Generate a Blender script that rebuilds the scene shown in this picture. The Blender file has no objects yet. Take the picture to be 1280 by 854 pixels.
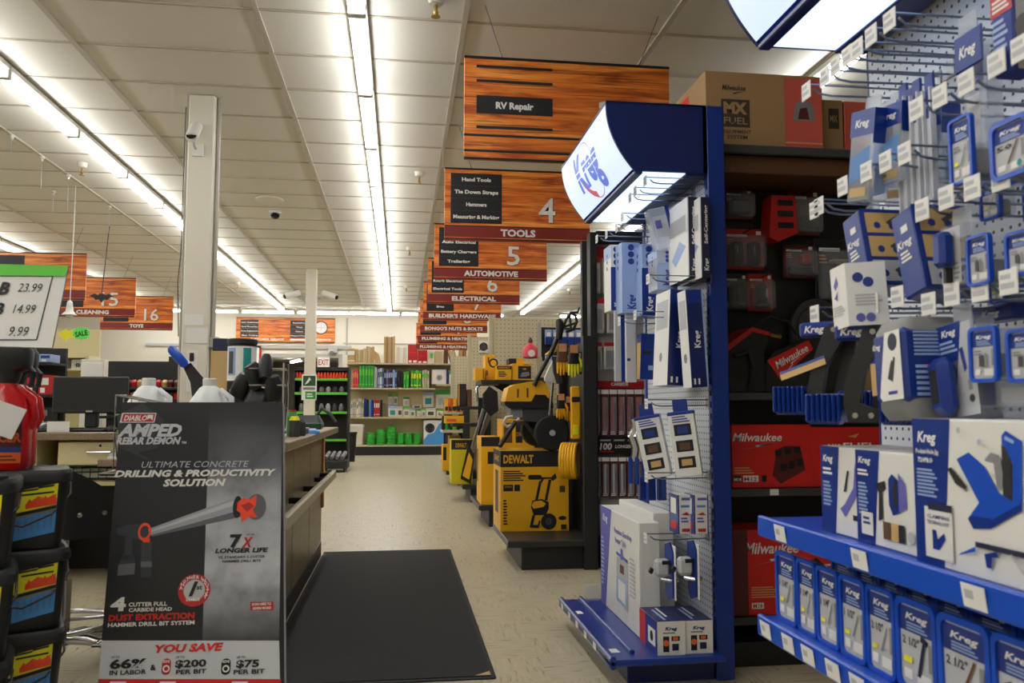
import bpy, bmesh, math, random
from mathutils import Vector, Matrix, Euler
S = bpy.context.scene
COL = S.collection
R = math.radians
rnd = random.Random(7)

# ---------------------------------------------------------------- camera, world, exposure
CAM_H, FPX, PITCH, YAW = 1.08, 1035.0, 4.640, 7.679
cd = bpy.data.cameras.new('camera'); cam = bpy.data.objects.new('camera', cd); COL.objects.link(cam)
cd.sensor_width = 22.3; cd.lens = 22.3 * FPX / 1280; cd.clip_start = .05
cd.dof.use_dof = True; cd.dof.focus_distance = 5.6; cd.dof.aperture_fstop = 4.0
cam.location = (0, 0, CAM_H); cam.rotation_euler = Euler((R(90 + PITCH), 0, R(-YAW)))
S.camera = cam
w = bpy.data.worlds.new('world'); S.world = w; w.use_nodes = True
w.node_tree.nodes['Background'].inputs[0].default_value = (1, .95, .88, 1)
w.node_tree.nodes['Background'].inputs[1].default_value = .05
S.view_settings.view_transform = 'Standard'; S.view_settings.look = 'None'
S.view_settings.exposure = 0.0; S.view_settings.gamma = 1.0; S.view_settings.use_curve_mapping = False
TUBE = 28.5          # radiance of the fluorescent tubes
PANEL = 1.0          # radiance of the lit header boxes
S.cycles.max_bounces = 8; S.cycles.diffuse_bounces = 4; S.cycles.glossy_bounces = 3
S.cycles.transparent_max_bounces = 16; S.cycles.caustics_reflective = False; S.cycles.caustics_refractive = False
S.cycles.sample_clamp_indirect = 6

# ---------------------------------------------------------------- from a measured pixel to a place in the room
_th, _ps = R(PITCH), R(YAW)
_fw = Vector((math.sin(_ps) * math.cos(_th), math.cos(_ps) * math.cos(_th), math.sin(_th)))
_rt = Vector((math.cos(_ps), -math.sin(_ps), 0)); _up = _rt.cross(_fw); _C = Vector((0, 0, CAM_H))
def ray(x, y): return _fw * FPX + _rt * (x - 640) - _up * (y - 427)
def aX(x, y, X): d = ray(x, y); return _C + d * (X / d.x)
def aY(x, y, Y): d = ray(x, y); return _C + d * (Y / d.y)
def aZ(x, y, Z): d = ray(x, y); return _C + d * ((Z - CAM_H) / d.z)
def onp(T, x, y):                               # pixel to (x, y) of the plane T
    I = T.inverted(); o = I @ _C; d = I.to_3x3() @ ray(x, y); p = o - d * (o.z / d.z); return p.x, p.y

# ---------------------------------------------------------------- materials
def lin(c): return tuple((v / 255 / 12.92 if v <= 10.3 else ((v / 255 + .055) / 1.055) ** 2.4) for v in c)
_M = {}
def nmat(name, rgb, rough=.5, metal=0, emit=0, spec=.5):
    m = bpy.data.materials.new(name); m.use_nodes = True
    b = m.node_tree.nodes['Principled BSDF']; c = lin(rgb) + (1,)
    b.inputs['Base Color'].default_value = c; b.inputs['Roughness'].default_value = rough
    b.inputs['Metallic'].default_value = metal; b.inputs['Specular IOR Level'].default_value = spec
    if emit:
        b.inputs['Base Color'].default_value = (.2, .2, .2, 1); b.inputs['Emission Color'].default_value = c; b.inputs['Emission Strength'].default_value = emit
    _M[name] = m; return m
def M(n):
    return _M[n]
def nodes(m):
    t = m.node_tree; return t, t.nodes, t.nodes['Principled BSDF']
def ramp(t, fac, stops):
    r = t.nodes.new('ShaderNodeValToRGB'); e = r.color_ramp.elements
    while len(e) < len(stops): e.new(.5)
    for k, (p, c) in enumerate(stops): e[k].position = p; e[k].color = lin(c) + (1,)
    t.links.new(fac, r.inputs[0]); return r.outputs[0]
def coords(t, scale=(1, 1, 1), gen='Object', rot=(0, 0, 0)):
    tc = t.nodes.new('ShaderNodeTexCoord'); mp = t.nodes.new('ShaderNodeMapping')
    mp.inputs['Scale'].default_value = scale; mp.inputs['Rotation'].default_value = rot
    t.links.new(tc.outputs[gen], mp.inputs[0]); return mp.outputs[0]
def noise(t, vec, scale, detail=3, rough=.5, dist=0):
    n = t.nodes.new('ShaderNodeTexNoise'); n.inputs['Scale'].default_value = scale; n.inputs['Detail'].default_value = detail
    n.inputs['Roughness'].default_value = rough; n.inputs['Distortion'].default_value = dist
    t.links.new(vec, n.inputs['Vector']); return n.outputs['Fac']
def math_(t, op, a, b=None):
    n = t.nodes.new('ShaderNodeMath'); n.operation = op
    for k, v in enumerate((a, b)):
        if v is None: continue
        if isinstance(v, (int, float)): n.inputs[k].default_value = v
        else: t.links.new(v, n.inputs[k])
    return n.outputs[0]
def noisy(name, stops, scale, vscale=(1, 1, 1), rough=.5, detail=4, dist=0, bump=0, metal=0, gen='Object'):
    m = nmat(name, (128, 128, 128), rough, metal); t, ns, b = nodes(m)
    f = noise(t, coords(t, vscale, gen), scale, detail, .55, dist)
    t.links.new(ramp(t, f, stops), b.inputs['Base Color'])
    if bump:
        bp = ns.new('ShaderNodeBump'); bp.inputs['Strength'].default_value = bump; bp.inputs['Distance'].default_value = .01
        t.links.new(f, bp.inputs['Height']); t.links.new(bp.outputs[0], b.inputs['Normal'])
    return m
for n, c, *o in [
    ('white', (226, 224, 218), .5), ('paper', (232, 230, 226), .7), ('offwhite', (214, 208, 192), .55), ('black', (14, 14, 15), .45),
    ('ink', (16, 16, 20), .6), ('charcoal', (27, 27, 28), .5), ('rubber', (20, 20, 20), .75), ('darkgrey', (62, 62, 64), .5),
    ('grey', (128, 128, 128), .5), ('lightgrey', (182, 183, 186), .5), ('silver', (196, 198, 204), .4), ('red', (178, 26, 28), .45), ('brightred', (205, 30, 26), .4),
    ('signred', (122, 26, 20), .5), ('orange', (226, 92, 28), .45), ('hot', (238, 70, 34), .5), ('yellow', (236, 172, 22), .45), ('dewalt', (236, 174, 20), .42), ('dewalt2', (214, 196, 24), .45),
    ('lemon', (232, 226, 30), .6), ('green', (40, 150, 48), .5), ('limegreen', (92, 190, 52), .55), ('neon', (96, 226, 92), .6), ('hose', (44, 176, 50), .35), ('darkgreen', (22, 70, 42), .5),
    ('kblue', (12, 46, 128), .3), ('kdeep', (10, 30, 92), .35), ('kbright', (18, 74, 184), .3), ('kink', (26, 48, 128), .6), ('kpale', (150, 172, 214), .4), ('sky', (70, 150, 220), .5), ('teal', (30, 140, 136), .5), ('violet', (94, 92, 170), .6),
    ('navy', (20, 26, 58), .5), ('tan', (196, 182, 140), .6), ('shelf', (190, 180, 150), .5), ('cream', (206, 194, 152), .5), ('brown', (92, 58, 34), .6), ('peach', (214, 150, 104), .6),
    ('card', (156, 124, 84), .75), ('cardink', (58, 48, 38), .7), ('cardred', (196, 84, 72), .7), ('kraft', (188, 158, 108), .8), ('pinkred', (214, 56, 72), .5), ('blueprint', (88, 130, 186), .6),
    ('skin', (196, 160, 100), .6), ('maroon', (84, 22, 26), .5), ('jugred', (196, 18, 22), .18), ('jugwhite', (226, 228, 226), .35), ('monitor', (13, 14, 16), .5), ('glassdark', (10, 10, 12), .15),
    ('wall', (226, 221, 205), .7), ('fixture', (220, 216, 206), .5), ('post', (222, 216, 200), .55), ('conduit', (176, 172, 162), .4), ('postdark', (29, 30, 30), .5), ('deck', (40, 41, 41), .38)]:
    nmat(n, c, *o)
for n, c, r_ in [('chrome', (190, 190, 192), .16), ('steel', (150, 152, 158), .32), ('wire', (132, 140, 156), .3), ('brass', (170, 140, 80), .35), ('railmetal', (150, 146, 136), .35)]: nmat(n, c, r_, 1)
nmat('rail', (178, 170, 148), .45)
nmat('tube', (246, 247, 247), .5, 0, TUBE)
nmat('lightbox', (214, 232, 255), .4, 0, PANEL); nmat('diffuser', (200, 222, 255), .4, 0, PANEL * 1.7); nmat('lit_blue', (40, 96, 220), .4, 0, .8); nmat('lit_red', (224, 60, 90), .4, 0, .6)
nmat('screenblue', (120, 200, 240), .4, 0, 1.0)
def clear(name, tint, a):
    m = bpy.data.materials.new(name); m.use_nodes = True; t = m.node_tree; t.nodes.clear()
    o = t.nodes.new('ShaderNodeOutputMaterial'); mx = t.nodes.new('ShaderNodeMixShader'); tr = t.nodes.new('ShaderNodeBsdfTransparent'); pb = t.nodes.new('ShaderNodeBsdfPrincipled')
    tr.inputs[0].default_value = (*tint, 1); pb.inputs['Base Color'].default_value = (.8, .82, .86, 1); pb.inputs['Roughness'].default_value = .12
    mx.inputs[0].default_value = a; t.links.new(tr.outputs[0], mx.inputs[1]); t.links.new(pb.outputs[0], mx.inputs[2]); t.links.new(mx.outputs[0], o.inputs[0]); _M[name] = m
clear('clear', (.93, .94, .97), .16); clear('clearbag', (.92, .94, .97), .3)
noisy('wood', [(.0, (96, 40, 10)), (.34, (160, 78, 24)), (.5, (222, 134, 52)), (.66, (244, 180, 92)), (1, (250, 206, 130))], 3.2, (.55, 1, 5.5), .42, 8, .9)
def _wood():
    t, ns, b = nodes(_M['wood']); src = b.inputs['Base Color'].links[0].from_socket
    hue = ramp(t, noise(t, coords(t, (1.1, 1, 3.2)), 1.6, 4, .6, .5), [(.3, (196, 96, 60)), (.5, (255, 226, 200)), (.75, (255, 240, 190))])
    gr = ramp(t, noise(t, coords(t, (.5, 1, 26)), 3.0, 6, .6, .3), [(.36, (110, 60, 34)), (.46, (255, 250, 240))])
    for c in (hue, gr):
        mx = ns.new('ShaderNodeMix'); mx.data_type = 'RGBA'; mx.blend_type = 'MULTIPLY'; mx.inputs[0].default_value = .75; t.links.new(src, mx.inputs[6]); t.links.new(c, mx.inputs[7]); src = mx.outputs[2]
    t.links.new(src, b.inputs['Base Color'])
_wood()
noisy('granite', [(.3, (52, 42, 34)), (.48, (120, 100, 78)), (.6, (150, 130, 104)), (.72, (84, 66, 50))], 160, rough=.3, detail=2)
noisy('countertop', [(.3, (112, 98, 78)), (.6, (158, 142, 114))], 120, rough=.35, detail=2)
noisy('laminate', [(.3, (108, 98, 74)), (.7, (130, 119, 92))], 6, (1, 1, 6), .38, 4, .4)
noisy('mat_rubber', [(.3, (18, 18, 19)), (.7, (29, 29, 30))], 260, rough=.85, detail=2, bump=.5)
noisy('concrete', [(.25, (92, 93, 97)), (.5, (142, 144, 149)), (.75, (176, 178, 183))], 5, rough=.6, detail=8)
noisy('ceiling_tile', [(.28, (182, 178, 166)), (.42, (220, 216, 205)), (1, (224, 220, 209))], 240, rough=.8, detail=2)
def _floor():
    m = nmat('vinyl', (190, 180, 152), .3); t, ns, b = nodes(m)
    v = coords(t, (1 / .3048,) * 3); ck = ns.new('ShaderNodeTexChecker'); ck.inputs['Scale'].default_value = 1.0
    t.links.new(v, ck.inputs['Vector'])
    a = noise(t, coords(t, (28, 3.2, 1)), 2.2, 5, .6, .4); c = noise(t, coords(t, (3.2, 28, 1)), 2.2, 5, .6, .4)
    mx = ns.new('ShaderNodeMix'); mx.data_type = 'FLOAT'; t.links.new(ck.outputs['Fac'], mx.inputs[0]); t.links.new(a, mx.inputs[2]); t.links.new(c, mx.inputs[3])
    t.links.new(ramp(t, mx.outputs[0], [(.3, (126, 113, 88)), (.43, (186, 176, 149)), (.7, (200, 190, 164))]), b.inputs['Base Color'])
    sx = ns.new('ShaderNodeSeparateXYZ'); t.links.new(v, sx.inputs[0])
    b.inputs['Roughness'].default_value = .34
_floor()
def peg(name, base, hole, pitch=.0254, r=.16, rough=.5):
    m = nmat(name, base, rough); t, ns, b = nodes(m)
    tc = coords(t, (1 / pitch,) * 3); sx = ns.new('ShaderNodeSeparateXYZ'); t.links.new(tc, sx.inputs[0])
    d = []
    for k in range(3):
        f = math_(t, 'FRACT', sx.outputs[k]); f = math_(t, 'SUBTRACT', f, .5); d.append(math_(t, 'MULTIPLY', f, f))
    # a hole shows where two in-plane axes are near the centre of the cell; the panel's thin axis is left out
    s = math_(t, 'ADD', d[0], d[2]); hit = math_(t, 'LESS_THAN', s, r * r)
    mx = ns.new('ShaderNodeMix'); mx.data_type = 'RGBA'; t.links.new(hit, mx.inputs[0])
    mx.inputs[6].default_value = lin(base) + (1,); mx.inputs[7].default_value = lin(hole) + (1,)
    t.links.new(mx.outputs[2], b.inputs['Base Color'])
peg('pegwhite', (208, 212, 218), (50, 52, 60), .0254, .17)
peg('pegtan', (206, 196, 162), (112, 100, 70), .05, .13)
peg('pegblack', (20, 20, 21), (6, 6, 6), .0254, .17)

# ---------------------------------------------------------------- mesh builder
_tc = bpy.data.curves.new('t', 'FONT'); _to = bpy.data.objects.new('t', _tc); COL.objects.link(_to)
_TG = {}
def tgeo(s, bold, shear, res):
    k = (s, bold, shear, res)
    if k not in _TG:
        _tc.body = s; _tc.offset = bold; _tc.shear = shear; _tc.resolution_u = res; _tc.fill_mode = 'FRONT'
        bpy.context.view_layer.update(); e = _to.evaluated_get(bpy.context.evaluated_depsgraph_get()); me = e.to_mesh()
        v = [(p.co.x, p.co.y) for p in me.vertices]; f = [tuple(p.vertices) for p in me.polygons]; e.to_mesh_clear()
        x0 = min(p[0] for p in v); x1 = max(p[0] for p in v)
        _TG[k] = ([((p[0] - x0) / .72, p[1] / .72) for p in v], f, (x1 - x0) / .72)
    return _TG[k]
def face(o, u, v):
    u = Vector(u).normalized(); v = Vector(v); v = (v - u * v.dot(u)).normalized(); n = u.cross(v)
    return Matrix(((u.x, v.x, n.x, o[0]), (u.y, v.y, n.y, o[1]), (u.z, v.z, n.z, o[2]), (0, 0, 0, 1)))
def FR(w, d, h=0): return face((-w / 2, -d / 2, h), (1, 0, 0), (0, 0, 1))      # front face of a box that stands on its origin
def LF(w, d, h=0): return face((-w / 2, d / 2, h), (0, -1, 0), (0, 0, 1))      # left face
def RT(w, d, h=0): return face((w / 2, -d / 2, h), (0, 1, 0), (0, 0, 1))       # right face
def TP(w, d, h): return face((-w / 2, -d / 2, h), (1, 0, 0), (0, 1, 0))        # top face
def rr(x0, x1, y0, y1, r, n=4):
    p = []
    for cx, cy, a in ((x1 - r, y1 - r, 0), (x0 + r, y1 - r, 90), (x0 + r, y0 + r, 180), (x1 - r, y0 + r, 270)):
        for k in range(n + 1): t = R(a + 90 * k / n); p.append((cx + r * math.cos(t), cy + r * math.sin(t)))
    return p
def circ(x, y, r, n=20, ry=None): return [(x + r * math.cos(2 * math.pi * k / n), y + (ry or r) * math.sin(2 * math.pi * k / n)) for k in range(n)]
def sliced(vs, fs, step):                        # cut flat shapes into strips so that they can follow a curve
    m = bmesh.new(); q = [m.verts.new((p[0], p[1], p[2] if len(p) > 2 else 0)) for p in vs]
    for f in fs: m.faces.new([q[k] for k in f])
    y0, y1 = min(p[1] for p in vs), max(p[1] for p in vs); y = y0 + step
    while y < y1: bmesh.ops.bisect_plane(m, geom=m.verts[:] + m.edges[:] + m.faces[:], plane_co=(0, y, 0), plane_no=(0, 1, 0)); y += step
    m.verts.index_update(); r = [tuple(v.co) for v in m.verts], [tuple(v.index for v in f.verts) for f in m.faces]; m.free(); return r
class MB:
    def __init__(s): s.v = []; s.f = []; s.mi = []; s.mats = []; s.T = Matrix.Identity(4); s.W = None; s.step = 0
    def add(s, vs, fs, mat):
        if s.W and s.step: vs, fs = sliced(vs, fs, s.step)
        if mat not in s.mats: s.mats.append(mat)
        i = s.mats.index(mat); b = len(s.v)
        for p in vs:
            p = Vector((p[0], p[1], p[2] if len(p) > 2 else 0))
            if s.W: p = Vector(s.W(p))
            s.v.append(tuple(s.T @ p))
        for f in fs: s.f.append(tuple(b + k for k in f)); s.mi.append(i)
        return s
    def box(s, x0, x1, y0, y1, z0, z1, mat, b=0):
        if x1 < x0: x0, x1 = x1, x0
        if y1 < y0: y0, y1 = y1, y0
        if z1 < z0: z0, z1 = z1, z0
        if not b:
            v = [(x, y, z) for x in (x0, x1) for y in (y0, y1) for z in (z0, z1)]
            return s.add(v, [(0, 1, 3, 2), (4, 6, 7, 5), (0, 4, 5, 1), (2, 3, 7, 6), (0, 2, 6, 4), (1, 5, 7, 3)], mat)
        b = min(b, (x1 - x0) * .45, (y1 - y0) * .45, (z1 - z0) * .45)
        v = []; ix = {}
        for sx in (0, 1):
            for sy in (0, 1):
                for sz in (0, 1):
                    c = (x1 if sx else x0, y1 if sy else y0, z1 if sz else z0); q = (b * (1 - 2 * sx), b * (1 - 2 * sy), b * (1 - 2 * sz))
                    for a in range(3):
                        ix[sx, sy, sz, a] = len(v); v.append(tuple(c[k] + (0 if k == a else q[k]) for k in range(3)))
        f = []
        for a in range(3):
            o = [k for k in range(3) if k != a]
            for sd in (0, 1):
                def kk(p, q): t = [0, 0, 0]; t[a] = sd; t[o[0]] = p; t[o[1]] = q; return ix[t[0], t[1], t[2], a]
                f.append((kk(0, 0), kk(1, 0), kk(1, 1), kk(0, 1)))
            for p in (0, 1):
                for q in (0, 1):
                    def ed(sd, ax): t = [0, 0, 0]; t[a] = sd; t[o[0]] = p; t[o[1]] = q; return ix[t[0], t[1], t[2], ax]
                    f.append((ed(0, o[0]), ed(1, o[0]), ed(1, o[1]), ed(0, o[1])))
        for sx in (0, 1):
            for sy in (0, 1):
                for sz in (0, 1): f.append(tuple(ix[sx, sy, sz, a] for a in range(3)))
        return s.add(v, f, mat)
    def prism(s, p, z0, z1, mat, side=None, bottom=True):
        n = len(p); side = side or mat
        s.add([(x, y, z1) for x, y in p], [tuple(range(n))], mat)
        if bottom: s.add([(x, y, z0) for x, y in p], [tuple(range(n))[::-1]], mat)
        s.add([(x, y, z) for z in (z0, z1) for x, y in p], [(k, (k + 1) % n, n + (k + 1) % n, n + k) for k in range(n)], side); return s
    def loft(s, secs, mat, cap0=True, cap1=True):            # secs: lists of points with equal counts
        n = len(secs[0]); v = [q for c in secs for q in c]
        f = [(i * n + k, i * n + (k + 1) % n, (i + 1) * n + (k + 1) % n, (i + 1) * n + k) for i in range(len(secs) - 1) for k in range(n)]
        if cap0: f.append(tuple(range(n))[::-1])
        if cap1: f.append(tuple(range((len(secs) - 1) * n, len(secs) * n)))
        return s.add(v, f, mat)
    def poly(s, p, mat, z=0): return s.add([(q[0], q[1], z) for q in p], [tuple(range(len(p)))], mat)
    def rect(s, x0, y0, x1, y1, mat, z=0): return s.poly([(x0, y0), (x1, y0), (x1, y1), (x0, y1)], mat, z)
    def ring(s, x, y, r0, r1, mat, z=0, n=28, ry=1):
        v = [(x + r * math.cos(2 * math.pi * k / n), y + ry * r * math.sin(2 * math.pi * k / n), z) for r in (r0, r1) for k in range(n)]
        return s.add(v, [(k, n + k, n + (k + 1) % n, (k + 1) % n) for k in range(n)], mat)
    def tube(s, pts, r, mat, n=8, cap=True, closed=False):
        P = [Vector(p) for p in pts]; rs = r if isinstance(r, (list, tuple)) else [r] * len(P); v = []; N = None; L = len(P)
        for i, p in enumerate(P):
            a = P[i - 1] if (i or closed) else p; c = P[(i + 1) % L] if (i < L - 1 or closed) else p
            t = (c - a).normalized()
            if N is None: N = t.orthogonal().normalized()
            N = (N - t * N.dot(t)); N = N.normalized() if N.length > 1e-6 else t.orthogonal().normalized()
            B = t.cross(N)
            for k in range(n): q = 2 * math.pi * k / n; v.append(tuple(p + (N * math.cos(q) + B * math.sin(q)) * rs[i]))
        f = [(i * n + k, i * n + (k + 1) % n, (i + 1) * n + (k + 1) % n, (i + 1) * n + k) for i in range(L - 1) for k in range(n)]
        if closed: f += [((L - 1) * n + k, (L - 1) * n + (k + 1) % n, (k + 1) % n, k) for k in range(n)]
        elif cap: f += [tuple(range(n))[::-1], tuple(range((L - 1) * n, L * n))]
        return s.add(v, f, mat)
    def cyl(s, p0, p1, r, mat, n=16, r1=None): return s.tube([p0, p1], [r, r if r1 is None else r1], mat, n)
    def lathe(s, prof, mat, n=24, o=(0, 0, 0)):              # profile of (r, z), about the z axis through o
        v = [(o[0] + r * math.cos(2 * math.pi * k / n), o[1] + r * math.sin(2 * math.pi * k / n), o[2] + z) for r, z in prof for k in range(n)]
        f = [(i * n + k, i * n + (k + 1) % n, (i + 1) * n + (k + 1) % n, (i + 1) * n + k) for i in range(len(prof) - 1) for k in range(n)]
        f += [tuple(range(n))[::-1], tuple(range((len(prof) - 1) * n, len(prof) * n))]
        return s.add(v, f, mat)
    def torus(s, c, ra, r, mat, n=32, m=8, axis='z', arc=1.0):
        pts = []
        for k in range(n if arc == 1 else n + 1):
            a = 2 * math.pi * arc * k / n; p = (ra * math.cos(a), ra * math.sin(a))
            pts.append({'z': (c[0] + p[0], c[1] + p[1], c[2]), 'y': (c[0] + p[0], c[1], c[2] + p[1]), 'x': (c[0], c[1] + p[0], c[2] + p[1])}[axis])
        return s.tube(pts, r, mat, m, closed=arc == 1)
    def text(s, t, x, y, h, mat, al='c', bold=.02, sh=0, w=None, z=.0004, res=2, st=None):   # cap height h, baseline at y
        v, f, L = tgeo(t, bold, sh, res); sx = (w / L) if w else h * (st or 1)
        ox = x - {'l': 0, 'c': .5, 'r': 1}[al] * L * sx
        return s.add([(ox + p[0] * sx, y + p[1] * h, z) for p in v], f, mat)
    def art(s, W, H, items):                                 # printed matter: fractions of a W x H face, each item a layer above the last
        z = .0004
        for it in items:
            k = it[0]; z += .00025
            if k == 'r': s.rect(it[1] * W, it[2] * H, it[3] * W, it[4] * H, it[5], z)
            elif k == 'p': s.poly([(a * W, b * H) for a, b in it[1]], it[2], z)
            elif k == 'c': s.poly(circ(it[1] * W, it[2] * H, it[3] * H, 20, it[5] * H if len(it) > 5 else None), it[4], z)
            elif k == 't': s.text(it[1], it[2] * W, it[3] * H, it[4] * H, it[5], z=z, **{**dict(res=1), **({**it[6], 'w': it[6]['w'] * W} if len(it) > 6 and 'w' in it[6] else (it[6] if len(it) > 6 else {}))})
            elif k == 'l':                                   # small print: rows of short bars
                x0, y0, x1, y1, n, m = it[1:7]
                for q in range(n):
                    yy = y1 - (y1 - y0) * (q + .5) / n; hh = (y1 - y0) / n * .27; e = x0 + (x1 - x0) * (.72 + .28 * ((q * 37 % 11) / 10))
                    s.rect(x0 * W, (yy - hh) * H, e * W, (yy + hh) * H, m, z)
        return s
    def build(s, name, parent=None, loc=(0, 0, 0), rot=(0, 0, 0), smooth=None):
        me = bpy.data.meshes.new(name); me.from_pydata(s.v, [], s.f)
        for m in s.mats: me.materials.append(_M[m])
        me.polygons.foreach_set('material_index', s.mi)
        if smooth:
            me.polygons.foreach_set('use_smooth', [True] * len(s.f)); me.set_sharp_from_angle(angle=R(smooth))
        me.update(); o = bpy.data.objects.new(name, me); COL.objects.link(o)
        if parent: o.parent = parent
        o.location = loc; o.rotation_euler = rot; return o
def tag(o, label, cat, group=None):
    o['label'] = label; o['category'] = cat
    if group: o['group'] = group
    return o
def thing(name, label, cat, loc=(0, 0, 0), rot=(0, 0, 0), group=None):
    o = bpy.data.objects.new(name, None); COL.objects.link(o); o.location = loc; o.rotation_euler = rot; o.empty_display_size = .05
    return tag(o, label, cat, group)
def struct(o): o['kind'] = 'structure'; return o
def dup(o, loc=None, rot=None, label=None, group=None, parent=None):
    c = o.copy(); COL.objects.link(c)
    if parent: c.parent = parent
    if loc is not None: c.location = loc
    if rot is not None: c.rotation_euler = rot
    if label: c['label'] = label
    if group: c['group'] = group
    for ch in list(o.children): dup(ch, parent=c)
    return c
ORD = 'first second third fourth fifth sixth seventh eighth ninth tenth eleventh twelfth thirteenth fourteenth fifteenth sixteenth seventeenth eighteenth nineteenth twentieth'.split()
FACE_L = R(-90)                                # turns a thing that faces -Y so that it faces the aisle (-X)
# ---------------------------------------------------------------- the room
CZ, YB, YF, XL, XR = 3.4, 20.6, -4.0, -12.0, 10.0
struct(MB().box(XL, XR, YF, YB, -.1, 0, 'vinyl').build('floor'))
struct(MB().box(XL, XR, YF, YB, CZ, CZ + .1, 'ceiling_tile').build('ceiling'))
struct(MB().box(XL - .1, XL, YF, YB, 0, CZ, 'wall').build('wall_left'))
struct(MB().box(XR, XR + .1, YF, YB, 0, CZ, 'wall').build('wall_right'))
struct(MB().box(XL, XR, YF - .1, YF, 0, CZ, 'wall').build('wall_front'))
ox0, ox1, oz = -3.25, -1.5, 2.32              # opening into the service room
b = MB(); b.box(XL, ox0, YB, YB + .15, 0, CZ, 'wall'); b.box(ox1, XR, YB, YB + .15, 0, CZ, 'wall'); b.box(ox0, ox1, YB, YB + .15, oz, CZ, 'wall')
struct(b.build('wall_back'))
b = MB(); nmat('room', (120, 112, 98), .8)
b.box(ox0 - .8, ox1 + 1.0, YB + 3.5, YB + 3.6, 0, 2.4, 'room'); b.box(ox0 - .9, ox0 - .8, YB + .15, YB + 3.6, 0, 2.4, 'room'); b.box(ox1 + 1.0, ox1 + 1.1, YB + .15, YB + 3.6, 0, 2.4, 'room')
b.box(ox0 - .9, ox1 + 1.1, YB + .15, YB + 3.6, 2.4, 2.5, 'wall'); b.box(ox0 - .9, ox1 + 1.1, YB + .15, YB + 3.6, -.1, 0, 'vinyl')
struct(b.build('wall_service_room'))
b = MB(); q = .09
for x0, x1, z0, z1 in ((ox0 - q, ox0, 0, oz + q), (ox1, ox1 + q, 0, oz + q), (ox0, ox1, oz, oz + q)): b.box(x0, x1, YB - .03, YB, z0, z1, 'conduit')
struct(b.build('door_1'))
# metal strips and ducting on the back wall
b = MB(); b.box(-6.0, -3.98, YB - .05, YB, 2.56, 2.63, 'lightgrey', .01); b.box(-4.0, -1.2, YB - .05, YB, 2.52, 2.62, 'conduit', .01); b.box(-1.4, 1.6, YB - .02, YB, 2.66, 2.69, 'conduit')
b.box(-1.33, -1.29, YB - .03, YB, 2.4, 3.3, 'conduit')
struct(b.build('trim_1'))
# ceiling grid
nmat('grid', (186, 180, 166), .6)
b = MB(); x = .36 - 1.2167 * 10
while x < XR:
    b.box(x - .017, x + .017, YF, YB, CZ - .012, CZ - .0005, 'grid'); x += 1.2167
nmat('gridline', (176, 168, 150), .6)
y = 4.80 - .6096 * 14
while y < YB:
    b.box(XL, XR, y - .0095, y + .0095, CZ - .008, CZ - .0006, 'gridline'); y += .6096
struct(b.build('trim_2'))
struct(MB().box(XL, XR, YB - .014, YB, 0, .1, 'darkgrey').build('baseboard_back'))

# ---------------------------------------------------------------- fluorescent strips: 4 ft fixtures butted into rows
def fixture_parts(t):
    MB().box(-.055, .055, -.605, .605, -.055, 0, 'fixture', .012).build('housing', t)
    for s in (-1, 1):
        MB().tube([(s * .03, -.575, -.082), (s * .03, .575, -.082)], .0165, 'tube', 6).build('tube', t)
    for e in (-1, 1): MB().box(-.05, .05, e * .588 - .012, e * .588 + .012, -.104, -.05, 'white', .004).build('lamp_holder', t)
lab = {-.266: 'two-tube fluorescent strip light in the middle ceiling row above the aisle', -2.666: 'two-tube fluorescent strip light in the ceiling row left of the big white post', 2.83: 'two-tube fluorescent strip light in the ceiling row behind the hanging aisle signs',
       -5.45: 'two-tube fluorescent strip light in the ceiling row above the cleaning and toys signs', -8.2: 'unseen two-tube fluorescent strip light added near the left wall'}  # the leftmost row is out of view, added to light the left side
proto = None
for X, L in lab.items():
    far = X < -6 or X > 3; top = 18.55
    k = 0
    while True:
        Y = top - k * 1.215
        if Y < (4.4 if X > 2 else -3.3): break  # rows carried on unseen behind the camera, added to light the near goods
        k += 1
        if far and k % 2: continue
        g = 'ceiling lights, row ' + str(list(lab).index(X) + 1)
        if proto is None:
            proto = thing('fluorescent_light', L, 'ceiling light', (X, Y, CZ - .0125), group=g); fixture_parts(proto)
        else: dup(proto, (X, Y, CZ - .0125), None, L, g)
for X in (-5.55, -4.3, -3.05, -1.8, -.62, .6, 1.85, 4.4):
    dup(proto, (X, YB - .95, CZ - .0125), (0, 0, R(90)), 'two-tube fluorescent strip light running across along the back wall', 'ceiling lights along the back wall')
dup(proto, (aY(371, 458, YB + 1.6).x, YB + 1.6, 2.3995), (0, 0, R(20)), 'fluorescent strip light seen through the doorway in the back wall', 'service room light')

# ---------------------------------------------------------------- posts
t = thing('support_post', 'thick square white post with conduit pipes in front of the desk', 'post', (-1.472, 6.28, 0))
MB().box(-.095, .095, -.08, .09, 0, 3.395, 'post', .012).build('column_body', t)
MB().cyl((.112, -.02, .4), (.112, -.02, 3.39), .016, 'conduit', 10).build('conduit_pipe', t)
MB().cyl((-.106, -.05, 1.0), (-.106, -.05, 3.39), .01, 'conduit', 8).build('conduit_pipe', t)
MB().tube([(-.118, -.06, 3.3), (-.12, -.06, 2.2), (-.135, -.06, 2.0), (-.118, -.06, 1.6)], .004, 'darkgrey', 6).build('cable', t)
MB().box(.09, .16, -.06, .02, 1.52, 1.6, 'conduit', .006).build('junction_box', t)
b = MB(); b.box(-.03, .0, -.092, -.08, 1.42, 1.48, 'ink', .003); b.build('wall_switch', t)
b = MB(); b.box(-.075, .06, -.084, -.08, 1.68, 1.76, 'paper'); b.box(-.06, .09, -.085, -.08, 1.55, 1.66, 'paper'); b.box(-.05, .02, -.084, -.08, 1.2, 1.5, 'paper'); b.build('taped_note', t)
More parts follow.
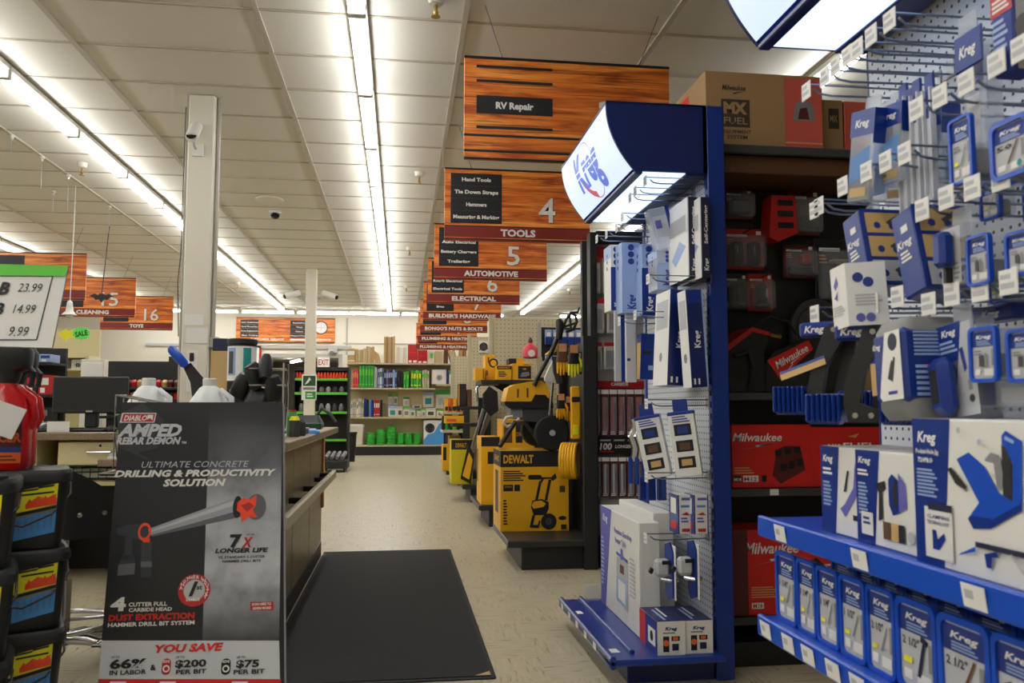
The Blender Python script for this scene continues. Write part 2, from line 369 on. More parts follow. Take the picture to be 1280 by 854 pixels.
struct_cam = thing('security_camera', 'white bullet security camera with black lens mounted high on the big white post', 'camera', tuple(aY(245, 176, 6.17)))
b = MB(); b.T = Matrix.Rotation(R(22), 4, 'X') @ Matrix.Rotation(R(12), 4, 'Z')
b.lathe([(.001, -.1), (.03, -.1), (.044, -.09), (.046, .05), (.04, .056)], 'white', 18, (0, 0, 0)); bb = b
for k in range(len(bb.v)): x_, y_, z_ = bb.v[k]; bb.v[k] = (x_, -z_ * .95 - .08, y_ + .03 - z_ * .5)
bb.build('camera_housing', struct_cam, smooth=40)
MB().lathe([(.001, 0), (.036, 0), (.036, .004), (.001, .006)], 'glassdark', 18).build('lens', struct_cam, (0, -.133, .002 - .005), (R(62), 0, 0))
b = MB(); b.box(-.03, .05, .02, .028, -.11, -.02, 'white', .004); b.tube([(0, 0, -.06), (0, -.05, -.05), (0, -.07, .0)], .009, 'conduit', 8); b.build('bracket', struct_cam)
t = thing('support_post', 'thin far white post with a green notice standing at the end of the counter', 'post', (-1.48, 14.0, 0))
MB().box(-.085, .085, -.08, .08, 0, 3.395, 'post', .01).build('column_body', t)
b = MB(); b.T = face((-.12, -.0815, 1.22), (1, 0, 0), (0, 0, 1)); b.rect(0, 0, .24, .42, 'paper'); b.art(.24, .42, [('r', .08, .55, .92, .95, 'darkgreen'), ('r', .1, .4, .9, .5, 'grey'), ('r', .25, .04, .95, .34, 'green'), ('p', [(.2, .6), (.5, .9), (.8, .62), (.6, .8), (.4, .66)], 'white'), ('l', .35, .1, .85, .28, 2, 'white')])
b.build('notice', t)
for s in (-1, 1):
    t = thing('security_camera', 'white security camera on the %s side of the thin far post' % ('left' if s < 0 else 'right'), 'camera', (-1.48 + s * .09, 14.0, 2.9))
    MB().tube([(s * .016, 0, 0), (s * .1, 0, 0), (s * .14, -.02, .06)], .018, 'conduit', 8).build('bracket', t)
    b = MB(); b.tube([(s * .1, -.03, .1), (s * .32, -.12, .02)], .05, 'white', 12); b.cyl((s * .322, -.121, .019), (s * .34, -.128, .012), .035, 'glassdark', 12); b.build('camera_housing', t, smooth=40)

# ---------------------------------------------------------------- small ceiling fittings
for n, (x, y, L) in enumerate([(103, 204, 'left of the big white post, near the left light row'), (524, 215, 'over the aisle just left of the tools sign'), (512, 309, 'over the aisle left of the automotive sign'), (508, 357, 'far over the aisle left of the electrical sign'), (545, -4, 'at the top edge above the first aisle sign'), (712, 361, 'beside the light row right of the electrical sign'), (297, 353, 'behind the big white post by the left light row')]):
    p = aZ(x, y, CZ); t = thing('sprinkler_head', 'small sprinkler head ' + L, 'sprinkler', (p.x, p.y, CZ))
    MB().lathe([(.012, -.05), (.04, -.045), (.046, -.008), (.05, 0)], 'offwhite', 16).build('escutcheon', t, smooth=40)
    b = MB(); b.lathe([(.01, -.05), (.01, -.085), (.016, -.09), (.008, -.11), (.026, -.113), (.026, -.118), (.001, -.118)], 'brass', 12); b.build('nozzle', t)
p = aZ(337, 249, CZ); t = thing('ceiling_speaker', 'flat round white speaker grille set in the ceiling', 'speaker', (p.x, p.y, CZ))
MB().lathe([(.15, -.0), (.15, -.012), (.13, -.02), (.001, -.02)][::-1], 'offwhite', 28).build('grille', t, smooth=40)
p = aZ(344, 264, CZ); t = thing('dome_camera', 'small black dome camera on the ceiling behind the round speaker', 'camera', (p.x, p.y, CZ))
MB().lathe([(.07, 0), (.075, -.02), (.06, -.03)], 'white', 20).build('ring', t); MB().lathe([(.06, -.03), (.056, -.06), (.035, -.085), (.001, -.095)], 'glassdark', 20).build('dome', t, smooth=60)

# ---------------------------------------------------------------- hanging aisle signs
def sign(label, X, Y, zt, number, name, lines, blanks=(), W=1.21, H=.605, boxw=.42, nomatch=None):
    t = thing('aisle_sign', label, 'sign', (X, Y, zt - H), group=None)
    b = MB(); b.box(0, W, 0, .02, 0, H, 'wood', .003); b.build('board', t)
    b = MB(); b.T = face((0, -.0006, 0), (1, 0, 0), (0, 0, 1))
    b.rect(0, H - .016, W, H, 'black', .001)
    if name:
        b.rect(0, .03, W, .118, 'signred', .001); b.rect(0, 0, W, .013, 'signred', .001); b.rect(0, .118, W, .127, 'ink', .0012); b.rect(0, .013, W, .022, 'ink', .0012)
    else:
        for z_ in (.0, .045, .135): b.rect(0, z_, W, z_ + .014, 'ink', .001)
    b.build('trim_band', t)
    b = MB(); b.T = face((0, -.0012, 0), (1, 0, 0), (0, 0, 1)); n = len(lines) + len(blanks)
    if blanks:
        for y in blanks: b.rect(.07, y - .008, .51, y + .008, 'ink', .0008)
        b.rect(.07, .27, .51, .375, 'ink', .0008); b.text(lines[0], .29, .302, .038, 'white', bold=.045, z=.0014)
    elif lines:
        y0 = .145; y1 = H - .045; b.rect(.05, y0, .05 + boxw, y1, 'ink', .0008); s = (y1 - y0) / len(lines)
        for k, l in enumerate(lines):
            if l: b.text(l, .05 + boxw / 2, y1 - s * (k + .5) - .013, min(.03, s * .4), 'white', bold=.04, z=.0014, w=min(.9 * boxw, len(l) * .024))
            if k: b.rect(.05, y1 - s * k - .001, .05 + boxw, y1 - s * k + .001, 'darkgrey', .0012)
    b.build('list_panel', t)
    if name and name.strip():
        b = MB(); b.T = face((0, -.0018, 0), (1, 0, 0), (0, 0, 1)); b.text(name, W / 2, .046, .056, 'white', bold=.045, w=min(W * .86, len(name) * .058), z=.001); b.build('lettering', t)
    if number:
        for dx, m, dz in ((.006, 'ink', .0012), (0, 'white', .003)):
            b = MB() if m == 'ink' else b; b.T = face((0, -.001, 0), (1, 0, 0), (0, 0, 1))
            b.text(number, W * .7 + dx, .172 - dx, .207, m, bold=.012, z=dz, w=.14 if len(number) == 1 else .24)
        b.build('number', t)
    b = MB()
    for x in (.22, W - .18): b.tube([(x, .01, H), (x + (-.1 if x < .5 else .12), .01, CZ - zt + H - .001)], .0022, 'darkgrey', 5)
    b.build('hanging_wire', t)
    return t
SX = .342
sign('big wooden aisle sign numbered 3 reading RV Repair, nearest over the aisle', SX, 4.57, 3.09, '3', None, ['RV Repair'], (.545, .46, .19))
sign('wooden aisle sign numbered 4 with a red TOOLS band', SX, 6.65, 3.05, '4', 'TOOLS', ['Hand Tools', 'Tie Down Straps', 'Hammers', 'Measuring & Marking'])
sign('wooden aisle sign numbered 5 with a red AUTOMOTIVE band', SX, 8.7, 3.048, '5', 'AUTOMOTIVE', [None, 'Auto Electrical', 'Battery Chargers', 'Trailering'])
sign('wooden aisle sign numbered 6 with a red ELECTRICAL band', SX, 10.75, 3.05, '6', 'ELECTRICAL', [None, None, 'Rough Electrical', 'Electrical Tools'])
sign("wooden aisle sign with a red BUILDER'S HARDWARE band", SX, 12.8, 3.05, '7', "BUILDER'S HARDWARE", [None, None, 'Signs'])
sign("wooden aisle sign with a red BONGO'S NUTS & BOLTS band", SX, 14.85, 3.05, '8', "BONGO'S NUTS & BOLTS", [None, None])
sign('wooden aisle sign with a red PLUMBING & HEATING band, upper of two alike', SX, 16.9, 3.04, '9', 'PLUMBING & HEATING', [None])
sign('wooden aisle sign with a red PLUMBING & HEATING band, lowest and farthest of the stack', SX, 18.6, 3.0, '10', 'PLUMBING & HEATING', [None])
sign('wooden aisle sign numbered 16 with a red TOYS band', -5.2, 15.2, 3.06, '16', 'TOYS', [None, None])
sign('wooden aisle sign numbered 15 with a red CLEANING band', -5.2, 13.1, 3.06, '15', 'CLEANING', [None, None, None])
sign('wooden aisle sign partly hidden behind the white price sign, left of the cleaning sign', -5.2, 11.1, 3.06, None, ' ', [None, None, None])
# wide service sign on the back wall
t = thing('service_sign', 'wide wooden customer service sign with round emblem on back wall', 'sign', (-3.93, YB - .05, 2.68))
W, H = 2.33, .6
MB().box(0, W, 0, .03, 0, H, 'wood', .003).build('board', t)
b = MB(); b.T = face((0, -.001, 0), (1, 0, 0), (0, 0, 1)); b.rect(0, H - .014, W, H, 'ink', .001); b.rect(0, 0, W, .016, 'ink', .001)
for x, ls in ((.1, ['Carpet Cleaning Rental', 'Cut & Thread Pipe', 'Screen Replacement', 'Glass Cutting']), (1.27, ['Insulation', 'Vinyl', 'Carpet', 'Waterproof Flooring'])):
    for k, l in enumerate(ls): y = H - .15 - k * .105; b.rect(x, y - .015, x + .42, y + .085, 'charcoal', .001); b.text(l, x + .21, y + .015, .034, 'paper', w=min(.4, len(l) * .03), z=.0018, res=1)
b.build('list_panel', t)
b = MB(); b.T = face((0, -.001, 0), (1, 0, 0), (0, 0, 1)); b.text('CUSTOMER SERVICE', .72, .05, .05, 'paper', w=.8); b.text('SERVICE', 2.06, .05, .05, 'paper', w=.36); b.rect(1.27, .05, 1.66, .09, 'paper', .001); b.build('lettering', t)
b = MB(); b.T = face((0, -.004, 0), (1, 0, 0), (0, 0, 1)); b.poly(circ(2.0, .37, .165, 28), 'ink', .001); b.poly(circ(2.0, .37, .14, 28), 'paper', .002); b.rect(1.995, .24, 2.005, .5, 'lightgrey', .0025); b.rect(1.88, .365, 2.12, .375, 'lightgrey', .0025); b.build('round_emblem', t)
# exit sign, framed notice, wall box
b = MB(); b.box(0, .29, 0, .05, 0, .24, 'paper', .004); b.T = face((0, -.001, 0), (1, 0, 0), (0, 0, 1)); b.text('EXIT', .145, .05, .14, 'red', w=.24, bold=.02, z=.001); tag(b.build('exit_sign', loc=(-2.0, YB - .06, 2.09)), 'white EXIT sign with red letters on the back wall by the doorway', 'sign')
b = MB(); b.box(0, .62, 0, .04, 0, 1.05, 'red', .006); b.T = face((0, -.001, 0), (1, 0, 0), (0, 0, 1)); b.rect(.05, .05, .57, 1.0, 'paper', .001); b.rect(.12, .45, .5, .8, 'peach', .002); b.text('ST', .4, .64, .1, 'orange', w=.16, z=.003); b.rect(.14, .48, .48, .56, 'orange', .003); tag(b.build('framed_poster', loc=(-3.95, YB - .05, 1.55)), 'red framed notice on the back wall left of the doorway', 'poster')
b = MB(); b.box(0, .22, 0, .1, 0, .16, 'lightgrey', .01); b.tube([(.1, -.02, .05), (.1, -.06, .02)], .05, 'conduit', 10); tag(b.build('alarm_horn', loc=(-1.75, YB - .12, 2.42)), 'grey alarm horn box on the back wall under the service sign', 'alarm')
# bat, ghost and thread decorations
p = aZ(132, 318, CZ - .0); t = thing('bat_decoration', 'black paper bat hanging on a dark string in front of the cleaning sign', 'decoration', tuple(aY(127, 372, 11.0)))
b = MB(); b.T = face((0, 0, 0), (1, 0, 0), (0, 0, 1)); s = .16
b.prism([(x * s, y * s) for x, y in ((0, -.4), (.22, -.15), (.45, -.2), (.6, .0), (.95, .1), (.55, .3), (.25, .2), (.1, .35), (0, .22), (-.1, .35), (-.25, .2), (-.55, .3), (-.95, .1), (-.6, 0), (-.45, -.2), (-.22, -.15))], -.006, .006, 'black'); b.build('bat_body', t)
MB().tube([(0, 0, .03), (.06, 0, CZ - t.location.z - .001)], .007, 'black', 5).build('string', t)
t = thing('ghost_decoration', 'small white ghost figure hanging in front of the cleaning sign', 'decoration', tuple(aY(87, 386, 9.0)))
b = MB(); b.lathe([(.02, .17), (.05, .14), (.06, .06), (.075, -.05), (.12, -.1), (.15, -.13), (.1, -.12), (.05, -.17), (.01, -.19)][::-1], 'white', 14); b.build('ghost_body', t, smooth=50).scale = (.5, .5, .5)
MB().tube([(0, 0, .08), (.01, 0, CZ - t.location.z - .001)], .003, 'white', 5).build('string', t)
for n, (x, y, y2, Y) in enumerate([(15, 167, 190, 7.2), (53, 194, 235, 8.0), (86, 217, 262, 8.9), (67, 237, 265, 9.2), (137, 256, 290, 10.4)]):
    p = aZ(x, y, CZ); q = aY(x, y2, p.y); t = thing('ceiling_hook', 'clear ceiling hook with thread, %s nearest of its line left of the light row' % ORD[n], 'hook', (p.x, p.y, CZ - .013), group='ceiling hooks with threads')
    b = MB(); b.lathe([(.02, 0), (.022, -.015), (.008, -.03), (.012, -.045), (.001, -.05)][::-1], 'white', 10); b.build('clip', t); MB().tube([(0, 0, -.04), (0, 0, q.z - CZ)], .0025, 'lightgrey', 4).build('thread', t)
# arrow sale sign
T = face(tuple(aY(73, 427, 9.6)), (1, 0, 0), (0, 0, 1)); t = thing('sale_arrow', 'yellow arrow sign with a green SALE burst hanging left of the post', 'sign', tuple(aY(73, 427, 9.6)))
def pl(T, pts): return [onp(T, x, y) for x, y in pts]
b = MB(); b.T = face((0, 0, 0), (1, 0, 0), (0, 0, 1)); b.prism(pl(T, [(73, 418), (83, 410), (83, 414), (95, 413), (95, 422), (84, 422), (83, 427)])[::-1], -.004, .004, 'lemon'); b.build('arrow', t)
c = onp(T, 102, 417); b = MB(); b.T = face((0, -.006, 0), (1, 0, 0), (0, 0, 1)); n = 20
b.prism([(c[0] + (1 if k % 2 else .86) * .098 * math.cos(2 * math.pi * k / n), c[1] + (1 if k % 2 else .86) * .075 * math.sin(2 * math.pi * k / n)) for k in range(n)], -.002, .002, 'neon'); b.T = b.T @ Matrix.Translation((c[0], c[1], 0)) @ Matrix.Rotation(R(12), 4, 'Z'); b.text('SALE', 0, -.028, .055, 'ink', w=.13, bold=.03, z=.003); b.build('sale_burst', t)
MB().tube([(.1, 0, .1), (.12, 0, CZ - t.location.z - .001)], .0018, 'lightgrey', 4).build('thread', t)
# black floor mat
t = thing('floor_mat', 'long black rubber runner mat on the cream floor along the counter', 'mat', (-.08, 4.92, 0))
b = MB(); b.prism(rr(-.475, .475, -1.53, 1.55, .015), .0005, .006, 'rubber'); b.build('mat_border', t)
b = MB(); b.prism(rr(-.455, .455, -1.505, 1.53, .01), .004, .009, 'mat_rubber'); b.build('mat_pile', t)
b = MB(); b.poly([(.455, -1.5), (.39, -1.5), (.455, -1.45)][::-1], 'kraft', .0095); b.build('worn_corner', t)
# ---------------------------------------------------------------- checkout counter and desk
t = thing('checkout_counter', 'long brown checkout counter with a light bumper rail beside the black mat', 'counter', (0, 0, 0))
b = MB(); b.box(-1.0, -.46, 3.55, 4.4, .9, .942, 'countertop', .006); b.box(-1.28, -.46, 4.4, 6.42, .9, .942, 'countertop', .006); b.build('countertop', t)
b = MB()
for y0, y1, x0 in ((3.6, 4.66, -.97), (4.67, 5.52, -1.2), (5.53, 6.36, -1.2)): b.box(x0, -.57, y0, y1, .1, .9, 'laminate', .003)
b.build('cabinet_body', t)
MB().box(-.95, -.6, 3.62, 6.3, 0, .1, 'charcoal').build('toe_kick', t)
b = MB(); b.box(-.57, -.555, 6.32, 6.4, .35, .9, 'peach', .003); b.build('end_trim', t)
r_ = MB().box(-.498, -.462, 3.62, 6.3, .565, .628, 'rail', .008).build('bumper_rail', t)
for y in (3.85, 4.5, 5.15, 5.8, 6.2): MB().tube([(-.57, y, .6), (-.49, y, .6)], .016, 'black', 10).build('rail_bracket', r_)
MB().box(-.57, -.566, 3.6, 6.36, .0, .1, 'charcoal').build('baseboard_strip', t)

t = thing('service_desk', 'cream desk with a granite top and drawer behind the stool', 'desk', (0, 0, 0))
MB().box(-3.9, -1.32, 5.45, 6.1, .885, .935, 'granite', .006).build('desktop', t)
b = MB()
for x in (-3.88, -2.25, -1.4): MB().box(x - .02 if x != -2.25 else x - .12, x + .02, 5.52, 6.08, 0, .885, 'cream', .003).build('side_panel', t)
MB().box(-3.88, -1.4, 6.05, 6.08, 0, .885, 'charcoal').build('back_panel', t)
d = MB().box(-2.1, -1.5, 5.5, 5.98, .73, .875, 'cream', .006).build('drawer', t)
b = MB(); b.tube([(-1.92, 5.5, .81), (-1.92, 5.47, .81), (-1.78, 5.47, .81), (-1.78, 5.5, .81)], .007, 'chrome', 8); b.build('handle', d); MB().cyl((-1.85, 5.502, .85), (-1.85, 5.494, .85), .008, 'ink', 10).build('lock', d)
MB().box(-2.25, -1.4, 5.52, 6.05, .6, .625, 'cream', .003).build('shelf', t)
MB().box(-2.25, -1.4, 5.56, 6.05, .3, .325, 'cream', .003).build('shelf', t)
MB().box(-1.78, -1.36, 5.25, 5.5, .735, .78, 'granite', .004).build('side_ledge', t)
t = thing('file_tray', 'green wire tray of papers on the shelf under the desk', 'tray', (-1.95, 5.75, .628))
b = MB()
for z in (.01, .05, .09): b.tube([(-.2, -.12, z), (.2, -.12, z), (.2, .12, z), (-.2, .12, z)], .005, 'darkgreen', 6, closed=True)
for k in range(9): x = -.2 + .05 * k; b.tube([(x, -.12, .09), (x, -.12, .006), (x, .12, .006), (x, .12, .09)], .003, 'darkgreen', 5)
b.build('wire_basket', t); b = MB(); b.box(-.18, .18, -.1, .1, .012, .05, 'paper'); b.box(-.15, .19, -.11, .09, .05, .07, 'lightgrey'); b.build('papers', t)
tag(MB().box(-.13, .13, -.1, .1, 0, .012, 'paper').box(-.12, .14, -.09, .11, .012, .03, 'lightgrey').build('paper_stack', loc=(-1.6, 5.365, .7812)), 'stack of white papers on the granite ledge beside the drawer', 'papers')

p0 = aY(62, 470, 5.62); p1 = aY(155, 517, 5.62); t = thing('computer_monitor', 'black computer monitor on a stand on the desk', 'monitor', ((p0.x + p1.x) / 2, 5.7, .936)); wd = (p1.x - p0.x) / 2
b = MB(); b.box(-wd, wd, -.03, .01, p1.z - .936, p0.z - .936, 'charcoal', .008); b.build('bezel', t)
b = MB(); b.T = face((-wd, -.0306, p1.z - .936), (1, 0, 0), (0, 0, 1)); b.rect(.014, .03, 2 * wd - .014, p0.z - p1.z - .014, 'monitor'); b.rect(wd - .02, .008, wd + .02, .02, 'lightgrey'); b.build('screen', t)
b = MB(); b.box(-.04, .04, .0, .05, .02, .3, 'charcoal', .01); b.box(-.13, .13, -.07, .13, 0, .018, 'charcoal', .006); b.build('stand', t)
t = thing('keyboard', 'black keyboard in front of the monitor on the desk', 'keyboard', (-2.05, 5.56, .936)); b = MB(); b.box(-.22, .22, -.07, .07, 0, .018, 'black', .004); b.build('case', t)
b = MB()
for r_ in range(5):
    for c_ in range(15): b.box(-.21 + c_ * .028, -.186 + c_ * .028, -.06 + r_ * .025, -.04 + r_ * .025, .018, .025, 'charcoal')
k_ = b.build('keys', t); k_['kind'] = 'stuff'
tag(MB().box(0, .13, 0, .003, 0, .065, 'paper').build('note_card', loc=(*aY(59, 527, 5.48).xy, .9365)), 'white note card standing under the left corner of the monitor', 'note')
t = thing('desk_phone', 'black desk phone left of the keyboard', 'phone', (-2.45, 5.66, .936)); b = MB(); b.loft([[(-.09, -.1, 0), (.09, -.1, 0), (.09, .1, 0), (-.09, .1, 0)], [(-.09, -.1, .03), (.09, -.1, .03), (.09, .1, .1), (-.09, .1, .1)]], 'charcoal'); b.build('phone_base', t)
b = MB(); b.tube([(-.07, -.09, .07), (-.07, -.07, .085), (-.07, .06, .125), (-.07, .09, .12)], [.022, .016, .016, .022], 'black', 10); b.build('handset', t, smooth=50)
t = thing('desk_calculator', 'dark desk calculator with white keys right of the phone', 'calculator', (-2.29, 5.64, .936)); b = MB(); b.loft([[(-.06, -.1, 0), (.06, -.1, 0), (.06, .1, 0), (-.06, .1, 0)], [(-.06, -.1, .02), (.06, -.1, .02), (.06, .1, .06), (-.06, .1, .06)]], 'darkgrey'); b.build('case', t)
b = MB(); b.T = face((-.06, -.1, .021), (1, 0, 0), (0, .2, .04))
for r_ in range(5):
    for c_ in range(4): b.box(.01 + c_ * .026, .03 + c_ * .026, .01 + r_ * .026, .03 + r_ * .026, 0, .006, 'white')
b.build('keypad', t)['kind'] = 'stuff'
t = thing('computer_mouse', 'black mouse under the monitor', 'mouse', (-1.8, 5.53, .936)); MB().lathe([(.03, 0), (.034, .012), (.028, .026), (.014, .036), (.001, .038)], 'black', 16).build('shell', t, smooth=60); MB().box(-.004, .004, -.022, -.01, .03, .039, 'darkgrey', .002).build('scroll_wheel', t)
b = MB(); b.box(-.1, .1, -.07, .07, 0, .004, 'paper'); b.box(-.06, .14, -.05, .08, .004, .007, 'white'); tag(b.build('loose_papers', loc=(-1.62, 5.54, .936)), 'loose white papers under the right corner of the monitor', 'papers')

# ---------------------------------------------------------------- stool
t = thing('swivel_stool', 'black swivel stool with chrome studs and chrome foot ring', 'stool', (-1.39, 3.75, 0))
b = MB(); b.lathe([(.001, .56), (.19, .565), (.215, .585), (.22, .63), (.2, .655), (.001, .665)], 'black', 32); b.build('seat', t, smooth=45)
b = MB(); secs = []
for k in range(15):
    a = R(198 + 144 * k / 14); h = .72 + .14 * math.sin(math.pi * min(1, max(0, (k - 1) / 12))) ; o = []
    for rr_, z in ((.24, .565), (.262, .565), (.272, h), (.25, h)): o.append((rr_ * math.cos(a), rr_ * math.sin(a), z))
    secs.append(o)
b.loft(secs, 'black'); bk = b.build('low_backrest', t, smooth=50)
for k in (2, 4, 6, 8, 10, 12):
    a = R(198 + 144 * k / 14); c = Vector((.268 * math.cos(a), .268 * math.sin(a), .66)); MB().lathe([(.012, 0), (.01, .006), (.001, .009)], 'chrome', 10).build('stud', bk, tuple(c), Vector((math.cos(a), math.sin(a), 0)).to_track_quat('Z', 'Y').to_euler())
MB().cyl((0, 0, .36), (0, 0, .57), .018, 'chrome', 16).build('gas_lift', t); MB().lathe([(.034, .1), (.036, .36), (.03, .37)], 'chrome', 20).build('outer_column', t, smooth=40)
b = MB(); b.torus((0, 0, .19), .21, .011, 'chrome', 40, 8)
for k in range(3): a = R(30 + 120 * k); b.cyl((.03 * math.cos(a), .03 * math.sin(a), .2), (.205 * math.cos(a), .205 * math.sin(a), .19), .008, 'chrome', 8)
b.build('foot_ring', t, smooth=60)
for k in range(5):
    a = R(-82 + 72 * k); c, s_ = math.cos(a), math.sin(a); l = MB().tube([(c * .02, s_ * .02, .13), (c * .12, s_ * .12, .125), (c * .22, s_ * .22, .1), (c * .27, s_ * .27, .07)], [.026, .024, .019, .014], 'chrome', 10).build('leg', t, smooth=60)
    b = MB(); px, py = c * .27, s_ * .27
    for e in (-1, 1): b.cyl((px - s_ * e * .008, py + c * e * .008, .027), (px - s_ * e * .024, py + c * e * .024, .027), .0265, 'black', 16)
    b.cyl((px, py, .04), (px, py, .08), .01, 'charcoal', 8); b.build('caster', l)

# ---------------------------------------------------------------- poster display in front of the counter
A = aY(252.5, 503, 2.76); Bp = aY(239.5, 854, 2.6); vdir = A - Bp; T = face(tuple(A), (1, 0, 0), tuple((A - Bp).yz.to_3d()) if 0 else (0, (A - Bp).y, (A - Bp).z))
t = thing('poster_display', 'tall black and grey drill bit advertising display standing in front of the counter', 'poster', (0, 0, 0))
ln = (A.z) / T.to_3x3().col[1].z; tl, tr, br, bl = [onp(T, x, y) for x, y in ((152, 503), (353.5, 503), (355.5, 854), (123, 854))]
def ext(a, c, y): k = (y - a[1]) / (c[1] - a[1]); return (a[0] + (c[0] - a[0]) * k, y)
bl2, br2 = ext(tl, bl, -ln), ext(tr, br, -ln)
b = MB(); b.T = T; b.prism([bl2, br2, tr, tl], -.045, 0, 'ink', 'lightgrey'); b.build('board', t)
b = MB(); b.T = T
for x in (.1, -.1): b.box(x - .02, x + .02, -ln + .1, -.2, -.06, -.046, 'card')
b.build('rear_brace', t)
def P2(*pts): return [onp(T, x, y) for x, y in pts]
def q(b, m, z, *pts): b.poly(P2(*pts)[::-1], m, z)
def tx(b, s, x0, x1, ytop, ybot, m, z=.003, bold=.03, sh=0, res=2):
    a = onp(T, x0, ybot); c = onp(T, x1, ybot); d = onp(T, x0, ytop); b.text(s, (a[0] + c[0]) / 2, a[1], d[1] - a[1], m, 'c', bold, sh, c[0] - a[0], z, res)
b = MB(); b.T = T
nmat('pdark', (19, 20, 24), .5); nmat('pdim', (44, 47, 55), .5); nmat('pmid', (88, 90, 96), .5); nmat('plum', (150, 153, 160), .5); nmat('pband', (204, 207, 212), .5)
m = noisy('printed_concrete', [(.3, (150, 152, 158)), (.5, (206, 208, 214)), (.72, (236, 238, 242))], 7, rough=.55, detail=9)
tt, ns, bs = nodes(m); sx = ns.new('ShaderNodeSeparateXYZ'); tt.links.new(coords(tt), sx.inputs[0]); src = bs.inputs['Base Color'].links[0].from_socket
g = math_(tt, 'DIVIDE', sx.outputs[2], 1.1); gr = ramp(tt, g, [(.33, (24, 25, 28)), (.42, (150, 150, 152)), (.5, (225, 225, 226)), (.72, (200, 200, 200)), (.82, (120, 120, 124)), (.95, (44, 45, 50)), (1, (20, 21, 25))])
mx = ns.new('ShaderNodeMix'); mx.data_type = 'RGBA'; mx.blend_type = 'MULTIPLY'; mx.inputs[0].default_value = 1; tt.links.new(src, mx.inputs[6]); tt.links.new(gr, mx.inputs[7]); tt.links.new(mx.outputs[2], bs.inputs['Base Color'])
q(b, 'pdark', .0004, (152.5, 504), (353, 504), (349, 801), (127, 801))
q(b, 'printed_concrete', .0008, (262, 504), (353, 504), (349, 801), (253, 801))
q(b, 'pdim', .0012, (146, 520), (178, 504), (206, 526), (192, 548), (198, 560), (172, 566), (196, 580), (150, 560))
q(b, 'pband', .0008, (127, 801), (349, 801), (350, 849), (123.5, 849)); q(b, 'brightred', .0008, (123, 849), (351, 849), (352, 858), (122.5, 858))
b.build('printed_sheet', t)
b = MB(); b.T = T                                # the drill and its tube
q(b, 'plum', .0012, (184, 662), (298, 621), (302, 646), (190, 671)); q(b, 'lightgrey', .0014, (186, 664), (298, 624), (299, 630), (187, 666)); q(b, 'pmid', .0014, (189, 669), (300, 638), (302, 646), (190, 671))
c = onp(T, 297, 634); b.poly(circ(c[0], c[1], .014, 20, .034), 'ink', .0016); c = onp(T, 310, 634); b.poly(circ(c[0] + .025, c[1], .03, 24, .04), 'pmid', .0011)
q(b, 'hot', .002, (297, 628), (305, 622), (312, 625), (321, 619), (320, 632), (316, 637), (322, 647), (311, 646), (302, 653), (301, 642), (296, 638)); q(b, 'red', .0022, (301, 632), (312, 628), (318, 633), (309, 640))
q(b, 'pdim', .0012, (146, 661), (162, 656), (184, 655), (188, 672), (182, 676), (160, 672), (146, 668)); q(b, 'pdim', .0012, (157, 672), (166, 672), (165, 690), (168, 697), (153, 699), (156, 690)); q(b, 'pmid', .0013, (148, 706), (169, 704), (168, 718), (147, 720)); q(b, 'pdim', .0012, (153, 694), (167, 694), (170, 706), (148, 708))
q(b, 'pdim', .0012, (177, 677), (190, 677), (189, 722), (176, 722)); q(b, 'pmid', .0013, (176, 702), (190, 702), (190, 709), (176, 709)); q(b, 'pdark', .0013, (178, 722), (187, 722), (186, 770), (177, 770))
c = onp(T, 181, 665); b.ring(c[0], c[1], .013, .019, 'hot', .002, ry=1.4); q(b, 'hot', .002, (178, 674), (188, 673), (187, 678), (179, 678))
b.build('drill_picture', t)
b = MB(); b.T = T
q(b, 'paper', .002, (153, 516.5), (196, 516.5), (193, 528.5), (150, 528.5)); q(b, 'red', .0024, (154.5, 517.5), (194.5, 517.5), (192, 527.5), (152, 527.5)); tx(b, 'DIABLO', 155, 184, 519.5, 526, 'paper', sh=.25); q(b, 'paper', .003, (185, 519), (192, 519), (191, 526), (188, 523), (184, 525))
tx(b, 'AMPED', 147, 227, 530.5, 545.5, 'silver', bold=.045, sh=.25); tx(b, 'REBAR DEMON', 145, 226, 547, 555.5, 'silver', bold=.045, sh=.25); tx(b, 'TM', 227, 233, 552, 555, 'silver')
tx(b, 'ULTIMATE CONCRETE', 177, 311, 577, 585, 'lightgrey', bold=.0, sh=.22); tx(b, 'DRILLING & PRODUCTIVITY', 143, 345, 588.5, 596.5, 'white', bold=.045, sh=.22); tx(b, 'SOLUTION', 204, 282, 599.5, 608, 'white', bold=.045, sh=.22)
tx(b, '7', 287, 302, 668.5, 684, 'ink', bold=.05); tx(b, 'X', 302, 316, 672, 684, 'red', bold=.05, sh=.2); tx(b, 'UP TO', 308, 318, 667.5, 669.5, 'ink'); tx(b, 'LONGER LIFE', 269, 335, 686, 691.5, 'ink', bold=.045, sh=.15)
tx(b, 'VS. STANDARD 2-CUTTER', 273, 331, 695.5, 698.5, 'ink', sh=.15); tx(b, 'HAMMER DRILL BITS', 278, 326, 700.5, 703.5, 'ink', sh=.15)
tx(b, '4', 138, 157, 747.5, 763.5, 'white', bold=.045); tx(b, 'CUTTER FULL', 161, 209, 753.5, 758.5, 'white'); tx(b, 'CARBIDE HEAD', 161, 215, 760.5, 765, 'white'); tx(b, 'DUST EXTRACTION', 136, 243, 769, 776.5, 'brightred', bold=.04); tx(b, 'HAMMER DRILL BIT SYSTEM', 135, 243, 779, 784, 'white')
q(b, 'red', .002, (313, 752.5), (342, 752.5), (342, 763), (313, 763)); tx(b, 'SCAN HERE TO', 315, 339, 754, 757, 'paper'); tx(b, 'LEARN MORE!', 316, 339, 759, 762, 'paper')
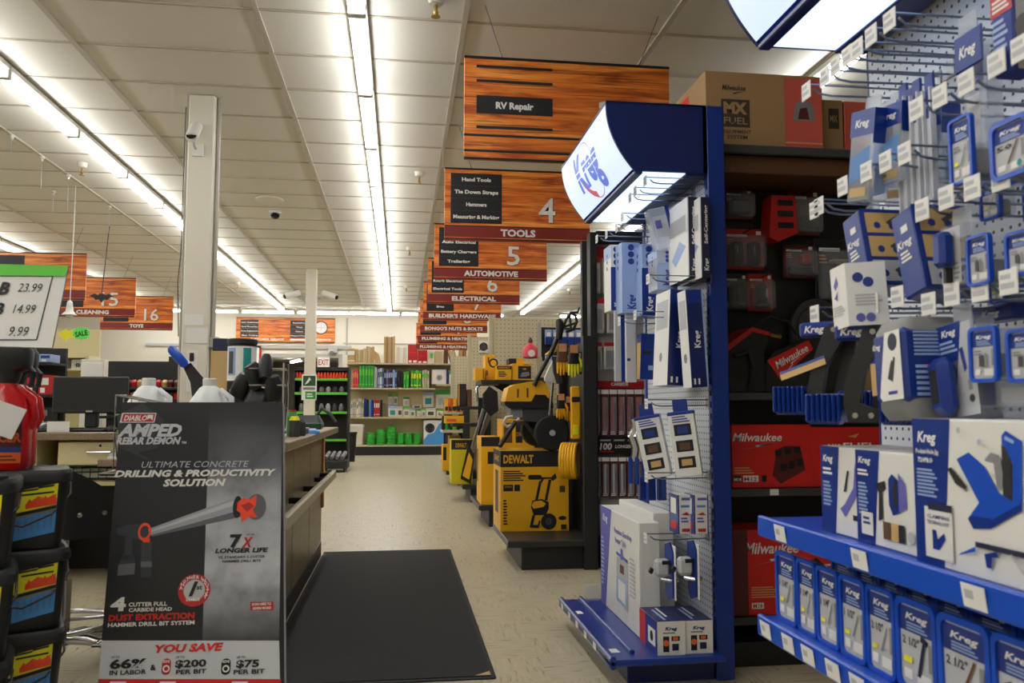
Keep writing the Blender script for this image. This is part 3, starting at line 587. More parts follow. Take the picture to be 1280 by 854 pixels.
tx(b, 'YOU SAVE', 193, 279, 806.5, 816, 'brightred', bold=.045, sh=.2); tx(b, '66%', 137, 183, 825, 836, 'ink', bold=.045); tx(b, 'IN LABOR', 137, 183, 838.5, 844, 'ink'); tx(b, '&', 188, 195, 831, 838, 'ink')
tx(b, '$200', 219, 258, 825.5, 834.5, 'ink', bold=.04); tx(b, 'PER BIT', 220, 258, 837.5, 843, 'ink'); tx(b, '$75', 295, 324, 825.5, 834.5, 'ink', bold=.04); tx(b, 'PER BIT', 292, 331, 837.5, 843, 'ink')
for x in (143, 224, 300): tx(b, 'UP TO', x - 4, x + 7, 820.5, 823, 'ink')
for x, m in ((208, 'red'), (282.5, 'ink')):
    c0 = onp(T, x - 6.5, 844); c1 = onp(T, x + 6.5, 823); b.poly(rr(c0[0], c1[0], c0[1], c1[1], .012), m, .002); tx(b, 'SDS', x - 4.5, x + 4.5, 825.5, 828.5, 'paper'); e = onp(T, x, 836); b.ring(e[0], e[1], .006, .01, 'paper', .003)
for x in (138, 200, 290): q(b, 'paper', .002, (x, 852), (x + 20, 852), (x + 20, 855), (x, 855))
c = onp(T, 243, 738); b.poly(circ(c[0], c[1], .047, 30), 'red', .002); b.poly(circ(c[0], c[1], .031, 30), 'lightgrey', .0024); tx(b, '1', 236, 247, 727, 745, 'ink', sh=.3, z=.004); tx(b, 'st', 246, 253, 731, 737, 'ink', z=.004); tx(b, 'DIABLO', 233, 250, 748, 751.5, 'paper', z=.004)
for k, ch in enumerate('ANOTHER'): a = R(168 - k * 15); b.text(ch, c[0] + .039 * math.cos(a), c[1] + .039 * math.sin(a) - .005, .01, 'paper', z=.004, res=1)
for k, ch in enumerate('INDUSTRY'): a = R(60 - k * 13); b.text(ch, c[0] + .039 * math.cos(a), c[1] + .039 * math.sin(a) - .005, .01, 'paper', z=.004, res=1)
b.build('lettering', t)

# ---------------------------------------------------------------- pails, jugs and the price card at the left edge
def rsec(w, d, z, r): return [(x, y, z) for x, y in rr(-w / 2, w / 2, -d / 2, d / 2, r, 4)]
def pail(label, x, y, z, rz):
    t = thing('lidded_pail', label, 'pail', (x, y, z), (0, 0, rz), 'stacked black pails')
    b = MB(); b.loft([rsec(.195, .195, 0, .035), rsec(.2, .2, .008, .035), rsec(.226, .226, .196, .04)], 'black'); b.build('pail_body', t, smooth=40)
    b = MB(); b.loft([rsec(.236, .236, .19, .042), rsec(.242, .242, .194, .044), rsec(.242, .242, .214, .044), rsec(.228, .228, .2255, .04), rsec(.21, .21, .2258, .036), rsec(.2, .2, .222, .034)], 'charcoal'); b.build('lid', t, smooth=35)
    b = MB(); b.tube([(-.119, 0, .18), (-.118, -.06, .14), (-.08, -.116, .09), (-.0, -.12, .07), (.07, -.118, .1), (.118, -.06, .15), (.119, 0, .18)], .0035, 'black', 6); b.build('bail_handle', t)
    b = MB(); b.T = face((-.025, -.1005, .028), (1, 0, 0), (0, -.0115, .165)); b.poly([(0, 0), (.105, .02), (.11, .16), (.004, .14)], 'sky', .002)
    b.poly([(.002, .075), (.107, .095), (.11, .16), (.004, .14)], 'lemon', .0024); b.poly([(.002, .068), (.107, .088), (.1075, .098), (.002, .078)], 'ink', .0026); b.poly([(.03, .09), (.1, .1), (.106, .13), (.08, .118), (.06, .125), (.04, .108)], 'orange', .0028)
    for y, a, c in ((.137, .012, .06), (.127, .02, .1), (.146, .06, .1)): b.poly([(a, y), (c, y + .006), (c, y + .011), (a, y + .005)], 'ink', .003)
    b.poly([(.03, .09)] + [(.03 + .077 * k / 8, .094 + .002 * k + (.022 if k % 2 else .008)) for k in range(9)] + [(.1075, .1)], 'hot', .0032); b.poly([(.001, .06), (.1065, .08), (.107, .092), (.0015, .072)], 'grey', .0024)
    for k in range(6): b.rect(.012 + .016 * k, .02 + .003 * k, .018 + .016 * k, .058 + .003 * k, 'blueprint', .0027)
    b.build('printed_label', t); return t
lv = ['lowest', 'second up', 'third up', 'topmost']
for s, (x, y, nm) in enumerate([(-1.075, 2.64, 'stack beside the stool'), (-1.078, 2.315, 'stack at the left edge')]):
    for k in range(4): pail('black lidded pail with yellow label, %s of the %s' % (lv[k], nm), x - .02, y, .2262 * k, R(22 + 2 * (k % 3) - 2 * s))
def jug(label, x, y, z, rz):
    t = thing('spray_jug', label, 'jug', (x, y, z), (0, 0, rz), 'red jugs')
    b = MB(); b.loft([rsec(.12, .075, 0, .025), rsec(.13, .082, .01, .03), rsec(.132, .082, .15, .03), rsec(.11, .07, .205, .03), rsec(.06, .05, .235, .022), rsec(.046, .046, .25, .022)], 'jugred'); b.build('bottle', t, smooth=40)
    b = MB(); b.tube([(.058, 0, .12), (.074, 0, .15), (.066, 0, .2), (.025, 0, .235)], .013, 'jugred', 10); b.build('grip', t, smooth=50)
    b = MB(); b.loft([rsec(.05, .05, .248, .024), rsec(.06, .056, .26, .026), rsec(.07, .06, .28, .027), rsec(.12, .07, .29, .03), rsec(.128, .074, .34, .034), rsec(.1, .06, .362, .028)], 'black'); b.build('spray_cap', t, smooth=40)
    b = MB(); b.tube([(.05, 0, .3), (.07, -.01, .28), (.064, -.012, .24)], .008, 'black', 8); b.build('trigger', t)
    b = MB(); b.T = face((-.056, -.0415, .02), (1, 0, 0), (0, 0, 1)); b.poly(rr(0, .112, 0, .14, .018), 'maroon', .0006); b.rect(.0, .0, .112, .03, 'orange', .0009); b.rect(0, .03, .112, .045, 'kblue', .0009); b.poly([(0, .1), (.1, .125), (.112, .12), (.09, .1), (0, .085)], 'orange', .0009); b.poly(rr(0, .06, .118, .14, .01), 'kblue', .0012)
    b.text('M', .095, .122, .012, 'paper', z=.0016); b.text('CER', .112, .06, .026, 'orange', 'r', w=.06, z=.0014, bold=.04); b.rect(.01, .006, .1, .012, 'brown', .0014); b.rect(.01, .017, .09, .022, 'brown', .0014); b.build('printed_label', t)
jug('red spray jug with black cap on the pails, front one with the whole label', -1.13, 2.585, .9055, R(4))
jug('red spray jug with black cap on the pails, half hidden behind another', -1.165, 2.705, .9055, R(14))
tag(MB().box(-.05, .05, 0, .002, 0, .09, 'paper').build('price_slip', loc=tuple(aY(-8, 542, 2.5)), rot=(R(-10), R(20), 0)), 'white paper slip hanging on the red jug at the left edge', 'price slip')
Tq = face(tuple(aY(65, 435, 2.22)), (1, 0, 0), tuple(aY(83.5, 333, 2.3).yz.to_3d()) if 0 else (0, .075, .235))
t = thing('price_sign', 'white leaning price card with a green top strip and three prices', 'sign', (0, 0, 0))
c_ = [onp(Tq, x, y) for x, y in ((-70, 431), (65, 435), (85, 334), (-70, 330))]; b = MB(); b.T = Tq; b.prism(c_, -.006, 0, 'paper', 'darkgrey'); b.build('card', t)
b = MB(); b.T = Tq; b.poly([onp(Tq, x, y) for x, y in ((-70, 344.5), (82.5, 346), (86, 333), (-70, 329))], 'limegreen', .003); b.build('green_strip', t)
b = MB(); b.T = Tq; Pq = lambda *p: [onp(Tq, x, y) for x, y in p]
b2 = MB(); b2.T = Tq
for a, c in (((-60, 345), (66, 345.5)), ((66, 345.5), (46, 425)), ((-60, 425), (46, 425))): b2.tube([(*onp(Tq, *a), .001), (*onp(Tq, *c), .001)], .0014, 'ink', 5)
b2.build('border_line', t)
for s, x0, x1, y0, y1, bd in (('23.99', 22, 52, 354, 365, .0), ('B', -3, 11, 353, 368, .05), ('14.99', 16, 44, 380.5, 392, 0), ('B', -8, 4, 379, 393, .05), ('9.99', 11, 35, 408, 420.5, 0)):
    a = onp(Tq, x0, y1); c = onp(Tq, x1, y1); d = onp(Tq, x0, y0); b.text(s, (a[0] + c[0]) / 2, a[1], d[1] - a[1], 'ink', 'c', bd, .2, c[0] - a[0], .002)
b.build('lettering', t)
p = aY(-12, 433, 2.24); b = MB(); b.tube([(p.x, p.y + .01, .9055), (p.x, p.y + .01, p.z + .02)], .006, 'chrome', 8); b.lathe([(.05, .9052), (.05, .912), (.01, .916)], 'charcoal', 18, (p.x, p.y + .01, 0)); b.build('stand_rod', t)

# ---------------------------------------------------------------- wire stand with white jugs behind the poster
t = thing('wire_stand', 'chrome wire stand with a basket behind the poster display', 'wire stand', (-.72, 3.12, 0))
b = MB()
for x in (-.215, .17):
    for y in (-.16, .16): MB().tube([(x, y, 0), (x, y, .88)], .009, 'chrome', 8).build('leg', t)
for z in (.3, .86): 
    b.tube([(-.275, -.16, z), (.17, -.16, z), (.17, .16, z), (-.275, .16, z)], .006, 'chrome', 6, closed=True)
    for k in range(11): x = -.27 + k * .041; b.tube([(x, -.16, z), (x, .16, z)], .003, 'chrome', 5)
b.build('wire_shelf', t)['kind'] = 'stuff'
b = MB(); z0, z1 = .98, 1.125; x0, x1 = -.22, .03
for z in (1.0, 1.06, 1.125): b.tube([(x0, -.2, z), (x1, -.2, z - (.05 if z > 1.1 else 0)), (x1, -.09, z - (.05 if z > 1.1 else 0)), (x0, -.09, z)], .003, 'chrome', 5, closed=True)
for k in range(11): x = x0 + (x1 - x0) * k / 10; b.tube([(x, -.2, .88), (x, -.2, 1.125 - .005 * k)], .0018, 'chrome', 5)
for x in (x0, x1): b.tube([(x, -.2, 1.0), (x, -.14, .867)], .003, 'chrome', 5)
b.build('wire_basket', t)
def wjug(label, x, y):
    t = thing('white_jug', label, 'jug', (x, y, .8685), group='white gallon jugs'); b = MB()
    b.loft([rsec(.14, .14, 0, .04), rsec(.15, .15, .012, .045), rsec(.15, .15, .17, .045), rsec(.13, .13, .235, .05), rsec(.07, .07, .285, .034), rsec(.042, .042, .295, .02)], 'jugwhite'); b.build('bottle', t, smooth=40)
    MB().lathe([(.021, .29), (.024, .295), (.024, .318), (.02, .321)], 'white', 16).build('cap', t); MB().tube([(.045, -.03, .278), (.085, -.045, .25), (.088, -.05, .19), (.07, -.05, .15)], .01, 'jugwhite', 8).build('handle', t, smooth=50)
pj = aY(186, 480, 3.12); wjug('white plastic jug behind the top left of the poster', pj.x, 3.12); pj = aY(262, 478, 3.12); wjug('white plastic jug behind the poster, under the blue handle', pj.x, 3.12)
t = thing('garden_saw', 'black saw with a long blue handle leaning above the white jugs', 'saw', (0, 0, 0)); a, c, e = aY(212, 434, 3.25), aY(233, 458, 3.25), aY(262, 500, 3.28)
MB().tube([a, a.lerp(c, .12), a.lerp(c, .5), a.lerp(c, .88), c], [.008, .0165, .0185, .017, .01], 'kbright', 12).build('handle', t, smooth=50)
b = MB(); b.T = face((0, 3.265, 0), (1, 0, 0), (0, 0, 1)); f_ = aY(255, 492, 3.265); g_ = aY(238, 478, 3.265)
b.prism([(c.x - .016, c.z - .0), (c.x + .012, c.z + .014), (e.x + .03, e.z + .02), (e.x + .05, .867), (e.x - .02, .867), (g_.x, g_.z)][::-1], -.003, .003, 'charcoal'); b.build('blade', t)
tag(MB().box(-.06, .06, -.03, .03, 0, .2, 'paper', .004).build('white_carton', loc=(-.8, 3.2, .8685)), 'plain white carton between the two white jugs', 'carton')

# ---------------------------------------------------------------- things standing on the counter
t = thing('wire_rack', 'chrome wire rack hung with black packs behind the poster, on the counter', 'rack', (-.72, 4.2, .943))
b = MB()
for x in (-.1, .16):
    for y in (-.08, .08): b.tube([(x, y, 0), (x, y, .36 if x > 0 else .2)], .005, 'chrome', 6)
for z in (.02, .14, .25, .33): b.tube([(-.1 if z < .2 else .0, -.08, z), (.16, -.08, z), (.16, .08, z), (-.1 if z < .2 else .0, .08, z)], .004, 'chrome', 6, closed=True)
b.tube([(-.22, -.08, .02), (-.22, -.08, .14), (-.2, -.08, .19), (-.16, -.08, .21), (-.1, -.08, .2)], .005, 'chrome', 6); b.build('wire_frame', t)
for k, (x, z, rx, ry, w_) in enumerate([(-.05, .25, .3, .4, .1), (.02, .3, -.2, -.5, .12), (.07, .34, .1, .2, .09), (.03, .18, .2, -.2, .13), (.11, .24, -.3, .3, .1)]):
    b = MB(); w_ *= .8; b.loft([rsec(w_, .05, -.06, .02), rsec(w_ * 1.1, .07, -.02, .03), rsec(w_, .06, .03, .025), rsec(w_ * .7, .03, .06, .012)], 'black'); tag(b.build('wrapped_pack', loc=(-.72 + x, 4.2 - .03 * k % .07, .943 + z), rot=(rx, ry, k), smooth=40), 'black plastic wrapped pack on the counter wire rack, %s from the left' % ORD[k], 'pack', 'packs on the wire rack')
p = aY(297, 495, 4.75); t = thing('lidded_canister', 'tall black canister with white label and black lid standing behind the wire stand', 'canister', (p.x, 4.85, .943)); r_ = .078; zt = aY(297, 423, 4.8).z - .943
MB().lathe([(r_ * .95, 0), (r_, .01), (r_, zt - .03)], 'black', 28).build('canister_body', t, smooth=40); MB().lathe([(r_, zt - .03), (r_ + .006, zt - .03), (r_ + .006, zt - .006), (r_ - .005, zt)], 'charcoal', 28).build('lid', t, smooth=35)
b = MB(); n = 28; z0, z1 = zt * .55, zt - .045
def band(b, a0, a1, z0, z1, m, rr_): b.add([((r_ + rr_) * math.cos(R(a0 + (a1 - a0) * k / 12)), (r_ + rr_) * math.sin(R(a0 + (a1 - a0) * k / 12)), z) for z in (z0, z1) for k in range(13)], [(k, k + 1, 14 + k, 13 + k) for k in range(12)], m)
for a in range(0, 360, 90): band(b, a, a + 90, z0, z1, 'paper', .001)
band(b, 285, 318, z0 + .03, z1 - .01, 'teal', .002); band(b, 215, 255, z0 + .03, z1 - .01, 'kpale', .002); band(b, 222, 245, z0 + .04, z1 - .03, 'darkgrey', .003); band(b, 230, 330, zt * .42, zt * .46, 'lightgrey', .002); b.build('printed_label', t, smooth=60)
p = aY(277, 420, 5.4); b = MB(); b.box(-.06, .06, -.1, .1, 0, .5, 'kraft', .004); b.box(-.055, .04, -.09, .09, .5, .58, 'navy', .004); tag(b.build('carton_stack', loc=(-1.12, 5.5, .943)), 'tall brown carton with a navy box beside the big white post', 'carton')
t = thing('desk_fan', 'black round fan with curved guard at the right end of the rack', 'fan', (-.74, 5.3, .943)); b = MB(); b.torus((0, 0, .17), .135, .012, 'black', 30, 8, 'x'); 
for k in range(10): a = R(36 * k); b.tube([(-.02, 0, .17), (-.03, .08 * math.cos(a), .17 + .08 * math.sin(a)), (0, .135 * math.cos(a), .17 + .135 * math.sin(a))], .004, 'black', 5)
b.build('guard', t, smooth=50); MB().lathe([(.08, 0), (.08, .015), (.02, .03), (.015, .05)], 'black', 20).build('base', t, smooth=40); b = MB()
for k in range(4): b.T = Matrix.Translation((.01, 0, .17)) @ Matrix.Rotation(R(90 * k), 4, 'X') @ Matrix.Rotation(R(25), 4, 'Z'); b.prism(rr(-.03, .03, .01, .11, .025), -.002, .002, 'charcoal')
b.build('blades', t)
for k, (x, y, h, m) in enumerate([(-.53, 4.25, .12, 'green'), (-.51, 4.17, .1, 'lemon'), (-.55, 4.4, .13, 'red'), (-.5, 4.34, .085, 'darkgrey')]):
    t = thing('spray_can', '%s topped small can on the counter beside the rack' % {'green': 'green', 'lemon': 'yellow', 'red': 'red', 'darkgrey': 'grey'}[m], 'can', (x, y, .943)); MB().lathe([(.024, 0), (.026, .004), (.026, h * .8)], 'darkgrey' if k % 2 else m, 16).build('can_body', t, smooth=40); MB().lathe([(.026, h * .8), (.024, h * .85), (.018, h)], m, 16).build('cap', t, smooth=40)
t = thing('shallow_tin', 'shallow round grey tin on the counter in front of the blue papers', 'tin', (-.54, 4.62, .943)); MB().lathe([(.05, 0), (.052, .003), (.052, .03)], 'steel', 24).build('tin_body', t, smooth=40); MB().lathe([(.054, .024), (.054, .034), (.048, .036)], 'lightgrey', 24).build('lid', t, smooth=40)
tag(MB().box(-.1, .12, -.3, .1, 0, .012, 'sky').box(-.09, .1, -.28, .12, .012, .018, 'kpale').build('blue_folder', loc=(-.59, 5.02, .943), rot=(0, 0, .1)), 'flat blue papers lying on the counter', 'papers')
tag(MB().box(-.1, .1, -.06, .06, 0, .04, 'darkgreen', .005).build('green_box', loc=(-.62, 5.72, .943)), 'small dark green box behind the blue papers on the counter', 'box')
t = thing('card_terminal', 'dark grey card terminal at the far end of the counter', 'terminal', (-.66, 6.15, .943)); b = MB(); b.loft([rsec(.22, .2, 0, .03), rsec(.22, .2, .03, .03), rsec(.16, .12, .09, .03)], 'darkgrey'); b.build('terminal_body', t, smooth=30); MB().tube([(.06, 0, .08), (.1, -.02, .14), (.16, -.03, .1), (.2, -.03, .04)], .012, 'darkgrey', 8).build('cradle', t, smooth=50)
# ---------------------------------------------------------------- cartons and other printed goods
def carton(name, label, cat, loc, w, d, h, mat, front=(), left=(), right=(), top=(), rot=(0, 0, 0), group=None, bev=.003, parent=None):
    b = MB(); b.box(-w / 2, w / 2, -d / 2, d / 2, 0, h, mat, bev)
    for T_, W_, H_, it in ((FR(w, d), w, h, front), (LF(w, d), d, h, left), (RT(w, d), d, h, right), (TP(w, d, h), w, d, top)):
        if it: b.T = T_; b.art(W_, H_, it)
    o = b.build(name, parent, loc, rot)
    return tag(o, label, cat, group) if label else o
# ---------------------------------------------------------------- bookcase shelving against the back wall
SB = 19.6
t = thing('long_bookcase', 'long cream shelving unit of books and coils along the back wall', 'shelving', (0, 0, 0)); x0, x1 = -1.24, 3.4
b = MB(); b.box(x0, x1, 20.04, 20.07, 0, 2.13, 'tan'); b.build('back_panel', t)
for x in (x0 + .01, -.22, 1.02, 2.2, x1 - .02): MB().box(x - .02, x + .02, 20.0, 20.045, 0, 2.12, 'shelf').build('upright', t)
MB().box(x0, x1, SB, 20.04, .2, .235, 'shelf', .004).build('base_deck', t); MB().box(x0, x1, SB + .03, 20.0, 0, .2, 'charcoal').build('kick', t)
ZS = {}
for nm, xa, xb, z in (('a', x0, x1, 2.145), ('b', x0, .82, 1.565), ('b2', .84, x1, 1.66), ('c', x0, 1.1, .885), ('c2', 1.12, x1, .885)):
    ZS[nm] = z; MB().box(xa, xb, SB, 20.04, z - .035, z, 'shelf', .005).build('shelf', t)
ZS = {k: v + .0012 for k, v in ZS.items()}
XP = lambda px, y=480: aY(px, y, SB + .05).x
cnt = {}
def book(px0, px1, py, z, m, kind='book', lean=0, stripe=None, grp=None, depth=.26, what=None):
    xa, xb = XP(px0, py), XP(px1, py); h = aY((px0 + px1) / 2, py, SB + .05).z - z; w = xb - xa
    b = MB(); b.box(-w / 2, w / 2, 0, depth, 0, h, m, .006)
    b.box(-w / 2 + .004, w / 2 - .004, .01, depth + .004, -.0, h - .004, 'paper') if 0 else None
    b.T = face((-w / 2, -.001, 0), (1, 0, 0), (0, 0, 1))
    if stripe: b.rect(.006, h * .55, w - .006, h * .82, stripe, .001); b.rect(.006, h * .12, w - .006, h * .18, stripe, .001)
    what = what or kind; cnt[what] = cnt.get(what, 0) + 1
    k = cnt[what]; L = f'{what}, {ORD[min(k, 20) - 1]} from the left'
    o = b.build(kind, loc=((xa + xb) / 2, SB + .04, z + w / 2 * abs(math.sin(lean)) + .0005), rot=(0, lean, 0)); return tag(o, L, kind.split('_')[-1], grp)
def run(px0, px1, n, py, z, ms, what, kind='book', stripe=None, grp=None, jit=1.5):
    for k in range(n):
        a = px0 + (px1 - px0) * k / n; c = px0 + (px1 - px0) * (k + 1) / n - .25
        book(a, c, py + rnd.uniform(-jit, jit), z, ms[k % len(ms)], kind, 0, stripe, grp, rnd.uniform(.22, .28), what)
C2 = lambda x: 400 + x / 4.27
D2 = lambda y: 380 + y / 4.27
g1, g2, g3 = 'books on the top back shelf', 'binders on the second back shelf', 'books on the third back shelf'
book(C2(147), C2(187), D2(238), ZS['a'], 'kraft', 'carton', 0, 'paper', None, .3, 'brown patterned carton at the left end of the top back shelf')
run(C2(190), C2(244), 4, D2(243), ZS['a'], ['kraft', 'tan'], 'brown spined book in the left part of the top back shelf', 'book', None, g1)
run(C2(247), C2(290), 4, D2(232), ZS['a'], ['kraft', 'cream', 'kraft'], 'pale brown taller book on the top back shelf', 'book', None, g1)
for k in range(3): book(C2(294 + k * 11), C2(302 + k * 11), D2(250 + 6 * k), ZS['a'], 'kraft', 'book', -.12 - .05 * k, None, g1, .24, 'leaning tan book on the top back shelf')
run(C2(342), C2(402), 5, D2(174), ZS['a'], ['kraft', 'card'], 'very tall brown ledger on the top back shelf', 'book', None, g1, .4)
run(C2(408), C2(464), 3, D2(231), ZS['a'], ['offwhite', 'paper'], 'white folder pack on the top back shelf', 'folder', None, g1)
carts = [(468, 519, 216, 'red', 'red carton, left of two on the top back shelf'), (521, 572, 246, 'red', 'red carton, right of two on the top back shelf'), (576, 608, 248, 'offwhite', 'white carton with green mark on the top back shelf'), (612, 655, 250, 'tan', 'tan box behind the lowest aisle sign on the top back shelf')]
for a, c, y, m, L in carts:
    xa, xb = XP(C2(a)), XP(C2(c)); h = aY(C2(a), D2(y), SB + .05).z - ZS['a']
    carton('shelf_carton', L, 'carton', ((xa + xb) / 2, SB + .2, ZS['a']), xb - xa, .28, h, m, [('r', .08, .04, .38, .16, 'paper'), ('r', .55, .04, .92, .16, 'paper'), ('r', .1, .5, .9, .62, 'brightred' if m == 'red' else 'tan')] if m == 'red' else [('r', .3, .4, .8, .8, 'limegreen')] if 'green' in L else [], group=None)
for k, (a, c) in enumerate(((662, 684), (700, 716), (722, 738), (742, 760), (764, 782))): book(C2(a), C2(c), D2(246), ZS['a'], ['brown', 'kraft', 'tan', 'kraft', 'card'][k], 'book', -.28 if k in (1, 2) else 0, None, g1, .26, 'brown book at the right end of the top back shelf')
run(C2(175), C2(207), 3, D2(352), ZS['b'], ['pinkred'], 'red binder at the left end of the second back shelf', 'binder', 'peach', g2)
run(C2(210), C2(288), 5, D2(328), ZS['b'], ['green'], 'tall green binder of the left group on the second back shelf', 'binder', 'limegreen', g2, .4)
run(C2(290), C2(307), 2, D2(332), ZS['b'], ['lightgrey'], 'grey binder beside the green ones on the second back shelf', 'binder', None, g2)
run(C2(310), C2(342), 3, D2(348), ZS['b'], ['kpale', 'paper', 'blueprint'], 'blue and white book on the second back shelf', 'book', 'navy', g2)
run(C2(343), C2(412), 6, D2(348), ZS['b'], ['ink', 'violet', 'maroon', 'ink', 'kpale', 'kblue'], 'dark spined book in the middle of the second back shelf', 'book', 'kpale', g2)
run(C2(420), C2(443), 2, D2(360), ZS['b'], ['ink'], 'black book before the second green group on the second back shelf', 'book', None, g2)
run(C2(446), C2(476), 2, D2(361), ZS['b'], ['green'], 'green binder of the narrow pair on the second back shelf', 'binder', 'limegreen', g2)
run(C2(486), C2(542), 4, D2(361), ZS['b'], ['green', 'green', 'limegreen'], 'green and yellow binder on the second back shelf', 'binder', 'lemon', g2)
run(C2(546), C2(584), 3, D2(356), ZS['b'], ['lightgrey', 'kraft', 'lightgrey'], 'pale green grey book at the right of the second back shelf', 'book', 'limegreen', g2)
for a, c, y, m, L in ((598, 684, 350, 'paper', 'wide white appliance box on the right second shelf'), (690, 762, 354, 'paper', 'white box with green label on the right second shelf')):
    xa, xb = XP(C2(a)), XP(C2(c)); h = aY(C2(a), D2(y), SB + .05).z - ZS['b2']
    carton('shelf_carton', L, 'carton', ((xa + xb) / 2, SB + .2, ZS['b2']), xb - xa, .26, h, m, [('r', .88, 0, 1, 1, 'kblue'), ('c', .45, .45, .22, 'lightgrey'), ('c', .45, .45, .14, 'grey')] if 'wide' in L else [('r', 0, .72, 1, 1, 'green'), ('r', .1, .2, .5, .6, 'lightgrey')])
run(C2(165), C2(235), 7, D2(512), ZS['c'], ['offwhite', 'lightgrey', 'tan', 'paper'], 'clear sleeved white book at the left of the third back shelf', 'book', 'grey', g3, 3)
run(C2(237), C2(286), 4, D2(512), ZS['c'], ['kblue', 'ink', 'blueprint', 'kblue'], 'blue or black folder on the third back shelf', 'folder', None, g3)
run(C2(288), C2(320), 3, D2(512), ZS['c'], ['red'], 'red folder on the third back shelf', 'folder', 'paper', g3, .5); run(C2(322), C2(335), 1, D2(514), ZS['c'], ['ink'], 'black folder at the right of the red ones', 'folder', None, g3)
mv = [(364, 388, 482, 540), (392, 416, 482, 540), (366, 412, 544, 600), (414, 442, 546, 600), (445, 478, 497, 548), (446, 480, 552, 600), (484, 508, 560, 600), (496, 545, 537, 558), (520, 540, 562, 600), (545, 565, 560, 600), (552, 610, 470, 552), (568, 618, 556, 604), (622, 700, 462, 560), (626, 660, 564, 602)]
for k, (a, c, y0, y1) in enumerate(mv):
    xa, xb = XP(C2(a)), XP(C2(c)); zt, zb = aY(C2(a), D2(y0), SB + .3).z, aY(C2(a), D2(y1), SB + .3).z
    low = y1 > 595; zb = ZS['c'] if low else zb; yy = SB + .12 if low else 20.0
    carton('wall_plate_pack', 'small white and green packet on the third back shelf, %s of the lot' % ORD[k], 'packet', ((xa + xb) / 2, yy, zb), xb - xa, .08, zt - zb, 'offwhite', [('r', 0, .78, 1, 1, ('green', 'limegreen', 'kpale', 'lightgrey')[k % 4]), ('r', .2, .2, .8, .6, ('lightgrey', 'grey', 'teal', 'darkgrey')[k % 4])], group='packets on the third back shelf', bev=.002)
xa, xb = XP(C2(150)), XP(C2(238)); t = thing('storage_tote', 'white lidded tote at the left of the bottom back shelf', 'tote', ((xa + xb) / 2, SB + .2, .236)); w_ = xb - xa
b = MB(); b.loft([rsec(w_ * .86, .3, 0, .03), rsec(w_ * .94, .34, .42, .03)], 'offwhite'); b.build('tote_body', t, smooth=35); b = MB(); b.loft([rsec(w_ * .98, .36, .42, .03), rsec(w_, .37, .45, .03), rsec(w_ * .9, .33, .48, .03)], 'white'); b.build('lid', t, smooth=35)
for c, (px, n) in enumerate(((276, 4), (330, 5), (383, 6), (435, 4), (477, 4), (520, 4))):
    for k in range(n):
        p = XP(C2(px)) + rnd.uniform(-.012, .012); r_ = .12 if c < 3 else .098
        b = MB(); hh = .072 if c < 3 else .068
        for q_ in range(3): b.torus((0, 0, .013 + q_ * .0205), r_ - .015 - .004 * (q_ % 2), .0122, 'hose', 26, 6)
        tag(b.build('hose_coil', loc=(p, SB + .2 + rnd.uniform(-.01, .01), .2365 + k * hh), smooth=60), 'coiled green hose, %s up in the %s pile from the left' % (ORD[k] if k else 'lowest', ORD[c]), 'hose', 'green hose coils on the bottom back shelf')
xa, xb = XP(C2(556)), XP(C2(665)); carton('fan_box', 'blue and white fan box on the bottom back shelf right of the hoses', 'box', ((xa + xb) / 2, SB + .22, .236), xb - xa, .3, aY(C2(600), D2(622), SB + .05).z - .236, 'paper', [('p', [(0, 0), (1, 0), (1, 1), (.75, .85), (.5, .5), (.2, .42), (0, .2)], 'sky'), ('c', .3, .68, .2, 'darkgrey'), ('c', .22, .76, .09, 'ink'), ('c', .38, .76, .09, 'ink'), ('c', .3, .6, .09, 'ink')])
# ---------------------------------------------------------------- dark unit with lime shelf edges
GX0, GX1, GY = aY(366, 500, 15.4).x, aY(436, 500, 15.4).x, 15.4
t = thing('green_edged_shelving', 'dark grey shelf unit with lime green shelf edges left of the bookcases', 'shelving', (0, 0, 0)); zt = aY(400, 459, GY).z
MB().box(GX0, GX1, GY + .46, GY + .5, 0, zt, 'charcoal').build('back_panel', t)
for x in (GX0, GX1 - .03): MB().box(x, x + .03, GY, GY + .46, 0, zt, 'charcoal', .003).build('side_panel', t)
MB().box(GX0 + .03, GX1 - .03, GY + .03, GY + .46, zt - .06, zt, 'charcoal').build('top_panel', t); gz = []
for y in (474, 491.5, 515.5, 550, 578):
    z = aY(400, y, GY).z; gz.append(z); s_ = MB().box(GX0 + .03, GX1 - .03, GY + .01, GY + .46, z - .02, z, 'charcoal').build('shelf', t); MB().box(GX0 + .03, GX1 - .03, GY - .01, GY + .01, z - .03, z + .015, 'limegreen', .004).build('shelf_edge', s_)
for k in range(17):
    b = MB(); b.lathe([(.024, 0), (.027, .01), (.027, .06), (.022, .1), (.01, .13)], 'hot', 12); x = GX0 + .06 + k * (GX1 - GX0 - .12) / 16
    tag(b.build('orange_cap', loc=(x, GY + .08, gz[0] + .001), smooth=50), 'orange cap on the lime edged unit top shelf, %s from the left' % ORD[k], 'cap', 'orange caps in a row')
for s_, (z, hh) in enumerate(((gz[1], .12), (gz[2], .16))):
    for k in range(7):
        x = GX0 + .14 + k * (GX1 - GX0 - .28) / 6; b = MB(); b.lathe([(.03, 0), (.045, .02), (.045, hh * .7), (.02, hh)], ('grey', 'lightgrey', 'darkgrey')[k % 3], 10); tag(b.build('fitting', loc=(x, GY + .12, z + .001), smooth=50), 'grey metal fitting on the %s shelf of the lime edged unit, %s from the left' % (('second', 'third')[s_], ORD[k]), 'fitting', 'fittings on the lime edged unit')
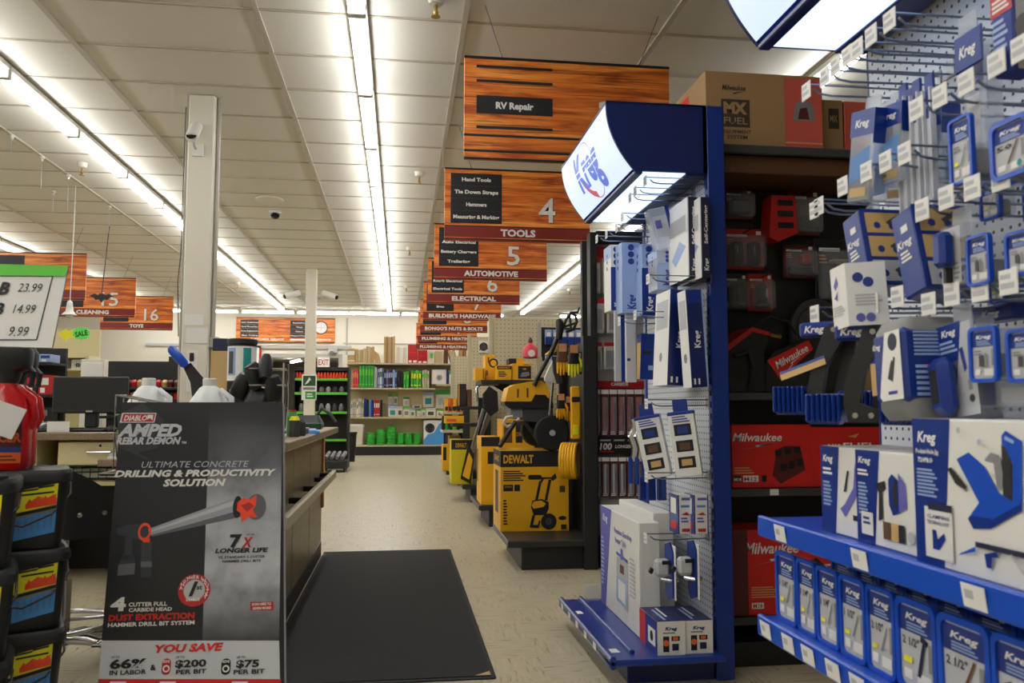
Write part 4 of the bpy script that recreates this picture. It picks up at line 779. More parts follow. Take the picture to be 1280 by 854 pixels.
t = thing('waste_bin', 'black bin in front of the cream bookcase, right of the lime edged unit', 'bin', (*aZ(437, 577, 0).xy, 0)); b = MB(); b.loft([rsec(.2, .24, 0, .03), rsec(.26, .3, .56, .03)], 'black'); b.build('bin_body', t, smooth=35); MB().loft([rsec(.28, .32, .56, .03), rsec(.28, .32, .6, .03)], 'charcoal').build('lid', t)
t = thing('low_cart', 'low dark cart with grey parts at the end of the counter', 'cart', (aZ(424, 587, 0).x - .04, aZ(424, 587, 0).y - .45, 0)); b = MB(); b.box(-.22, .22, -.3, .3, .06, .2, 'charcoal', .01); b.build('cart_body', t)
for x in (-.17, .17):
    for y in (-.24, .24): MB().cyl((x - .015, y, .035), (x + .015, y, .035), .034, 'black', 14).build('wheel', t)
for k in range(4): b = MB(); b.tube([(-.14 + .09 * k, -.2, .24), (-.1 + .09 * k, 0, .32), (-.14 + .09 * k, .18, .25)], .035, 'grey', 8); tag(b.build('pipe_elbow', loc=(t.location.x, t.location.y, .0), smooth=50), 'grey pipe elbow lying on the low cart, %s from the left' % ORD[k], 'pipe', 'elbows on the low cart')
# ---------------------------------------------------------------- racks behind the desk, left of the post
YD = 8.6; a, c = aY(118, 448, YD), aY(224, 448, YD); t = thing('dark_display_rack', 'dark grey display rack with red goods behind the monitor', 'rack', (0, 0, 0))
MB().box(a.x, c.x, YD + .4, YD + .45, 0, aY(170, 449, YD).z, 'charcoal').build('back_panel', t); MB().box(c.x - .2, c.x, YD + .38, YD + .4, 1.2, aY(215, 443, YD).z, 'charcoal').build('header_panel', t)
for y in (484, 499, 520): z = aY(170, y, YD).z; MB().box(a.x, c.x, YD, YD + .4, z - .025, z, 'charcoal', .003).build('shelf', t)
for s_, y in enumerate((484, 499)):
    z = aY(170, y, YD).z
    for k in range(10): x = a.x + .3 + k * .058; b = MB(); b.loft([rsec(.045, .1, 0, .015), rsec(.054, .12, .05, .02), rsec(.03, .06, .075, .01)], ('brown', 'red', 'skin', 'maroon')[(k + s_) % 4]); tag(b.build('small_pack', loc=(x, YD + .1, z + .001), smooth=50), 'red or brown pack, %s shelf of the dark rack, %s from the left' % (('upper', 'lower')[s_], ORD[k]), 'pack', 'packs on the dark display rack')
YT = 10.5; a, c = aY(43, 470, YT), aY(108, 470, YT); t = thing('tan_shelving', 'tan shelving behind the desk holding two white boxes', 'shelving', (0, 0, 0)); z1 = aY(80, 444, YT).z
MB().box(a.x, c.x, YT + .4, YT + .43, 0, aY(80, 408, YT).z, 'cream').build('back_panel', t); MB().box(c.x - .02, c.x + .02, YT, YT + .4, 0, z1, 'cream').build('side_panel', t); MB().box(a.x, c.x, YT, YT + .4, z1 - .03, z1, 'cream', .003).build('top_shelf', t); MB().box(a.x - .02, a.x + .03, YT - .01, YT + .4, 0, z1, 'lemon').build('side_panel', t)
z2 = aY(80, 461, YT).z; MB().box(a.x, c.x, YT, YT + .4, z2 - .02, z2, 'cream', .003).build('shelf', t); MB().box(a.x, c.x, YT + .35, YT + .4, 0, .6, 'charcoal').build('kick', t)
for k, x in enumerate((66, 88)):
    p, p2 = aY(x, 459, YT + .1), aY(x + 17, 449.5, YT + .1); carton('flower_box', 'white box with a dark flower mark on the tan shelving, %s of two' % ('left', 'right')[k], 'box', ((p.x + p2.x) / 2, YT + .2, z2 + .001), p2.x - p.x, .16, p2.z - z2, 'paper', [('p', [(.5 + (.34 if q_ % 2 else .14) * math.cos(q_ * math.pi / 8), .42 + (.34 if q_ % 2 else .14) * math.sin(q_ * math.pi / 8)) for q_ in range(16)], 'navy'), ('c', .5, .42, .1, 'grey')])
YR = 7.6; a, c = aY(-20, 520, YR), aY(62, 520, YR); t = thing('wall_rack', 'dark goods rack behind the price card at the left edge', 'rack', (0, 0, 0)); MB().box(a.x, c.x, YR + .3, YR + .34, 0, 1.62, 'charcoal').build('back_panel', t)
for z in (1.48, 1.2, .95): MB().box(a.x, c.x, YR, YR + .3, z - .02, z, 'charcoal').build('shelf', t)
for r_, (z, ms, h, nm) in enumerate(((1.48, ['kpale', 'kblue', 'paper', 'sky'], .07, 'top'), (1.2, ['red', 'paper', 'red', 'ink'], .17, 'middle'), (.95, ['ink', 'grey', 'ink', 'paper'], .14, 'lower'))):
    for k in range(5): w_ = (c.x - a.x) / 5.2; carton('goods_pack', '%s pack, %s shelf of the rack behind the price card, %s from left' % ({'top': 'blue or white', 'middle': 'red', 'lower': 'dark'}[nm], nm, ORD[k]), 'pack', (a.x + w_ * (k + .55), YR + .12, z), w_ * .92, .2, h, ms[k % 4], [('r', .1, .5, .9, .85, ms[(k + 1) % 4]), ('r', .2, .1, .6, .35, 'paper')], group='packs on the rack behind the price card', bev=.004)
t = thing('tall_cabinet', 'plain white cabinet behind the desk left of the dark rack', 'cabinet', (*aY(115, 470, 9.6).xy, 0)); z = aY(115, 449, 9.6).z; MB().box(-.12, .12, 0, .5, 0, z, 'offwhite', .006).build('cabinet_body', t); d_ = MB().box(-.11, .11, -.018, 0, .1, z - .04, 'white', .005).build('door', t); MB().box(.07, .085, -.035, -.018, 1.0, 1.15, 'chrome', .003).build('handle', d_)
t = thing('pole_display', 'dark framed display panel behind the canister, right of the big post', 'display', (*aY(266, 470, 9.0).xy, 0)); z = aY(266, 437, 9.0).z; MB().box(-.14, .1, 0, .3, 0, z, 'charcoal', .006).build('panel', t); b = MB(); b.T = face((-.14, -.001, 0), (1, 0, 0), (0, 0, 1)); b.rect(.02, z - .32, .1, z - .12, 'paper'); b.build('notice', t); b = MB(); b.T = face((-.14, -.002, 0), (1, 0, 0), (0, 0, 1)); b.rect(.04, 1.14, .085, 1.34, 'screenblue'); b.build('lit_screen', t)

# ---------------------------------------------------------------- gondola rows C..G with DeWalt end caps
def gondola(Y0, label, W=3.6, H=2.2, xs=1.34, back='pegtan', post='postdark'):
    xs = round(xs, 3); t = thing('gondola_shelving', label, 'shelving', (0, 0, 0)); m = Y0 + .45
    MB().box(xs, xs + W, m - .02, m + .02, .2, H, back).build('peg_panel', t)
    for s in (-1, 1): MB().box(xs, xs + W, m + s * .03, m + s * .43, .16, .2, 'deck', .004).build('base_deck', t)
    MB().box(xs, xs + W, m - .38, m + .38, 0, .16, 'charcoal').build('kick', t); MB().box(xs - .03, xs + .02, m - .03, m + .03, 0, H + .04, post, .003).build('upright', t); MB().box(xs + W - .02, xs + W + .02, m - .03, m + .03, 0, H + .04, post).build('upright', t)
    for s in (-1, 1):
        for z in (.6, 1.0, 1.4): MB().box(xs + 1.2 if s < 0 else xs + .1, xs + W, m + s * .03, m + s * .36, z - .03, z, 'shelf').build('shelf', t)
    return t
def endcap(Y0, label, top=1.48, xs=1.30, w=.9, panel='charcoal', lead=0):
    t = thing('end_cap', label, 'end cap', (0, 0, 0))
    MB().box(.72, xs, Y0, Y0 + w, .155, .2, 'deck', .006).build('base_deck', t)
    b = MB(); b.box(.82, xs, Y0 + .05, Y0 + w - .05, 0, .155, 'charcoal', .004); b.build('kick', t); Y0 += lead; w -= lead
    MB().box(xs, xs + .03, Y0, Y0 + w, .0, top, panel).build('back_panel', t)
    for y in (Y0, Y0 + w - .04): MB().box(xs - .06, xs + .035, y - .002, y + .042, 0, top + .02, 'postdark', .004).build('side_upright', t)
    return t
gondola(5.6, 'gondola row behind the carbide blade wall, next to the pressure washer', H=2.3, xs=1.37, back='grey'); endcap(5.55, 'dark end cap carrying the pressure washer carton and hoses', 1.56)
gondola(7.65, 'tan peg gondola row behind the second dark end cap', H=1.55, xs=1.37, post='shelf'); endcap(7.6, 'dark end cap carrying the folding saw stand', 1.35)
gondola(9.7, 'tall tan peg gondola row, highest behind the pressure washer', H=2.2, xs=1.11, post='shelf'); endcap(9.6, 'dark end cap with the lime yellow carton', 1.2, xs=1.04, lead=.25)
gondola(11.75, 'tan peg gondola row fourth along the aisle', H=2.14, xs=1.01, post='shelf'); endcap(11.7, 'small dark end cap fourth along the aisle', 1.2, xs=.94)
gondola(13.8, 'tan peg gondola row fifth along the aisle', H=1.98, xs=.89, post='shelf'); endcap(13.7, 'small dark end cap farthest along the aisle', 1.2, xs=.82)
def dwfront(name='DEWALT', top='ink', m='dewalt', pic=True):
    r_ = [('r', 0, .8, 1, 1, top), ('t', name, .26, .85, .1, m, {'w': .44, 'bold': .04, 'res': 2}), ('l', .04, .62, .38, .76, 5, 'ink'), ('r', .04, .5, .18, .58, 'ink'), ('r', .2, .5, .28, .58, 'ink'), ('t', '3300', .11, .545, .02, m, {'w': .1}), ('l', .04, .08, .1, .4, 9, 'ink')]
    if pic:
        k = 'ink'; r_ += [('p', rrf(.4, .6, .64, .7), 'black'), ('p', [(.58, .62), (.6, .67), (.74, .67), (.8, .72), (.82, .66), (.76, .62), (.73, .65), (.63, .645), (.6, .6)], k), ('p', [(.56, .62), (.6, .62), (.54, .38), (.5, .38)], k), ('p', [(.7, .64), (.74, .64), (.68, .38), (.64, .38)], k), ('p', [(.44, .3), (.46, .38), (.6, .4), (.7, .36), (.7, .28), (.66, .2), (.48, .2)], k), ('p', [(.45, .32), (.48, .37), (.6, .38), (.66, .34), (.62, .3), (.48, .28)], m), ('p', [(.42, .05), (.46, .2), (.5, .2), (.47, .08), (.54, .08), (.56, .14), (.58, .12), (.55, .04)], k), ('c', .7, .12, .1, k), ('c', .7, .12, .045, 'darkgrey'), ('c', .9, .16, .05, 'ink', .025), ('r', .88, .02, .96, .08, 'ink'), ('r', .86, .48, .94, .56, 'brown')]
    return r_
def rrf(x0, x1, y0, y1): return rr(x0, x1, y0, y1, min(x1 - x0, y1 - y0) * .48)
carton('pressure_washer_carton', 'big yellow carton with black top band and a pressure washer picture', 'carton', (.972, 6.2, .2005), .5, .46, .575, 'dewalt', dwfront(), [('r', 0, .8, 1, 1, 'ink'), ('r', .3, .2, .7, .74, 'brown'), ('t', 'DEWALT', .5, .86, .07, 'dewalt', {'w': .6})], top=[('r', .04, .04, .96, .96, 'dewalt')])
# second end cap: tall cartons, top shelf with five boxes
p = aY(596, 560, 7.75); carton('tall_carton', 'tall narrow yellow carton standing behind the pressure washer carton', 'carton', (.83, 7.86, .2005), .17, .44, .62, 'dewalt', [('r', 0, .86, 1, 1, 'ink'), ('r', .35, .6, .7, .78, 'ink')], [('r', .1, .3, .3, .8, 'ink')])
carton('wide_carton', 'yellow carton with black number panels behind the engine of the washer', 'carton', (1.105, 7.9, .2005), .32, .4, .78, 'dewalt', [('r', .05, .72, .3, .96, 'brown'), ('r', .4, .72, .6, .96, 'ink'), ('t', '2100', .5, .8, .05, 'dewalt', {'w': .16}), ('r', .7, .72, .92, .96, 'ink'), ('l', .1, .3, .8, .6, 5, 'ink')])
e2 = [o for o in COL.objects if o.get('label') == 'dark end cap carrying the folding saw stand'][0]; b = MB(); b.box(.74, 1.3, 7.62, 8.2, 1.305, 1.345, 'postdark', .005); s_ = b.build('top_shelf', e2)
for y in (7.7, 8.1): b = MB(); b.T = face((0, y, 0), (1, 0, 0), (0, 0, 1)); b.prism([(1.27, 1.1), (1.3, 1.1), (1.3, 1.305), (.9, 1.305)][::-1], -.004, .004, 'postdark'); b.build('bracket', s_)
def px_box(name, label, cat, x0, y0, x1, y1, Y, d, mat, front=(), z=None, group=None, left=(), rot=0):
    a, c = aY(x0, y1, Y), aY(x1, y0, Y); zb = a.z if z is None else z; zt = aY((x0 + x1) / 2, y0, Y).z
    return carton(name, label, cat, ((a.x + c.x) / 2, Y + d / 2, zb), c.x - a.x, d, zt - zb, mat, front, left, (), (), (0, 0, rot), group)
blk = lambda nm: [('r', .0, .72, 1, .96, 'ink'), ('t', nm, .5, .78, .12, 'dewalt', {'w': .8}), ('l', .1, .2, .7, .6, 4, 'ink')]
Q = lambda x: 560 + x / 6.567
W_ = lambda y: 390 + y / 6.567
px_box('tool_box', 'tall yellow tool carton on the dark top shelf', 'carton', Q(305), W_(352), Q(390), W_(535), 7.85, .2, 'dewalt', [('c', .8, .68, .18, 'ink'), ('c', .8, .68, .12, 'dewalt'), ('r', .25, .7, .38, .9, 'brown'), ('r', .1, .2, .25, .4, 'brown')], 1.346)
px_box('tool_box', 'low yellow tool carton left of the tall one on the dark shelf', 'carton', Q(222), W_(458), Q(302), W_(535), 7.8, .2, 'dewalt', [('r', .8, .1, .9, .9, 'brown')], 1.346)
px_box('tool_box', 'yellow tool carton with black lettering band at the front of the dark shelf', 'carton', Q(402), W_(438), Q(522), W_(562), 7.63, .2, 'dewalt', blk('DEWALT'), 1.346)
px_box('tool_box', 'yellow tool carton with a black picture panel at the front of the dark shelf', 'carton', Q(528), W_(424), Q(686), W_(562), 7.64, .24, 'dewalt', [('r', .3, .08, .97, .85, 'ink'), ('t', 'XR', .64, .62, .1, 'dewalt', {'w': .2}), ('p', [(.4, .2), (.5, .45), (.85, .5), (.9, .3), (.7, .2)], 'grey'), ('t', 'DEWALT', .74, .89, .07, 'ink', {'w': .3})], 1.346)
px_box('tool_box', 'yellow and black carton behind the front boxes on the dark shelf', 'carton', Q(500), W_(382), Q(622), W_(470), 7.92, .2, 'ink', [('r', .5, 0, 1, 1, 'dewalt'), ('r', .1, .2, .4, .7, 'dewalt')], 1.346)
# folding saw stand
t = thing('saw_stand', 'folding saw stand with long grey legs on the second end cap', 'saw stand', (0, 0, 0)); YS = 9.66
J = lambda x, y, dy=0: aY(540 + x / 4.27, 380 + y / 4.27, YS + dy)
for k, (p, q_) in enumerate((((165, 935), (275, 560)), ((190, 935), (305, 560)), ((235, 770), (320, 575)))):
    a = J(*p); c = J(*q_); a.z = max(a.z, .222); MB().box(-.018, .018, -.018, .018, 0, (c - a).length, 'steel', .004).build('leg', t, tuple(a), (c - a).to_track_quat('Z', 'Y').to_euler())
b = MB(); b.T = face((0, YS - .03, 0), (1, 0, 0), (0, 0, 1)); b.prism([(J(x, y).x, J(x, y).z) for x, y in ((275, 560), (270, 480), (300, 440), (345, 470), (350, 570), (310, 600))][::-1], -.06, .06, 'black'); b.build('folding_head', t)
b = MB(); b.tube([J(245, 520), J(238, 450), J(262, 425), J(295, 412)], .018, 'chrome', 8); b.tube([J(262, 430, .1), J(290, 415, .1), J(380, 440, .1)], .014, 'steel', 8); b.build('carry_rail', t, smooth=50)
b = MB(); b.T = face((0, YS - .05, 0), (1, 0, 0), (0, 0, 1)); b.prism([(J(x, y).x, max(.2008, J(x, y).z)) for x, y in ((150, 930), (205, 960), (222, 800), (190, 750))], -.03, .03, 'black'); b.prism([(J(x, y).x, max(.21, J(x, y).z)) for x, y in ((160, 915), (195, 935), (214, 830), (194, 790))], .03, .034, 'dewalt'); b.build('foot_panel', t)
px_box('saw_box', 'yellow edged black saw carton behind the saw stand legs', 'carton', 593, 548, 612, 562, 7.95, .2, 'ink', [('r', .1, .1, .9, .5, 'dewalt')], .83) if 0 else None
# third end cap and beyond
px_box('lime_carton', 'lime yellow carton with a black top on the third end cap', 'carton', 564, 550, 591, 590, 9.78, .36, 'dewalt2', [('r', 0, .78, 1, 1, 'ink'), ('t', 'DEWALT', .45, .83, .1, 'dewalt', {'w': .5}), ('p', [(.5, .1), (.5, .35), (.75, .42), (.95, .3), (.95, .1)], 'ink'), ('p', [(.55, .14), (.55, .3), (.75, .36), (.9, .26), (.9, .14)], 'dewalt2')], .2005)
px_box('upright_case', 'tall black case standing on the third end cap', 'case', 573, 480, 583, 508, 9.9, .2, 'charcoal', [('r', 0, .02, .12, .98, 'dewalt')], 1.109); px_box('upright_case', 'tall brown case beside the black case on the third end cap', 'case', 584, 487, 590, 508, 9.9, .2, 'brown', [], 1.109)
e3 = [o for o in COL.objects if o.get('label') == 'dark end cap with the lime yellow carton'][0]
for z in (1.09, .887): MB().box(.62, 1.035, 9.88, 10.3, z - .02, z + .018, 'postdark', .004).build('shelf', e3)
px_box('driver_set', 'yellow driver set on the lower shelf of the third end cap', 'set', 556, 520, 580, 529, 9.9, .2, 'dewalt', [('r', .1, .2, .6, .6, 'orange')], .9065)
for k in range(5): p = aY(557 + 5 * k, 537, 11.2); b = MB(); b.lathe([(.024, 0), (.026, .1), (.018, .16), (.016, .2)], ('ink', 'green', 'ink', 'limegreen', 'ink')[k], 10); tag(b.build('bottle', loc=(p.x, 11.85, .781)), 'small dark bottle on the fourth end cap, %s from the left' % ORD[k], 'bottle', 'bottles on the fourth end cap')
e4 = [o for o in COL.objects if o.get('label') == 'small dark end cap fourth along the aisle'][0]; MB().box(.6, .94, 11.74, 12.5, .74, .78, 'shelf', .004).build('shelf', e4); MB().box(.6, .94, 11.74, 12.5, 1.0, 1.03, 'shelf', .004).build('shelf', e4)
for k in range(5): px_box('drill_pack', 'yellow drill pack on the fourth end cap, %s from the left' % ORD[k], 'pack', 556 + k * 5, 498, 560.5 + k * 5, 508, 11.8, .15, ('dewalt', 'orange')[k % 2], [('r', .1, .1, .9, .4, 'ink')], 1.031, 'drill packs on the fourth end cap')
px_box('yellow_carton', 'yellow and black carton standing on the fourth end cap base', 'carton', 553, 556, 563, 582, 11.9, .3, 'dewalt', [('r', .1, .4, .5, .9, 'ink')], .2005); px_box('brown_carton', 'brown carton on the fourth end cap base behind the yellow one', 'carton', 561, 545, 576, 578, 12.25, .25, 'kraft', [], .2005)
px_box('red_pack', 'red and white bag standing behind the washer engine', 'bag', 626, 486, 636, 515, 7.5, .06, 'red', [('p', [(0, .2), (1, .6), (1, .8), (0, .4)], 'paper'), ('r', 0, .85, 1, 1, 'limegreen')], .98 + .0) if 0 else None
for k, (x0, y0, x1, y1, m, Y) in enumerate(((570, 398 + 22, 584, 450 - 10, 'ink', 9.66), (598.5, 426, 610.5, 441, 'ink', 11.7))[1:]): px_box('peg_card', 'dark carded part on the tan peg panel above the yellow boxes', 'card', x0, y0, x1, y1, 12.14, .03, 'paper', [('c', .5, .5, .35, 'ink'), ('p', [(0, .2), (.5, .9), (1, .3)], 'darkgrey')])
for k, (x0, y0, x1, y1) in enumerate(((586.5, 447, 594, 455), (586.5, 457, 594, 468))): px_box('peg_card', '%s small card on the far narrow peg panel' % ('upper', 'lower')[k], 'card', x0, y0, x1, y1, 14.19, .03, 'offwhite', [('r', .1, .1, .9, .6, ('maroon', 'darkgreen')[k])])
t = thing('shampoo_bottle', 'magenta red spray bottle on the low tan gondola behind the washer', 'bottle', (*aY(663, 445, 8.1).xy, 1.575)); z = aY(663, 422, 8.1).z - 1.575
MB().lathe([(.03, 0), (.075, .01), (.078, z * .45), (.03, z * .7), (.02, z * .75)], 'pinkred', 16).build('bottle_body', t, smooth=45); MB().lathe([(.022, z * .74), (.022, z * .85), (.01, z)], 'maroon', 12).build('cap', t); b = MB(); b.T = face((-.05, -.08, z * .08), (1, 0, 0), (0, 0, 1)); b.poly(circ(.05, z * .15, .035), 'paper'); b.build('printed_label', t)
t = thing('blue_goods_rack', 'black wire rack of blue packets behind the washer handle', 'rack', (*aY(700, 430, 9.3).xy, 0)); p, q_ = aY(676, 409, 9.3), aY(732, 460, 9.3); w_ = q_.x - p.x
MB().box(-w_ / 2, w_ / 2, .02, .04, 0, p.z, 'charcoal').build('frame', t); MB().box(-w_ / 2, -w_ / 2 + .04, -.02, .05, 0, p.z + .05, 'conduit').build('upright', t); MB().box(-w_ / 2, w_ / 2, -.2, .02, 0, .05, 'charcoal').build('base', t)
for r_ in range(2):
    for k in range(5): carton('blue_packet', 'blue packet on the black wire rack, %s row, %s from the left' % (('upper', 'lower')[r_], ORD[k]), 'packet', (t.location.x - w_ / 2 + .12 + k * .088, t.location.y - .02, p.z - .2 - .3 * r_), .075, .04, .17, 'kpale', [('r', 0, .0, 1, .5, 'kblue'), ('r', .2, .55, .8, .8, 'paper')], group='blue packets on the wire rack')
# ---------------------------------------------------------------- pressure washer on its carton
t = thing('pressure_washer', 'yellow and black pressure washer standing on the yellow carton', 'pressure washer', (0, 0, 0)); YW = 6.2
G = lambda x, y, dy=0: aY(540 + x / 4.27, 380 + y / 4.27, YW + dy)
def slab(pts, dy0, dy1, mat, mir=True):
    b = MB(); b.T = face((0, YW, 0), (1, 0, 0), (0, 0, 1)); P_ = [(G(*p).x, G(*p).z) for p in pts]; ar = sum(P_[i - 1][0] * P_[i][1] - P_[i][0] * P_[i - 1][1] for i in range(len(P_)))
    b.prism(P_ if ar > 0 else P_[::-1], -dy1, -dy0, mat); return b
eng = slab([(382, 520), (395, 470), (430, 450), (500, 437), (570, 432), (600, 460), (612, 500), (626, 540), (600, 520), (590, 505), (535, 503), (515, 540), (380, 540)], -.14, .14, 'dewalt').build('engine_cover', t)
b = slab([(440, 475), (450, 475), (448, 520), (440, 520)], -.143, .143, 'brown'); b2 = slab([(490, 470), (500, 470), (500, 520), (490, 520)], -.143, .143, 'brown').build('vent', eng); b.build('vent', eng)
slab([(430, 451), (500, 438), (568, 433), (585, 445), (500, 450), (440, 462)], -.12, .12, 'lightgrey').build('top_trim', eng)
slab([(376, 540), (515, 540), (535, 505), (592, 505), (604, 535), (630, 545), (632, 575), (400, 575), (378, 560)], -.13, .13, 'black').build('engine_base', t)
slab([(410, 570), (470, 565), (475, 620), (440, 635), (412, 610)], -.1, .1, 'grey').build('pump', t); slab([(470, 572), (630, 568), (635, 628), (560, 650), (480, 640)], -.11, .11, 'darkgrey').build('engine_block', t)
for k, (x, y, dy) in enumerate(((638, 708, -.24), (560, 690, .2))):
    p = G(x, y, dy); w_ = MB().lathe([(.06, -.035), (.118, -.035), (.128, -.02), (.128, .02), (.118, .035), (.06, .035)], 'rubber', 32).build('wheel', t, tuple(p), (R(90), 0, 0), smooth=40)
    b = MB(); b.lathe([(.001, .03), (.06, .03), (.065, -.03), (.001, -.03)][::-1], 'charcoal', 24); b.lathe([(.001, .052), (.02, .05), (.024, .03)][::-1], 'lightgrey', 12); b.build('wheel_hub', w_, smooth=40)
fr = MB()
for dy in (-.16, .16):
    fr.tube([G(590, 770, dy), G(500, 655, dy), G(445, 650, dy), G(365, 775, dy)], .018, 'black', 8)
    fr.tube([G(545, 455, dy), G(560, 420, dy), G(640, 270, dy), G(668, 205, dy)], .016, 'black', 8)
fr.tube([G(668, 205, -.16), G(668, 205, .16)], .016, 'black', 8); fr.tube([G(365, 775, -.16), G(365, 775, .16)], .018, 'black', 8); fr.build('tube_frame', t, smooth=50)
slab([(608, 285), (640, 260), (664, 195), (672, 225), (655, 275), (612, 290)], -.06, .06, 'dewalt').build('handle_panel', t); slab([(600, 410), (652, 300), (640, 435), (600, 430)], -.02, .02, 'paper').build('instruction_card', t)
b = MB(); b.tube([G(628, 615, -.25), G(643, 440, -.25)], .013, 'chrome', 10); b.build('lance', t)
b = MB(); b.tube([G(430, 620, -.13), G(395, 625, -.14), G(382, 655, -.14), G(400, 675, -.14), G(440, 660, -.13), G(465, 630, -.12)], .011, 'offwhite', 8); b.build('pump_hose', t, smooth=50)
b = MB(); 
for k in range(4): b.tube([G(650 + 8 * k, 300, -.2 - .01 * k), G(655 + 10 * k, 380, -.2 - .01 * k), G(672 + 8 * k, 440, -.2 - .01 * k), G(700 + 5 * k, 430, -.2 - .01 * k), G(712, 350, -.2 - .01 * k), G(690, 270, -.2 - .01 * k)], .013, 'black', 6)
b.build('coiled_hose', t, smooth=50)
bpy.context.view_layer.update(); t.location.z = .7762 - min((o.matrix_world @ Vector(c)).z for o in t.children_recursive for c in o.bound_box)
t = thing('spray_gun', 'black trigger spray gun hooked high on the washer handle', 'spray gun', (0, 0, 0)); GW = lambda x, y: G(x, y, -.2)
b = MB(); b.tube([GW(676, 190), GW(682, 140), GW(680, 95), GW(676, 80)], [.024, .03, .03, .018], 'black', 10); b.build('grip', t, smooth=50); b = MB(); b.tube([GW(690, 150), GW(715, 85), GW(740, 48), GW(765, 62), GW(773, 95), GW(755, 135), GW(715, 150)], .0115, 'black', 8); b.tube([GW(735, 60), GW(742, 140)], .009, 'black', 6); b.tube([GW(700, 125), GW(772, 100)], .009, 'black', 6); b.tube([GW(742, 48), GW(778, 45), GW(785, 20)], .009, 'black', 6); b.build('trigger_guard', t, smooth=50)
# goods on the first end cap: hose coil box and hung tools
p = aY(706, 576, 5.75); t = thing('hose_reel', 'flat coil of yellow air hose in a black backed holder hanging by the big carton', 'hose', (p.x + .03, 5.75, p.z))
b = MB()
for k in range(6): b.torus((-.01 + 0, -.06 + k * .02, 0), .105, .0115, 'dewalt', 30, 8, 'y')
b.T = Matrix.Scale(.72, 4, (1, 0, 0)); b.build('hose_coil', t, smooth=60, rot=(0, 0, R(62))).scale = (.8, 1, 1.12); MB().box(.06, .07, -.08, .08, -.13, .13, 'ink', .003).build('backing_card', t)
for k, (x, y0, y1, m, L) in enumerate(((716, 483, 549, 'dewalt', 'long yellow level standing upright right of the washer wheel'),)):
    a, c = aY(x, y1, 5.8), aY(x, y0, 5.8); t = thing('yellow_level', L, 'level', (a.x + .02, 5.8, a.z)); MB().box(-.035, .035, -.02, .02, 0, c.z - a.z, m, .008).build('level_body', t); b = MB(); b.box(-.03, .03, -.028, .0, (c.z - a.z) * .7, (c.z - a.z) * .8, 'ink', .004); b.box(-.02, .02, -.026, 0, .03, .1, 'lemon', .003); b.build('grip', t)
def glove(label, x, y, Y, m1, m2, s=1):
    p = aY(x, y, Y); t = thing('work_glove', label, 'glove', tuple(p), group='hanging work gloves')
    b = MB(); b.loft([rsec(.075 * s, .03, .1 * s, .013), rsec(.08 * s, .035, .03 * s, .015), rsec(.09 * s, .035, -.03 * s, .015)], m2); b.build('cuff', t, smooth=40)
    for k, (dx, l) in enumerate(((-.032, .085), (-.011, .1), (.011, .095), (.032, .075))): MB().tube([(dx * s, 0, -.025 * s), (dx * s * 1.05, -.004, -.07 * s), (dx * s * 1.1, .004, -(.03 + l) * s)], [.012 * s, .012 * s, .008 * s], m1, 8).build('finger', t, smooth=60)
    MB().tube([(.035 * s, 0, .02 * s), (.06 * s, -.01, -.02 * s), (.062 * s, -.01, -.055 * s)], [.014 * s, .013 * s, .009 * s], m1, 8).build('thumb', t, smooth=60); b = MB(); b.T = face((-.03 * s, -.019, .05 * s), (1, 0, 0), (0, 0, 1)); b.rect(0, 0, .06 * s, .06 * s, 'peach'); b.build('hang_card', t)
glove('yellow palmed work glove hanging below the spray gun', 703, 448, 5.85, 'dewalt', 'brown', .95); glove('black and yellow work glove hanging right of the first glove', 717, 450, 5.72, 'lemon', 'black', .95); glove('yellow work glove hanging lower, right of the lance', 701, 507, 5.85, 'dewalt', 'black', .75); glove('black backed yellow glove hanging lower beside the level', 711, 510, 5.95, 'dewalt', 'black', .75)
for x, y0, y1, L in ((721, 440, 468, 'yellow handled knife card on the dark end cap panel'),): px_box('tool_card', L, 'card', x, y0, x + 7, y1, 5.72, .03, 'ink', [('r', .2, .1, .8, .7, 'lemon'), ('r', .3, .75, .7, .95, 'paper')])

# ---------------------------------------------------------------- blade wall beyond the blue end cap (row C, facing the camera)
YC = 5.62
t = thing('blade_wall', 'wall bay of red and white saw blade packs beyond the blue end cap', 'display', (0, 0, 0)); L_, R_ = 1.36, 2.6
MB().box(L_, R_, YC + .1, YC + .13, .2, 2.3, 'lightgrey').build('back_panel', t); MB().box(L_, R_, YC - .1, YC + .1, .16, .2, 'deck').build('base_deck', t); MB().box(L_, R_, YC - .06, YC + .1, 0, .16, 'charcoal').build('kick', t)
MB().box(L_ - .05, L_ + .0, YC - .0, YC + .1, 0, 2.32, 'postdark', .003).build('upright', t)
Z_ = lambda y: aY(760, y, YC).z
b = MB(); b.box(L_, R_, YC + .02, YC + .1, Z_(302), Z_(288), 'ink', .004); b.build('header_strip', t); b = MB(); b.box(L_, R_, YC + .08, YC + .1, Z_(320), Z_(306), 'red'); b.build('red_strip', t)
b = MB(); b.box(L_, R_, YC + .06, YC + .1, Z_(485), Z_(476), 'red'); b.T = face((L_, YC + .059, Z_(484)), (1, 0, 0), (0, 0, 1)); b.text('CARBIDE', .17, .012, .022, 'paper', bold=.04); b.build('carbide_strip', t)
b = MB(); b.box(L_, R_, YC + .05, YC + .1, Z_(568), Z_(548), 'ink'); b.T = face((L_, YC + .049, Z_(568)), (1, 0, 0), (0, 0, 1)); b.text('100', .02, .03, .045, 'paper', 'l', .04, .15); b.text('LONGER LIFE', .13, .04, .022, 'paper', 'l', .04, .15); b.rect(.02, .01, .12, .022, 'red', .001)
for k in range(4): b.poly([(.02 + .1 * k, .088), (.095 + .1 * k, .088), (.1 + .1 * k, .1), (.025 + .1 * k, .1)], 'lightgrey', .0006)
b.build('slogan_strip', t)
